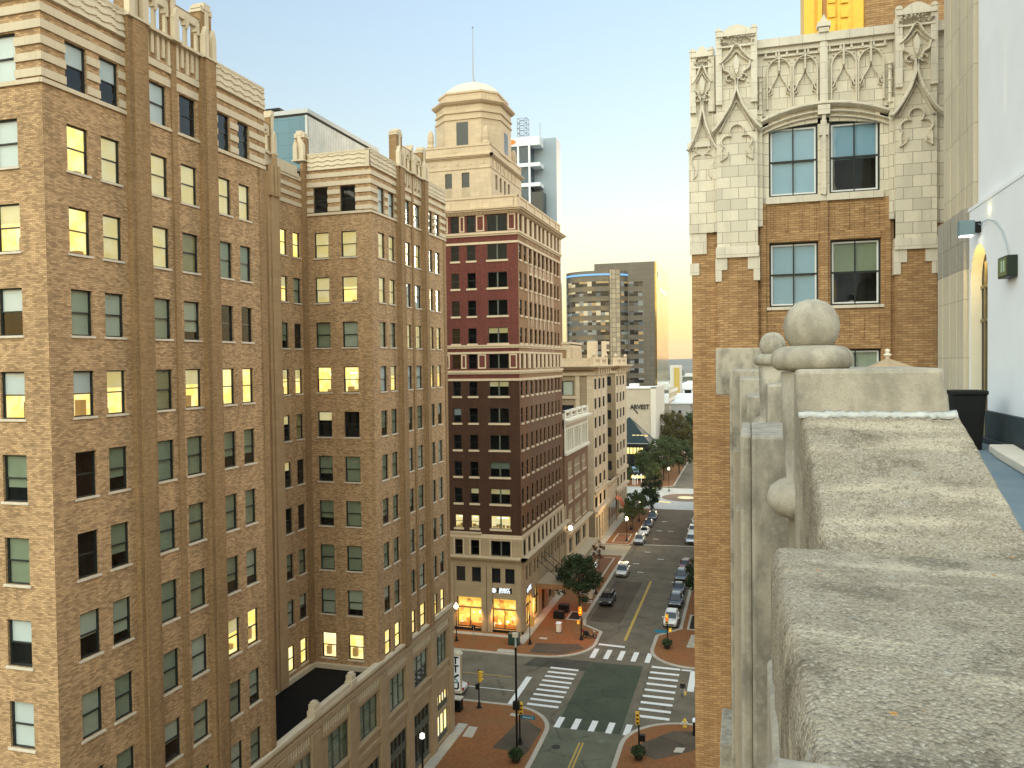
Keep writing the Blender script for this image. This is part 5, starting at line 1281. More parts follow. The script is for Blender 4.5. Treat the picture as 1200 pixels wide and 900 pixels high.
# ball finials on engaged shafts
def finial(x,y,s=1.0):
    o=MB(); R=.083*s
    o.lathe([(R*1.06,-.10),(R*1.06,.0)] if 0 else [(.001,.188*s),(.02*s,.187*s),(.045*s,.178*s),(.066*s,.158*s),(.080*s,.130*s),(.084*s,.102*s),(.079*s,.072*s),(.066*s,.048*s),(.060*s,.043*s)][::-1],(0,0,0),28)
    b=o.build('ball',[M['cast_stone']],None,smooth=True,uv=False)
    o=MB(); o.lathe([(.070*s,-.034*s),(.100*s,-.032*s),(.117*s,-.020*s),(.122*s,.002*s),(.117*s,.024*s),(.100*s,.038*s),(.075*s,.044*s),(.05*s,.045*s)],(0,0,0),28); rr=o.build('ring',[M['cast_stone']],None,smooth=True,uv=False)
    o=MB(); o.lathe([(q*.88,zz+.018) for q,zz in [(.070,-3.0),(.070,-.78),(.10,-.74),(.125,-.69),(.10,-.645),(.070,-.63),(.070,-.455),(.105,-.445),(.132,-.42),(.136,-.40),(.126,-.37),(.10,-.352),(.076,-.345),(.086,-.22),(.090,-.05)]],(0,0,0),28); sh=o.build('shaft',[M['cast_stone']],None,smooth=True,uv=False)
    e=bpy.data.objects.new('ball_finial',sh.data); bpy.data.objects.remove(sh); COL.objects.link(e)
    e.parent=B; e.location=Vector((x,y,Z))-Vector((.3,1.6,33.3))
    b.parent=e; rr.parent=e
    return e
finial(.168,2.36,.88); finial(.140,5.0,.88)
# piers of the facade below and beyond, stepping out to the street
def pier(x0,x1,y0,y1,z1,z0=0,mat=None): 
    mb=MB(); mb.box(x0,x1,y0,y1,z0,z1); return sub('stone_pilaster',mb,[mat or M['cast_stone']],bevel=.012,uv=False)
pier(.012,.25,3.18,3.9,Z-.285); pier(-.030,.012,3.24,3.9,Z-.285)
pier(.155,.5,5.05,5.6,Z-.0+.01,Z-.5); 
pier(.10,.5,4.55,5.2,Z-.13,Z-.6)
pier(-.01,.5,6.2,7.2,Z-.26); pier(-.065,.5,6.8,7.8,Z-.145); pier(-.16,.5,7.6,9,Z-.085)
pier(-.125,.5,7.3,7.6,Z-.78,0,M['limestone']); pier(-.105,.5,7.0,7.3,Z-1.25,0,M['limestone'])
pier(-.33,.30,8.9,9.9,Z+.135,Z-.365)
pier(-.30,-.05,8.5,9.4,Z-3.95,Z-4.5)
pier(.05,.5,9.5,27.2,Z-.5)
block('parapet_wall',.25,.50,.52,2.75,27.2,Z-1.9,Z-.12)
# little pointed roof peeping over the block
R_=empty('roof_finial',(1.37,9.0,34.5),label='small pointed tan cap with a knob finial peeping over the far parapet block',cat='finial')
m=MB(); m.loft([[(-.62,-.5,.9),(.75,-.5,.9),(.75,.5,.9),(-.62,.5,.9)],[(-.25,-.3,1.08),(.3,-.3,1.08),(.3,.3,1.08),(-.25,.3,1.08)],[(-.03,-.03,1.2),(.03,-.03,1.2),(.03,.03,1.2),(-.03,.03,1.2)]]); m.box(-.4,.5,-.4,.4,-2.8,.9); m.build('cap',[M['stone_brown']],R_); R_.scale=(.42,)*3
m=MB(); m.lathe([(.02,1.18),(.06,1.2),(.025,1.24),(.09,1.27),(.10,1.30),(.03,1.34),(.06,1.37),(.06,1.41),(.01,1.44)],(0,0,0),10); m.build('knob',[M['terracotta_plain']],R_,smooth=True)
# ------------------------------------------------------------------ street
def asphalt(name,c,warm=(.0,.0,.0)):
    t=NT(name); n=t.noise(.35,5); n2=t.noise(3.0,4,stretch=(1.,.25,1)); n3=t.noise(60,2)
    col=t.mix(t.ramp(n,.35,.68),scl(c,.78),scl(c,1.22)); col=t.mix(t.math('MULTIPLY',t.ramp(n2,.5,.72),.45,True),col,scl(c,.62)); col=t.mix(t.math('MULTIPLY',t.ramp(n3,.35,.65),.25),col,scl(c,1.5))
    v=t.node('ShaderNodeTexVoronoi',_feature='DISTANCE_TO_EDGE'); v.inputs['Scale'].default_value=.16; t.t.links.new(t.pos(),v.inputs['Vector'])
    wob=t.noise(1.3,4); cr=t.math('LESS_THAN',t.math('ADD',v.outputs['Distance'],t.math('MULTIPLY',t.math('SUBTRACT',wob,.5),.12)),.010)
    col=t.mix(t.math('MULTIPLY',cr,.5),col,scl(c,.45))
    t.bsdf(col,.85,0,t.bump(n3,.2,.01),.25); return t.m
M['asphalt']=asphalt('worn asphalt',(.138,.118,.086)); M['asphalt_green']=asphalt('greenish old asphalt',(.118,.122,.086)); M['asphalt_dark']=asphalt('fresh dark asphalt',(.055,.066,.044)); M['asphalt_brown']=asphalt('brown asphalt',(.092,.07,.048)); M['asphalt_patch']=asphalt('dark patch asphalt',(.06,.058,.045))
def plate(name,polys,z,m):
    mb=MB()
    for p in polys: mb.face([(x,y,z) for x,y in p])
    return structure(mb.build(name,[m]))
plate('road',[[(-150,-60),(60,-60),(60,1500),(-150,1500)]],0.0,M['asphalt'])
plate('road_patch',[[(-18.2,40),(-11.4,40),(-11.4,74.85),(-18.2,74.85)]],.004,M['asphalt_green'])
plate('road_patch',[[(-18.3,74.9),(-11.15,74.9),(-11.2,79.25),(-18.3,79.25)]],.004,M['asphalt_green'])
plate('road_patch',[[(-17.9,74.85),(-11.72,74.85),(-11.72,92.4),(-17.9,92.4)]],.008,M['asphalt_dark'])
plate('road_patch',[[(-25.2,89.4),(-17.9,89.4),(-17.9,92.5),(-24.4,92.5)]],.008,M['asphalt_patch'])
plate('road_patch',[[(-21.3,155.0),(-8.9,155.0),(-8.9,193),(-21.3,193)]],.004,M['asphalt_brown'])
plate('road_patch',[[(-20.8,107),(-16.6,107),(-16.2,128),(-20.6,128)]],.004,M['asphalt_brown'])
# paint
def paintmat(name,c):
    t=NT(name); n=t.noise(2.5,5); n2=t.noise(26,3); w=t.math('MULTIPLY',t.ramp(n2,.50,.62),t.math('ADD',.18,t.math('MULTIPLY',t.ramp(n,.4,.7),.55)),True); t.bsdf(t.mix(w,c,(.16,.15,.12)),.75,0,None,.3); return t.m
M['paint']=paintmat('worn white road paint',(.74,.74,.72)); M['paint_y']=paintmat('worn yellow road paint',(.50,.33,.07))
z=.014
left=[[(-22.0+.06*i*0,79.0+.04+i*1.275),(-18.68,78.9+.04+i*1.275),(-18.68,79.38+.04+i*1.275),(-22.0,79.48+.04+i*1.275)] for i in range(9)]
right=[[(-10.78,79.0+i*1.66),(-7.55,78.9+i*1.66),(-7.55,79.45+i*1.66),(-10.78,79.55+i*1.66)] for i in range(9)]
plate('zebra_stripe',left+right,z,M['paint'])
plate('zebra_stripe',[[(-18.15+i*1.665,74.75),(-17.55+i*1.665,74.75),(-17.5+i*1.665,77.1),(-18.1+i*1.665,77.1)] for i in range(5)]+[[(-18.25+i*1.62,93.65),(-17.65+i*1.62,93.65),(-17.6+i*1.62,96.8),(-18.2+i*1.62,96.8)] for i in range(5)],z,M['paint'])
plate('stop_line',[[(-18.0,98.15),(-14.7,97.9),(-14.7,98.5),(-18.0,98.75)],[(-23.95,78.7),(-23.3,78.7),(-23.3,86.2),(-23.95,86.2)],[(-6.4,86.5),(-5.7,86.5),(-5.7,92.4),(-6.4,92.4)],[(-7.4,92.2),(-6.2,92.2),(-6.2,92.6),(-7.4,92.6)],[(-21,154.4),(-9,155.2),(-9,155.5),(-21,154.7)]],z,M['paint'])
plate('parking_tick',[[(x,y),(x+1.1,y),(x+1.1,y+.35),(x,y+.35)] for x,y in ((-18.5,148.6),(-15.6,143.7),(-19.3,139.5),(-11.2,145.5),(-17.9,134),(-16.0,168),(-18.2,160),(-18.3,168),(-18.3,178),(-11.8,129),(-11.8,136))],z,M['paint'])
plate('centre_line',[[(-15.2,100.5),(-14.85,100.5),(-14.85,129),(-15.2,129)],[(-15.15,40),(-15.0,40),(-15.0,72.3),(-15.15,72.3)],[(-14.82,40),(-14.67,40),(-14.67,72.3),(-14.82,72.3)],[(-60,85.6),(-25.5,85.6),(-25.5,85.72),(-60,85.72)]],z,M['paint_y'])
plate('edge_line',[[(-40,82.0),(-24.2,82.0),(-24.2,82.15),(-40,82.15)]],z,M['paint'])
plate('plaza',[[(-60,193.4),(30,193.4),(30,226),(-60,226)]],.006,blocks('pale plaza paving',(.40,.41,.40),(.30,.3,.29),4,4,.05,tint=.06))
def disc(x,y,r,n=28): return [(x+r*math.cos(2*PI*i/n),y+r*math.sin(2*PI*i/n)) for i in range(n)]
plate('medallion',[disc(-15.4,211,6.2)],.010,plain('brown brick paving ring',(.16,.11,.08),.9))
plate('medallion_light',[disc(-15.4,211,2.2)],.014,glow('lit inlay',(1,.85,.5),.12))
plate('edge_glow_strip',[[(-22.2,203.4),(-18.7,202.2),(-18.5,203.2),(-22,204.6)]],.014,glow('lit plaza edge',(1,.80,.25),.2))
# manhole covers
def manhole(x,y,r,lab,c):
    m=MB(); m.lathe([(r,-.0),(r,.012),(r*.85,.016),(.01,.016)],(0,0,0),18); 
    o=m.build('manhole_cover',[c],loc=(x,y,.004)); tag(o,lab,'manhole cover','manhole covers in the road')
M['iron']=plain('rusty iron',(.045,.042,.035),.7,.3,var=.3,scale=20)
manhole(-17.0,70.9,.42,'dark oval manhole cover in the green grey road near the left kerb',M['iron']); manhole(-13.2,73.0,.40,'pale ringed manhole cover in the road before the near crosswalk',plain('pale iron ring',(.14,.15,.11),.8))
# sidewalks with kerbs
M['paver']=None
t=NT('brown brick pavers'); b=t.node('ShaderNodeTexBrick',Color1=(.31,.125,.045),Color2=(.21,.08,.028),Mortar=(.16,.09,.05),Scale=1.0); b.inputs['Brick Width'].default_value=.22; b.inputs['Row Height'].default_value=.11; b.inputs['Mortar Size'].default_value=.006; t.t.links.new(t.uvv(),b.inputs['Vector'])
n=t.noise(.4,4); n2=t.noise(5,3); col=t.mix(t.math('MULTIPLY',t.ramp(n,.45,.65),.55),b.outputs['Color'],(.21,.115,.05)); col=t.mix(t.math('MULTIPLY',t.ramp(n2,.5,.7),.3),col,(.12,.07,.04)); t.bsdf(col,.88,0,None,.2); M['paver']=t.m
M['kerb']=blocks('pale concrete kerb',(.42,.38,.31),(.2,.18,.15),2.6,9,.02,tint=.1)
def fillet(a,b,c,r,n=7):
    a,b,c=Vector(a),Vector(b),Vector(c); u=(a-b).normalized(); v=(c-b).normalized(); ang=u.angle(v); d=r/math.tan(ang/2); p=b+u*d; q=b+v*d; ce=b+(u+v).normalized()*(r/math.sin(ang/2))
    a0=math.atan2(*(p-ce).yx); a1=math.atan2(*(q-ce).yx); da=(a1-a0+PI)%(2*PI)-PI
    return [(ce.x+r*math.cos(a0+da*i/n),ce.y+r*math.sin(a0+da*i/n)) for i in range(n+1)]
def offset(poly,d):
    out=[]; n=len(poly)
    for i in range(n):
        p0,p1,p2=Vector(poly[i-1]),Vector(poly[i]),Vector(poly[(i+1)%n])
        e1=(p1-p0).normalized(); e2=(p2-p1).normalized(); n1=Vector((-e1.y,e1.x)); n2=Vector((-e2.y,e2.x)); k=(n1+n2)
        k=k/max(.5,k.dot(n1)) if k.length>1e-6 else n1
        out.append((p1.x+k.x*d,p1.y+k.y*d))
    return out
def sidewalk(poly,w=.42):
    m=MB(); inner=offset(poly,w); m.prism(inner,-.05,.13); structure(m.build('sidewalk',[M['paver']]))
    k=MB(); n=len(poly)
    for i in range(n):
        j=(i+1)%n; a,b,c,d=poly[i],poly[j],inner[j],inner[i]
        k.face([(*a,.125),(*b,.125),(*c,.134),(*d,.134)]); k.face([(*a,0.),(*b,0.),(*b,.125),(*a,.125)])
    structure(k.build('kerb',[M['kerb']]))
# counter-clockwise outlines
sidewalk([(-60,40),(-21.3,40),(-21.3,55)]+[(-18.3,60)]+[(-18.25,68)]+fillet((-18.25,66),(-18.4,78.4),(-27,78.6),5.2,9)+[(-60,78.6)])
sidewalk([(-60,92.1)]+[(-27,92.1)]+fillet((-27,92.1),(-18.0,92.6),(-18.2,101),6.0,9)+[(-18.25,102.9),(-20.9,105.2),(-21.4,108),(-21.4,144.9),(-60,145.2)])
sidewalk([(-60,153.2),(-22.2,153.2),(-21.5,154.5),(-21.5,191.5),(-22.5,193.2),(-60,193.2)])
sidewalk([(-60,226.5),(-23,226.5),(-20.0,230),(-20.0,420),(-60,420)])
sidewalk([(10,78.7),(-4,78.7)]+fillet((-3,78.7),(-11.5,78.4),(-11.5,66),6.0,9)+[(-11.5,60),(-8.9,55),(-8.9,40),(10,40)])
sidewalk([(12,92.7),(12,193),(-8.8,193),(-8.8,106.5),(-11.5,103.2)]+fillet((-11.5,103.2),(-11.6,93.0),(-2,92.7),5.2,9))
sidewalk([(12,226.5),(12,420),(-8.8,420),(-8.8,228)])
plate('driveway',[[(-60,145.3),(-21.4,145.1),(-21.4,153.1),(-60,153.1)]],.035,blocks('tan concrete drive',(.36,.31,.23),(.22,.19,.14),3,3,.03))
M['strip']=blocks('light concrete strip',(.46,.42,.34),(.25,.22,.18),1.5,1.5,.02)
def strips(polys): return plate('concrete_strip',polys,.139,M['strip'])
strips([[(-28,95.9),(-26.9,95.9),(-26.9,145),(-28,145)],[(-60,97.6),(-28,97.6),(-28,98.6),(-60,98.6)],[(-27.2,50),(-26.2,50),(-26.2,73),(-27.2,73)],[(-28.1,153.4),(-26.6,153.4),(-26.6,193),(-28.1,193)],[(-21.9,108),(-21.5,108),(-21.5,144.6),(-21.9,144.6)]])
# planting beds and tree pits: pale rims round dark soil
def bed(x0,x1,y0,y1,lab,soil):
    o=MB(); w=.28
    o.box(x0,x1,y0,y0+w,.132,.19); o.box(x0,x1,y1-w,y1,.132,.19); o.box(x0,x0+w,y0+w,y1-w,.132,.19); o.box(x1-w,x1,y0+w,y1-w,.132,.19)
    e=empty('planting_bed',((x0+x1)/2,(y0+y1)/2,.13),label=lab,cat='planting bed',group='planting beds in the sidewalks'); bpy.context.view_layer.update()
    for nm,mb,mt in (('rim',o,M['strip']),): q=mb.build(nm,[mt],e); q.matrix_parent_inverse=e.matrix_world.inverted()
    s=MB(); s.box(x0+w,x1-w,y0+w,y1-w,.132,.16); q=s.build('soil',[soil],e); q.matrix_parent_inverse=e.matrix_world.inverted()
M['soil']=plain('dark soil',(.03,.022,.015),.95,var=.4,scale=6); M['mulch']=plain('red mulch',(.20,.085,.045),.95,var=.35,scale=6)
bed(-24.0,-21.9,106.5,110.2,'pale rimmed tree pit with dark soil under the big dark street tree',M['soil'])
bed(-24.6,-22.6,118.8,121.5,'dark tree pit with pale rim beside the silver car parked alone',M['soil'])
bed(-23.2,-22.0,114.6,116.0,'tiny pale rimmed pit at the kerb beside the dark car',M['mulch'])
bed(-25.8,-22.9,124.5,142.5,'long reddish planting bed with the small red sapling',M['mulch'])
bed(-25.6,-22.6,155.0,163.0,'reddish planting bed beside the lit globe lamp beyond the driveway',M['mulch'])
bed(-7.8,-4.8,106.2,112.5,'planting bed under the dark tree on the right sidewalk',M['soil'])
plate('paving_patch',[[(-7.4,99.6),(-6.4,99.6),(-6.1,104.4),(-7.1,104.4)],[(-25.9,70.4),(-24.9,70.4),(-25.1,72.6),(-26.0,72.6)],[(-29.5,92.6),(-27.2,92.6),(-27.2,93.6),(-29.5,93.6)],[(-6.6,72.3),(-5.8,72.4),(-5.6,73.4),(-6.4,73.3)],[(-22.9,75.9),(-22.1,75.7),(-22.0,76.3),(-22.8,76.5)],[(-25.6,98.2),(-24.6,98.2),(-24.6,98.8),(-25.6,98.8)]],.142,M['strip'])
plate('brown_band',[[(-25.5,93.2),(-21.5,93.6),(-19.4,96.2),(-20.4,97.5),(-25.5,96.6)],[(-22.5,69.0),(-19.2,68.6),(-19.0,73.6),(-21.5,75.8)],[(-10.5,72),(-8,70.5),(-3,74.5),(-3,77.3),(-7,76.5)]],.140,M['asphalt_brown'])

# ------------------------------------------------------------------ street furniture
M['yellow']=plain('signal yellow',(.66,.42,.05),.5,var=.06); M['street_blue']=plain('street sign blue',(.02,.17,.28),.5)
M['red_lamp']=glow('red signal lamp',(1,.05,.01),.75); M['amber']=glow('amber hand signal',(1,.34,.03),.7); M['lens_off']=plain('dark lens',(.09,.02,.015),.3)
def planter(x,y,lab,flower=None,r=.62):
    e=empty('potted_shrub',(x,y,.13),label=lab,cat='plant',group='round shrubs at the foot of the corner posts')
    m=MB(); m.lathe([(.30,0),(.42,.45),(.46,.5),(.40,.5),(.38,.44),(.01,.44)],(0,0,0),12); m.build('pot',[M['soil']],e)
    m=MB(); rng=random.Random(int(x*10+y))
    for i in range(420):
        a=rng.uniform(0,2*PI); b=math.acos(rng.uniform(-.5,1)); rr=r*rng.uniform(.5,1.08); c=Vector((rr*math.sin(b)*math.cos(a),rr*math.sin(b)*math.sin(a),.72+rr*.75*math.cos(b)))
        d=Vector((rng.gauss(0,1),rng.gauss(0,1),rng.gauss(0,1))).normalized()*.11; f=d.orthogonal().normalized()*.075
        m.face([c-d,c+f,c+d,c-f],1 if flower and rng.random()<.3 else 0)
    m.build('leaves',[M['leaf_dark'],plain('pink flowers',flower,.8) if flower else M['leaf_dark']],e,uv=False)
def post(e,h,r=.075,base=True):
    m=MB(); m.tube([(0,0,0),(0,0,h)],r,8); m.build('post',[M['metal_black']],e,uv=False)
    if base: m=MB(); m.lathe([(.30,0),(.30,.06),(.16,.12),(.14,.5),(.09,.6)],(0,0,0),10); m.build('base',[M['metal_black']],e,uv=False)
def head(e,x,y,z,rot,lamps,scale=1.,h=1.05):
    """three-lamp signal head facing -y before rotation; lamps lit list of bool materials top to bottom"""
    g=MB(); g.box(-.17,.17,-.0,.25,0,h); g.box(-.19,.19,.25,.28,-.03,h+.03)
    o=g.build('signal_head',[M['yellow']],e,uv=False); o.location=(x,y,z); o.rotation_euler=(0,0,rot)
    n=len(lamps)
    for i,k in enumerate(lamps):
        zz=h-(i+.5)*h/n; q=MB(); F=Fr('-Y',0); q.fpoly(F,[(.12*math.cos(a*PI/6),zz+.12*math.sin(a*PI/6)) for a in range(12)],0,.02); q.build('lamp',[M[k]],o,uv=False)
        v=MB(); pts=[(.14*math.cos(PI*a/6),zz+.14*math.sin(PI*a/6)) for a in range(7)]; v.loft([[F.p(u,w,.0) for u,w in pts],[F.p(u,w,.2) for u,w in pts]],closed=False); v.build('visor',[M['yellow']],o,uv=False)
def signal(x,y,h,lab): 
    e=empty('signal_post',(x,y,.13),label=lab,cat='traffic signal',group='traffic signals at the intersection'); post(e,h); return e
def boxx(e,name,x,y,z,w,d,h,mt): m=MB(); m.box(x-w/2,x+w/2,y-d/2,y+d/2,z,z+h); return m.build(name,[mt],e,uv=False)
# ------------------------------------------------------------------ trees
def leafmat(name,a,b):
    t=NT(name); oi=t.n.new('ShaderNodeObjectInfo'); col=t.mix(t.ramp(t.noise(.9,3),.35,.65),a,b); col=t.mix(t.ramp(t.noise(9,1),.3,.7),scl(a,.8),col)
    d=t.node('ShaderNodeBsdfPrincipled',Roughness=.6); t.t.links.new(col,d.inputs['Base Color']); d.inputs['Specular IOR Level'].default_value=.25
    tl=t.node('ShaderNodeBsdfTranslucent'); t.t.links.new(col,tl.inputs['Color']); mx=t.n.new('ShaderNodeMixShader'); mx.inputs[0].default_value=.3; t.t.links.new(d.outputs[0],mx.inputs[1]); t.t.links.new(tl.outputs[0],mx.inputs[2]); t.t.links.new(mx.outputs[0],t.out.inputs[0]); return t.m
M['leaf_dark']=leafmat('dark green leaves',(.04,.064,.025),(.075,.11,.042)); M['leaf_mid']=leafmat('mid green leaves',(.06,.09,.03),(.11,.13,.045)); M['leaf_olive']=leafmat('olive gold leaves',(.11,.095,.025),(.17,.14,.04)); M['leaf_red']=leafmat('reddish leaves',(.24,.11,.06),(.32,.17,.10))
M['bark']=plain('bark',(.075,.058,.042),.9,var=.3,scale=8)
def tree_mesh(seed,h,rx,rz,n,leaf,clumps=46,trunk=.16,cz=None,ls=.2):
    rng=random.Random(seed); cz=cz or h-rz
    tm=MB(); tm.tube([(0,0,0),(.05,.02,h*.2),(.02,-.06,h*.4),(.08,.05,cz)],trunk,8,0,trunk*.55)
    cl=[]
    for i in range(clumps):
        while True:
            p=Vector((rng.uniform(-1,1),rng.uniform(-1,1),rng.uniform(-.95,1)))
            if p.length<1: break
        L=p.length; p=p*(.55+.45*rng.random())/max(L,.3) if rng.random()<.7 else p
        p=Vector((p.x*rx,p.y*rx,p.z*rz+cz)); cl.append((p,rng.uniform(.22,.42)*rx*.72))
        if i%2==0:
            s=Vector((.04,0,h*rng.uniform(.28,.5))); mid=s.lerp(p,.5)+Vector((0,0,.25)); tm.tube([s,mid,p],trunk*.38,5,0,.025)
    lm=MB()
    for i in range(n):
        p,r=cl[rng.randrange(len(cl))]; d=Vector((rng.gauss(0,1),rng.gauss(0,1),rng.gauss(0,.8))).normalized()*r*rng.uniform(.35,1.12); c=p+d
        a=Vector((rng.gauss(0,1),rng.gauss(0,1),rng.gauss(0,.7))).normalized(); b=a.orthogonal().normalized(); b.rotate(Matrix.Rotation(rng.uniform(0,6.3),3,a)); s=ls*rng.uniform(.6,1.25)
        lm.face([c-a*s,c+b*s*.55,c+a*s,c-b*s*.55])
    return tm,lm,leaf
def make_tree(name,args,loc,lab,cat='tree',group=None):
    tm,lm,leaf=tree_mesh(*args[0],**args[1]); e=empty(name,loc,label=lab,cat=cat,group=group)
    tm.build('trunk',[M['bark']],e,uv=False); lm.build('crown',[M[leaf]],e,uv=False); return e
GT='trees along the street'
T1=make_tree('street_tree',((11,8.7,3.1,3.0,5200,'leaf_dark'),dict(cz=5.5,trunk=.14,clumps=48)),(-22.4,108.0,.13),'big dark broad street tree in front of the red tower canopy',group=GT)
T2=make_tree('street_tree',((12,6.6,2.7,2.1,2600,'leaf_mid'),dict(clumps=34,trunk=.09)),(-22.9,165,.13),'open airy tree behind the lit globe lamp and the parked cars',group=GT)
T3=make_tree('street_tree',((13,8.2,3.0,2.7,3400,'leaf_dark'),dict(clumps=36)),(-21.8,190.5,.13),'dark tree with a pale trunk at the edge of the plaza',group=GT)
dup(T2,(-23.2,176,.13),1.1,'airy tree between two globe lamps near the plaza',group=GT,scale=1.0)
dup(T3,(-21.2,183,.13),2.0,'dark round tree over the farthest car of the left row',group=GT,scale=.82)
dup(T1,(-6.4,115.0,.13),.7,'dark tree pressed against the brick corner over the right row of cars',group=GT,scale=(.62,.8,.86))
dup(T3,(-7.3,186,.13),.4,'small dark tree at the far right kerb beyond the parked cars',group=GT,scale=.55)
T4=make_tree('avenue_tree',((21,13,5.2,5.2,5200,'leaf_mid'),dict(clumps=60,trunk=.25,ls=.32)),(-24.0,240,.13),'tall dark avenue tree rising just behind the plaza lamp',group='avenue trees beyond the plaza')
T5=make_tree('avenue_tree',((22,18,6.2,6.6,5600,'leaf_olive'),dict(clumps=60,trunk=.28,ls=.36)),(-24.0,272,.13),'tallest avenue tree with golden olive crown before the grey block',group='avenue trees beyond the plaza')
GA='avenue trees beyond the plaza'
dup(T4,(-29,236,.13),1.2,'dark avenue tree beside the glass pavilion wall',group=GA,scale=.72); dup(T4,(-20.6,254,.13),2.2,'dark avenue tree leaning over the road kerb',group=GA,scale=.86)
dup(T4,(-18.5,292,.13),.5,'dark avenue tree near the brick corner edge, upper right of the row',group=GA,scale=1.3); dup(T5,(-29,292,.13),1.0,'olive avenue tree close to the bank block fin',group=GA,scale=.9)
dup(T4,(-14.0,330,.13),3.0,'distant dark tree closing the avenue beside the brick corner',group=GA,scale=1.25); dup(T4,(-25.5,228,.13),4.0,'low dark tree at the plaza corner by the cafe lights',group=GA,scale=.52)
dup(T4,(-33,229,.13),5.0,'small dark tree in front of the lit pavilion base',group=GA,scale=.42)
make_tree('sapling',((31,4.8,1.2,1.7,520,'leaf_red'),dict(clumps=16,trunk=.05,ls=.16)),(-24.3,134,.13),'thin reddish sapling in the long mulch bed',group=None)
# cafe lights by the pavilion
for i,(x,y,zz) in enumerate(((-31.5,229,3.0),(-30.4,230,2.7),(-29.2,229.5,2.9),(-30.8,228,2.2))):
    m=MB(); m.lathe([(.02,-.2),(.15,-.14),(.2,0),(.15,.14),(.02,.2)],(0,0,0),8); m.tube([(0,0,-zz+.1),(0,0,-.2)],.05); o=m.build('globe_light',[M['globe_dim']],loc=(x,y,zz+.1),uv=False); tag(o,'small white globe light in the cluster by the glass pavilion','lamp',group='cluster of globe lights by the pavilion')

# posts on the four corners
e=signal(-26.4,76.9,3.9,'black signal post on the near left sidewalk beside the white blade sign'); head(e,.25,0,2.7,PI*.75,['lens_off']*3); boxx(e,'button_box',-.15,-.1,1.9,.3,.25,.5,M['metal_black'])
e=signal(-20.26,70.4,3.75,'yellow faced signal post with a blue street name plate beside the tall black lamp post'); head(e,.16,-.1,2.75,.25,['lens_off']*3)
m=MB(); m.box(.1,1.45,-.02,.02,2.35,2.72); m.build('name_plate',[M['street_blue']],e,uv=False); text_obj('lettering','Boston S',.26,M['white_paint'],e,(.78,-.03,2.53),(PI/2,0,0),.004)
e=signal(-9.4,70.6,4.0,'yellow and red signal post on the near right corner with a black box halfway'); head(e,-.1,-.1,2.95,.1,['lens_off']*3); boxx(e,'control_box',.32,0,1.5,.45,.35,.55,M['metal_black'])
e=signal(-20.33,99.2,4.1,'signal post with glowing red lamp on the far left corner'); head(e,-.1,-.15,3.1,-.05,['red_lamp','lens_off','lens_off']); head(e,-.35,-.1,1.95,0,['amber'],h=.4)
l=bpy.data.lights.new('signal_light','POINT'); l.energy=60; l.color=(1,.12,.02); l.shadow_soft_size=.12; lo=bpy.data.objects.new('signal_light',l); COL.objects.link(lo); lo.parent=e; lo.location=(-.1,-.55,3.7)
e=signal(-9.6,99.0,4.0,'signal post glowing orange in front of the white car on the far right corner'); head(e,-.05,-.15,3.0,.0,['amber','red_lamp','lens_off']); head(e,.35,-.1,1.95,0,['amber'],h=.4)
m=MB(); m.box(-1.5,-.1,-.02,.02,1.75,2.1); m.build('name_plate',[M['street_blue']],e,uv=False)
e=empty('lamp_post',(-19.7,67.45,.13),label='tall black lamp post rising from the near left corner, pale fitting on top',cat='street lamp')
post(e,10.0,.1); boxx(e,'control_box',0,-.05,4.5,.55,.4,.7,M['metal_black']); m=MB(); m.lathe([(.06,9.6),(.09,9.6),(.09,10.9),(.05,10.95)],(0,0,0),8); m.build('pale_sleeve',[plain('pale blue metal',(.42,.50,.52),.4)],e,uv=False); boxx(e,'fitting',.0,0,10.9,.5,.3,.35,M['sill'])
e=empty('lamp_post',(-24.2,56.9,.13),label='slim black lamp post standing before the tan podium windows with a pale cap',cat='street lamp')
post(e,6.1,.085); m=MB(); m.lathe([(.05,6.1),(.22,6.2),(.2,6.5),(.05,6.6)],(0,0,0),8); m.build('pale_cap',[M['globe_dim']],e,uv=False)
planter(-19.7,67.0,'round dark shrub pot at the foot of the tall black lamp post'); planter(-9.4,70.2,'round dark shrub pot at the foot of the near right signal post'); planter(-9.6,98.6,'round dark shrub pot at the foot of the far right signal post')
# globe street lamps
def globe_lamp(x,y,lab,mt='globe',h=4.35,lit=None):
    e=empty('globe_lamp',(x,y,.13),label=lab,cat='street lamp',group='globe street lamps'); post(e,h-.25,.06)
    m=MB(); m.lathe([(.04,-.30),(.16,-.26),(.26,-.1),(.27,.08),(.18,.26),(.06,.36),(.02,.48)],(0,0,h),10); m.build('globe',[M[mt]],e,smooth=True,uv=False)
    if lit:
        l=bpy.data.lights.new('lamp_light','POINT'); l.energy=lit; l.color=(1,.72,.36); l.shadow_soft_size=.3; lo=bpy.data.objects.new('lamp_light',l); COL.objects.link(lo); lo.parent=e; lo.location=(0,0,h+.55)
globe_lamp(-22.8,156.3,'brightest globe lamp beside the first silver car of the left row',lit=420)
globe_lamp(-23.0,176.9,'globe lamp among airy trees halfway along the left row of cars'); globe_lamp(-21.8,193.0,'globe lamp in the tree at the plaza edge',lit=160)
globe_lamp(-20.6,220,'warm glowing lamp under the dark avenue trees beyond the plaza',h=6,lit=900); globe_lamp(-20.4,277,'tiny far globe lamp near the brick corner','globe')
globe_lamp(-22.2,119.6,'white globe lamp poking out of the big dark street tree','globe_dim')
globe_lamp(-35.5,95.0,'warm acorn lamp beside the lit yellow shop window, left of the blade sign','globe'); 
e=empty('signal_post',(-26.2,96.1,.13),label='slim black post with an orange sign board by the corner shop',cat='signal post'); post(e,3.6,.06); boxx(e,'sign_board',.3,0,2.2,.5,.1,1.2,plain('orange board',(.60,.30,.08),.6))
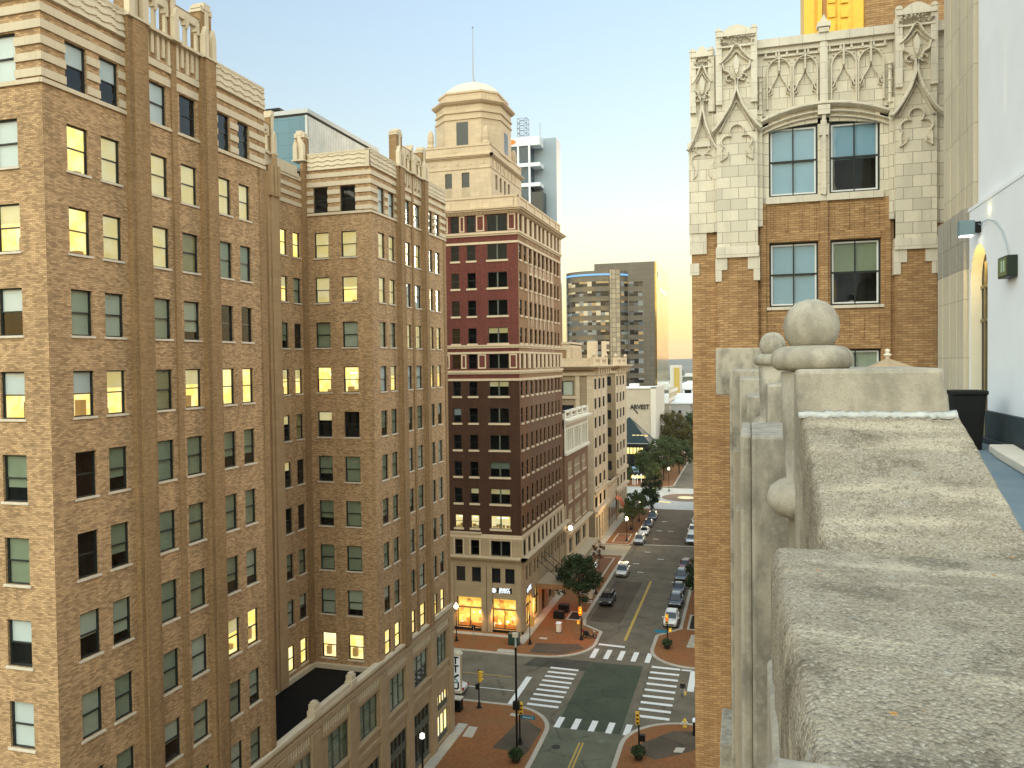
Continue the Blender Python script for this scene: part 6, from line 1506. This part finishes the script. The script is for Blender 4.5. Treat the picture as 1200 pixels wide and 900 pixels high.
e=empty('sign_post',(-33.2,95.0,.13),label='small sign post on the red sidewalk between acorn lamp and green bin',cat='sign'); m=MB(); m.tube([(0,0,0),(0,0,2.2)],.04); m.build('post',[M['metal_grey']],e,uv=False); boxx(e,'sign_plate',0,0,1.5,.45,.04,.7,M['metal_black'])
# boxes and bins
def cabinet(x,y,w,d,h,body,top,lab,cat): 
    e=empty('cabinet',(x,y,.13),label=lab,cat=cat); m=MB(); m.box(-w/2,w/2,-d/2,d/2,.06,h); m.build('body',[body],e,bevel=.02); m=MB(); m.box(-w/2-.05,w/2+.05,-d/2-.05,d/2+.05,h,h+.12); m.build('lid',[top],e,bevel=.02); m=MB(); m.box(-w/2-.06,w/2+.06,-d/2-.06,d/2+.06,0,.06); m.build('foot',[M['metal_black']],e)
cabinet(-28.1,95.6,1.3,.9,1.25,plain('dark green steel',(.02,.045,.035),.4),plain('green steel lid',(.035,.06,.045),.4),'dark green utility box in front of the corner shop window','utility box')
cabinet(-23.7,101.3,.6,.6,1.15,M['sill'],M['white_paint'],'white newspaper box standing alone on the red brick corner','newspaper box')
cabinet(-28.4,75.8,1.0,.9,1.15,M['metal_black'],M['sill'],'black box with a pale lid against the podium under the blade sign','utility box')
cabinet(-4.75,76.4,.7,.7,1.25,M['metal_black'],M['white_paint'],'black bin with a white lid at the near right corner by the brick edge','bin')
cabinet(-22.6,116.9,.8,.7,1.5,M['sill'],M['white_paint'],'pale box standing at the kerb between big tree and dark car','utility box')
def hydrant(x,y,z,lab,col,s=1.0):
    e=empty('hydrant',(x,y,z),label=lab,cat='fire hydrant',group='yellow fire hydrants'); e.scale=(s,)*3
    m=MB(); m.lathe([(.19,0),(.19,.06),(.13,.08),(.13,.5),(.17,.52),(.17,.58),(.13,.66),(.05,.74),(.05,.8)],(0,0,0),12); m.build('barrel',[col],e,uv=False)
    m=MB(); m.tube([(-.26,0,.42),(.26,0,.42)],.07,8); m.tube([(0,-.22,.38),(0,0,.38)],.09,8); m.build('outlet',[M['white_paint']],e,uv=False)
M['hyd']=plain('hydrant yellow',(.70,.47,.06),.5)
hydrant(-5.97,77.7,.13,'yellow hydrant with white outlets on the near right kerb',M['hyd'],1.05); hydrant(-6.3,99.6,.13,'yellow hydrant on the far right sidewalk beside the brick corner',M['hyd'],1.0)
# motor scooter on the far corner
e=empty('motor_scooter',(-19.4,99.95,.13),PI*.04,'black motor scooter with a red rear rack parked beside the red signal post','scooter')
for x in (-.62,.66):
    m=MB(); pts=[(x+.21*math.cos(2*PI*i/12),0,.26+.21*math.sin(2*PI*i/12)) for i in range(13)]; m.tube(pts,.06,6); m.build('wheel',[M['metal_black']],e,uv=False)
m=MB(); m.loft([[(-.85,-.16,.42),(-.85,.16,.42),(-.8,.14,.75),(-.8,-.14,.75)],[(-.2,-.2,.36),(-.2,.2,.36),(-.2,.17,.8),(-.2,-.17,.8)],[(.05,-.16,.24),(.05,.16,.24),(.05,.14,.34),(.05,-.14,.34)],[(.38,-.16,.24),(.38,.16,.24),(.38,.14,.34),(.38,-.14,.34)],[(.52,-.18,.3),(.52,.18,.3),(.45,.18,.95),(.45,-.18,.95)]]); m.build('body',[plain('black scooter paint',(.012,.012,.013),.25)],e,smooth=False,uv=False,bevel=.02)
m=MB(); m.box(-.85,-.15,-.15,.15,.78,.9); m.build('seat',[M['metal_black']],e,uv=False,bevel=.03); m=MB(); m.box(-1.0,-.72,-.2,.2,.85,1.15); m.build('rear_box',[plain('dull red box',(.22,.03,.03),.5)],e,uv=False,bevel=.03)
m=MB(); m.tube([(.66,0,.26),(.47,0,1.0)],.04); m.tube([(.45,-.3,1.02),(.45,.3,1.02)],.025); m.build('handlebar',[M['metal_grey']],e,uv=False); m=MB(); m.lathe([(.02,-.08),(.1,0),(.02,.08)],(.56,0,.9),8); m.build('headlight',[M['white_paint']],e,uv=False)
# bench
e=empty('bench',(-23.4,168,.13),PI/2,'dark street bench under the airy trees of the left sidewalk','bench'); m=MB()
for i in range(4): m.box(-.9,.9,-.25+i*.13,-.15+i*.13,.42,.46)
m.build('seat',[M['metal_black']],e,uv=False); m=MB()
for i in range(3): m.box(-.9,.9,.27,.31,.55+i*.14,.65+i*.14)
m.build('backrest',[M['metal_black']],e,uv=False)
for x in (-.8,.8): m=MB(); m.box(x-.04,x+.04,-.25,.32,0,.42); m.box(x-.04,x+.04,.24,.3,.42,.95); m.build('leg',[M['metal_black']],e,uv=False)

# ------------------------------------------------------------------ cars
def carpaint(name,c,met=.3): 
    t=NT(name); t.bsdf(t.mix(t.ramp(t.noise(2.5,3),.4,.7),c,scl(c,.9)),.28,met,None,.5,coat=.6); return t.m
M['tyre']=plain('tyre rubber',(.013,.013,.013),.85); M['rim']=plain('alloy rim',(.40,.41,.42),.3,.8); M['carglass']=darkglass('car glass',(.010,.013,.016),.05,.7); M['headlight']=plain('clear lamp',(.72,.74,.76),.15,spec=.8); M['taillight']=plain('tail lamp red',(.35,.02,.015),.25); M['trim']=plain('black plastic trim',(.02,.02,.02),.6); M['plate']=plain('number plate',(.55,.55,.52),.6)
def make_car(kind,mat_,loc,rot,lab,group):
    """nose towards -y; x across, length about 4.6"""
    W=.92; L=2.3
    # stations: (y, half width, z bottom, z belt) and the greenhouse
    if kind=='suv': belt=[(-2.28,.70,.42,.72),(-2.15,.84,.30,.90),(-1.6,.92,.26,.99),(-1.0,.93,.25,1.04),(0,.94,.25,1.06),(1.3,.94,.26,1.08),(2.0,.91,.30,1.08),(2.25,.82,.42,1.0)]; roof=[(-1.15,.80,1.02),(-.45,.68,1.62),(.3,.70,1.70),(1.5,.69,1.67),(2.12,.74,1.08)]; 
    elif kind=='van': belt=[(-2.35,.68,.42,.70),(-2.2,.84,.28,.92),(-1.6,.94,.24,1.04),(-.9,.96,.22,1.10),(.2,.97,.22,1.12),(1.6,.97,.24,1.12),(2.25,.93,.30,1.1),(2.45,.86,.42,1.0)]; roof=[(-1.4,.84,1.06),(-.55,.72,1.68),(.4,.76,1.80),(1.8,.75,1.77),(2.36,.80,1.1)]
    else: belt=[(-2.38,.66,.40,.62),(-2.22,.82,.28,.76),(-1.6,.89,.24,.86),(-.9,.91,.22,.91),(0,.91,.22,.93),(1.1,.91,.22,.95),(1.9,.88,.28,.95),(2.35,.80,.40,.86)]; roof=[(-1.0,.76,.90),(-.25,.60,1.38),(.4,.62,1.44),(1.0,.60,1.40),(1.8,.72,.94)]
    e=empty('parked_car',loc,rot,lab,'car',group)
    rings=[[(-w*.86,y,zb),(-w,y,zb+.16),(-w,y,zt-.22),(-w*.95,y,zt-.03),(-w*.80,y,zt),(w*.80,y,zt),(w*.95,y,zt-.03),(w,y,zt-.22),(w,y,zb+.16),(w*.86,y,zb)] for y,w,zb,zt in belt]
    m=MB(); m.loft(rings)
    def rw(i): return roof[i]
    # roof shell with pillars: roof panel
    y1,w1,z1=roof[1]; y2,w2,z2=roof[2]; y3,w3,z3=roof[3]
    m.loft([[(-w1,y1,z1-.03),(-w1*.8,y1,z1+.02),(w1*.8,y1,z1+.02),(w1,y1,z1-.03)],[(-w2,y2,z2-.05),(-w2*.8,y2,z2),(w2*.8,y2,z2),(w2,y2,z2-.05)],[(-w3,y3,z3-.05),(-w3*.8,y3,z3),(w3*.8,y3,z3),(w3,y3,z3-.05)]],closed=False)
    y0,w0,z0=roof[0]; y4,w4,z4=roof[4]
    for s in (-1,1):
        for a,b in (((s*w0,y0,z0-.02),(s*w1,y1,z1)),((s*(W-.06),.35,belt[4][3]),(s*w2,.35,z2-.03)),((s*w4,y4,z4),(s*w3,y3,z3-.03))): m.tube([a,b],.05,5)
        m.tube([(s*w1,y1,z1-.02),(s*w2,y2,z2-.03),(s*w3,y3,z3-.03)],.045,5)
    m.build('body',[mat_],e,smooth=False,uv=False)
    g=MB(); zb=.0
    g.loft([[(-w0,y0,z0-.03),(w0,y0,z0-.03)],[(-w1*.97,y1,z1-.02),(w1*.97,y1,z1-.02)]],closed=False); g.build('windscreen',[M['carglass']],e,uv=False)
    g=MB(); g.loft([[(-w4,y4,z4-.02),(w4,y4,z4-.02)],[(-w3*.97,y3,z3-.04),(w3*.97,y3,z3-.04)]],closed=False); g.build('rear_window',[M['carglass']],e,uv=False)
    for s in (-1,1):
        g=MB(); x=s*(W-.10); g.face([(x,y0+.02,z0-.03),(s*w1,y1,z1-.03),(s*w2,y2,z2-.05),(s*w3,y3,z3-.05),(s*(w4),y4,z4-.02)]); g.build('side_window',[M['carglass']],e,uv=False)
        for y in (-1.42,1.42):
            w=MB(); F=Fr('+X',0); 
            r_=.33 if kind!='sedan' else .31
            w.loft([[(s*(W-.2),y+r_*math.cos(2*PI*i/16),.33+r_*math.sin(2*PI*i/16)) for i in range(16)],[(s*(W+.025),y+r_*math.cos(2*PI*i/16),.33+r_*math.sin(2*PI*i/16)) for i in range(16)]]); o=w.build('wheel',[M['tyre']],e,uv=False)
            w=MB(); w.loft([[(s*(W+.02),y+.2*math.cos(2*PI*i/10),.33+.2*math.sin(2*PI*i/10)) for i in range(10)],[(s*(W+.04),y+.17*math.cos(2*PI*i/10),.33+.17*math.sin(2*PI*i/10)) for i in range(10)]]); w.build('rim',[M['rim']],o,uv=False)
        yb=belt[1][0]-.03; zt=belt[1][3]; h=MB(); h.box(s*.50,s*.80,yb-.06,yb+.2,zt-.22,zt-.07); h.build('headlight',[M['headlight']],e,uv=False,bevel=.02)
        yr=belt[-1][0]; zt=belt[-2][3]; h=MB(); h.box(s*.58,s*.86,yr-.16,yr+.02,zt-.32 if kind=='sedan' else zt-.26,zt-.06); h.build('taillight',[M['taillight']],e,uv=False,bevel=.02)
        h=MB(); h.box(s*(W+.0),s*(W+.2),y0+.2,y0+.32,z0-.02,z0+.12); h.build('mirror',[mat_],e,uv=False)
    h=MB(); h.box(-.45,.45,belt[0][0]-.02,belt[0][0]+.1,.46,.62); h.build('grille',[M['trim']],e,uv=False)
    h=MB(); h.box(-.72,.72,belt[-1][0]-.1,belt[-1][0]+.04,.40,.54); h.build('bumper',[M['trim']],e,uv=False)
    h=MB(); h.box(-.26,.26,belt[-1][0]+.0,belt[-1][0]+.03,.68,.80); h.build('number_plate',[M['plate']],e,uv=False)
    return e
silver=carpaint('silver car paint',(.46,.48,.50),.5); white=carpaint('white car paint',(.72,.72,.70),0); black=carpaint('black car paint',(.012,.013,.014),.1); red=carpaint('dark red car paint',(.20,.02,.015),.2); beige=carpaint('pale champagne paint',(.60,.58,.54),.3); blue=carpaint('slate blue paint',(.10,.14,.18),.4); grey=carpaint('dark grey paint',(.05,.05,.055),.4)
GL='cars parked along the left kerb, noses towards us'; GR='cars parked along the right kerb, tails towards us'
make_car('suv',black,(-19.75,115.8,0),0,'black car parked at the left kerb nearest the intersection',GL)
make_car('van',beige,(-19.95,132.0,0),0,'pale champagne van parked alone before the driveway',GL)
make_car('suv',silver,(-20.3,156.1,0),0,'silver truck like car heading the left row under the bright globe lamp',GL)
make_car('sedan',white,(-20.4,164.6,0),0,'white sedan second in the far left row',GL)
make_car('sedan',grey,(-20.5,172.6,0),0,'dark grey sedan third in the far left row',GL)
make_car('suv',blue,(-20.5,180.4,0),0,'slate blue car last in the far left row by the dark tree',GL)
make_car('suv',white,(-10.0,108.7,0),0,'white sport utility car nearest the crosswalk, orange signal in front of it',GR)
make_car('suv',black,(-10.1,117.2,0),0,'black car right behind the white sport utility car',GR)
make_car('sedan',black,(-10.3,123.9,0),0,'black sedan third from the crosswalk, half under the dark tree',GR)
make_car('suv',grey,(-10.4,131.0,0),0,'dark grey car between the black sedan and the red car',GR)
make_car('sedan',red,(-10.4,138.6,0),0,'dark red car standing last before the pale line across the road',GR)
make_car('suv',silver,(-10.7,158.6,0),0,'silver car just beyond the pale line across the road on the right',GR)
make_car('suv',white,(-10.8,167.2,0),0,'white car in front of the far silver car on the right',GR)
make_car('sedan',white,(-10.8,178.0,0),0,'white sedan farthest up the right kerb',GR)
make_car('sedan',white,(-31.3,80.1,0),-PI/2,'white car parked on the side street, mostly hidden behind the blade sign',None)

# ------------------------------------------------------------------ pedestrian
def person(loc,rot):
    e=empty('person',loc,rot,'pedestrian in black top and grey trousers crossing right of the zebra stripes','person')
    V=[((0,0,.95),.135),((0,0,1.12),.13),((0,.01,1.32),.155),((0,.0,1.45),.10),((0,-.01,1.54),.055),((0,-.02,1.63),.085),((0,-.02,1.72),.092),((0,-.01,1.79),.06)]
    E=[(0,1),(1,2),(2,3),(3,4),(4,5),(5,6),(6,7)]
    def chain(root,pts):
        p=root
        for c,r in pts: V.append((c,r)); E.append((p,len(V)-1)); p=len(V)-1
    chain(3,[((.19,.0,1.43),.065),((.25,.06,1.15),.05),((.24,-.04,.92),.038),((.24,-.08,.83),.04)])
    chain(3,[((-.19,.0,1.43),.065),((-.25,.05,1.16),.05),((-.25,-.10,.95),.038),((-.25,-.14,.87),.04)])
    chain(0,[((.09,-.02,.88),.105),((.10,-.16,.49),.066),((.10,-.12,.09),.045),((.10,-.27,.045),.042)])
    chain(0,[((-.09,.02,.88),.105),((-.10,.06,.49),.066),((-.10,.30,.12),.045),((-.10,.20,.05),.042)])
    me=bpy.data.meshes.new('body'); me.from_pydata([v for v,r in V],E,[]); o=bpy.data.objects.new('body',me); COL.objects.link(o); o.parent=e
    s=o.modifiers.new('skin','SKIN'); 
    for i,(v,r) in enumerate(V): me.skin_vertices[0].data[i].radius=(r*(1.25 if i in (0,1,2) else 1),r)
    me.skin_vertices[0].data[0].use_root=True
    sb=o.modifiers.new('sub','SUBSURF'); sb.levels=2; sb.render_levels=2
    bpy.context.view_layer.update(); dg=bpy.context.evaluated_depsgraph_get(); nm=bpy.data.meshes.new_from_object(o.evaluated_get(dg)); o.modifiers.clear(); o.data=nm
    for mt in (plain('skin',(.42,.26,.18),.6),plain('black top',(.015,.015,.017),.85),plain('grey trousers',(.26,.27,.28),.85),plain('dark shoes',(.02,.02,.02),.6),plain('dark hair',(.02,.014,.01),.7)): nm.materials.append(mt)
    for p in nm.polygons:
        c=p.center; z_=c.z; p.use_smooth=True
        p.material_index = 3 if z_<.11 else 2 if z_<.98 and abs(c.x)<.20 else 4 if z_>1.72 or (z_>1.6 and c.y>.02) else 0 if z_>1.5 or (abs(c.x)>.2 and z_<.98) else 1
    bag=MB(); bag.loft([[(-.12,-.05,0),(.12,-.05,0),(.12,.05,0),(-.12,.05,0)],[(-.15,-.07,.28),(.15,-.07,.28),(.15,.07,.28),(-.15,.07,.28)],[(-.10,-.03,.36),(.10,-.03,.36),(.10,.03,.36),(-.10,.03,.36)]]); bag.tube([(-.08,0,.34),(-.03,0,.50),(.03,0,.50),(.08,0,.34)],.012)
    q=bag.build('bag',[M['hyd']],loc=(loc[0]+.25,loc[1]-.08,loc[2]+.33),uv=False); tag(q,'small yellow bag hanging from the hand of the pedestrian','bag')
person((-6.7,84.8,.0),.15)
# ------------------------------------------------------------------ warm lamps the photo shows
def point(name,loc,e,c,r=.2,parent=None):
    l=bpy.data.lights.new(name,'POINT'); l.energy=e; l.color=c; l.shadow_soft_size=r; o=bpy.data.objects.new(name,l); COL.objects.link(o); o.location=loc; return o
point('doorway_lamp',(XW+.10,18.45,37.0),5,(1,.72,.25),.06)
l=bpy.data.lights.new('uplight','SPOT'); l.energy=55; l.color=(1,.72,.22); l.spot_size=RD(9); l.spot_blend=.5; l.shadow_soft_size=.02; o=bpy.data.objects.new('uplight',l); COL.objects.link(o); o.location=(XW+.02,17.45,38.3); o.rotation_euler=Vector((-.030,-.0,-1)).to_track_quat('Z','Y').to_euler()
point('uplight',(XW-.06,17.85,37.9),.25,(1,.78,.30),.02)
# ------------------------------------------------------------------ sky, sun, camera
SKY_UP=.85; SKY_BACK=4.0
SUN_AZ=RD(18); SUN_EL=RD(8)     # azimuth to the right of the street axis (+Y)
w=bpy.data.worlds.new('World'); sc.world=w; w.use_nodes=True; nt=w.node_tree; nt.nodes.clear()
out=nt.nodes.new('ShaderNodeOutputWorld'); bg=nt.nodes.new('ShaderNodeBackground'); sky=nt.nodes.new('ShaderNodeTexSky')
sky.sky_type='NISHITA'; sky.sun_disc=False; sky.sun_elevation=SUN_EL; sky.sun_rotation=SUN_AZ; sky.altitude=0; sky.air_density=2.0; sky.dust_density=0.0; sky.ozone_density=3.0
gm=nt.nodes.new('ShaderNodeGamma'); gm.inputs[1].default_value=.68; nt.links.new(sky.outputs[0],gm.inputs[0])
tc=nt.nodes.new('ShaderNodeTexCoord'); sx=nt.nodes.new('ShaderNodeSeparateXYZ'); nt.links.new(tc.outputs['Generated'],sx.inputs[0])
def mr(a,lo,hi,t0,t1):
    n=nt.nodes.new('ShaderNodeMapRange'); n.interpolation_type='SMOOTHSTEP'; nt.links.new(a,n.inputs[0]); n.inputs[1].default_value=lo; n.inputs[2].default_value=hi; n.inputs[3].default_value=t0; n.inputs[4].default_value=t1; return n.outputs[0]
up=mr(sx.outputs['Z'],.42,.85,0,SKY_UP); back=mr(sx.outputs['Y'],.30,-.6,0,SKY_BACK)   # added sky brightening overhead and behind the camera, lifts the facades
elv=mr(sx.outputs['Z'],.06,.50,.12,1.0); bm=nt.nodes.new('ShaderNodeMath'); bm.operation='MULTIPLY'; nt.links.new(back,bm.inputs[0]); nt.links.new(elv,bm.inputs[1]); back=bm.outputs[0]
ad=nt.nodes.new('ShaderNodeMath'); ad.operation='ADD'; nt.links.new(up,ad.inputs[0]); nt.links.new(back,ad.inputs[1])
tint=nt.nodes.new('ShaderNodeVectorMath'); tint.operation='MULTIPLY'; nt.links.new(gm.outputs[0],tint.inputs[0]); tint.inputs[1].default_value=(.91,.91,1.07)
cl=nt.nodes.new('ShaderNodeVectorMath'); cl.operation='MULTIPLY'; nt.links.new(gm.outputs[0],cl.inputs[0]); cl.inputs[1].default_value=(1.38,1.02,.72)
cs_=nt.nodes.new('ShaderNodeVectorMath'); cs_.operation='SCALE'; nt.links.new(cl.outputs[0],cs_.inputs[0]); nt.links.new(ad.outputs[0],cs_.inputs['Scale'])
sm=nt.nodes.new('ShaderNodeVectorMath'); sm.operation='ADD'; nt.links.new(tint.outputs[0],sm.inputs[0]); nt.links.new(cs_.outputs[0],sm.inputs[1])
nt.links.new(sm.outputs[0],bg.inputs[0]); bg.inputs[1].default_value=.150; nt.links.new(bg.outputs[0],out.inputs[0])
l=bpy.data.lights.new('sun','SUN'); l.energy=.5; l.angle=RD(12); l.color=(1,.80,.55); o=bpy.data.objects.new('sun',l); COL.objects.link(o)
d=Vector((math.sin(SUN_AZ)*math.cos(SUN_EL),math.cos(SUN_AZ)*math.cos(SUN_EL),math.sin(SUN_EL))); o.rotation_euler=d.to_track_quat('Z','Y').to_euler()
cam=bpy.data.cameras.new('camera'); co=bpy.data.objects.new('camera',cam); COL.objects.link(co); sc.camera=co
yaw,pitch,roll=-0.284347743,-0.025039663,-0.013141365
f=Vector((math.sin(yaw)*math.cos(pitch),math.cos(yaw)*math.cos(pitch),math.sin(pitch))); r=Vector((math.cos(yaw),-math.sin(yaw),0)); u=r.cross(f)
r2=r*math.cos(roll)+u*math.sin(roll); u2=-r*math.sin(roll)+u*math.cos(roll)
co.matrix_world=Matrix(((r2.x,u2.x,-f.x,0),(r2.y,u2.y,-f.y,0),(r2.z,u2.z,-f.z,35.0),(0,0,0,1)))
cam.sensor_fit='HORIZONTAL'; cam.sensor_width=36; cam.lens=946.117/1200*36; cam.clip_start=.05; cam.clip_end=20000
sc.view_settings.view_transform='Standard'; sc.view_settings.look='None'; sc.view_settings.exposure=1.74; sc.view_settings.gamma=1; sc.view_settings.use_curve_mapping=False
sc.render.engine='CYCLES'; sc.cycles.use_denoising=True; sc.cycles.max_bounces=6; sc.cycles.transparent_max_bounces=12; sc.cycles.sample_clamp_indirect=4; sc.cycles.caustics_reflective=False; sc.cycles.caustics_refractive=False

# ------------------------------------------------------------------ air
m=MB(); m.box(-7900,7900,-60,8300,-1.4,200)
hz_=m.build("haze",[M["sill"]],uv=False); hz_['kind']='stuff'
mt=bpy.data.materials.new('haze air'); mt.use_nodes=True; n_=mt.node_tree.nodes; n_.clear(); o_=n_.new('ShaderNodeOutputMaterial'); v_=n_.new('ShaderNodeVolumePrincipled'); v_.inputs['Color'].default_value=(.80,.87,.95,1); v_.inputs['Density'].default_value=.00007; v_.inputs['Anisotropy'].default_value=.45
mt.node_tree.links.new(v_.outputs[0],o_.inputs['Volume']); hz_.data.materials.clear(); hz_.data.materials.append(mt)
sc.cycles.volume_bounces=0
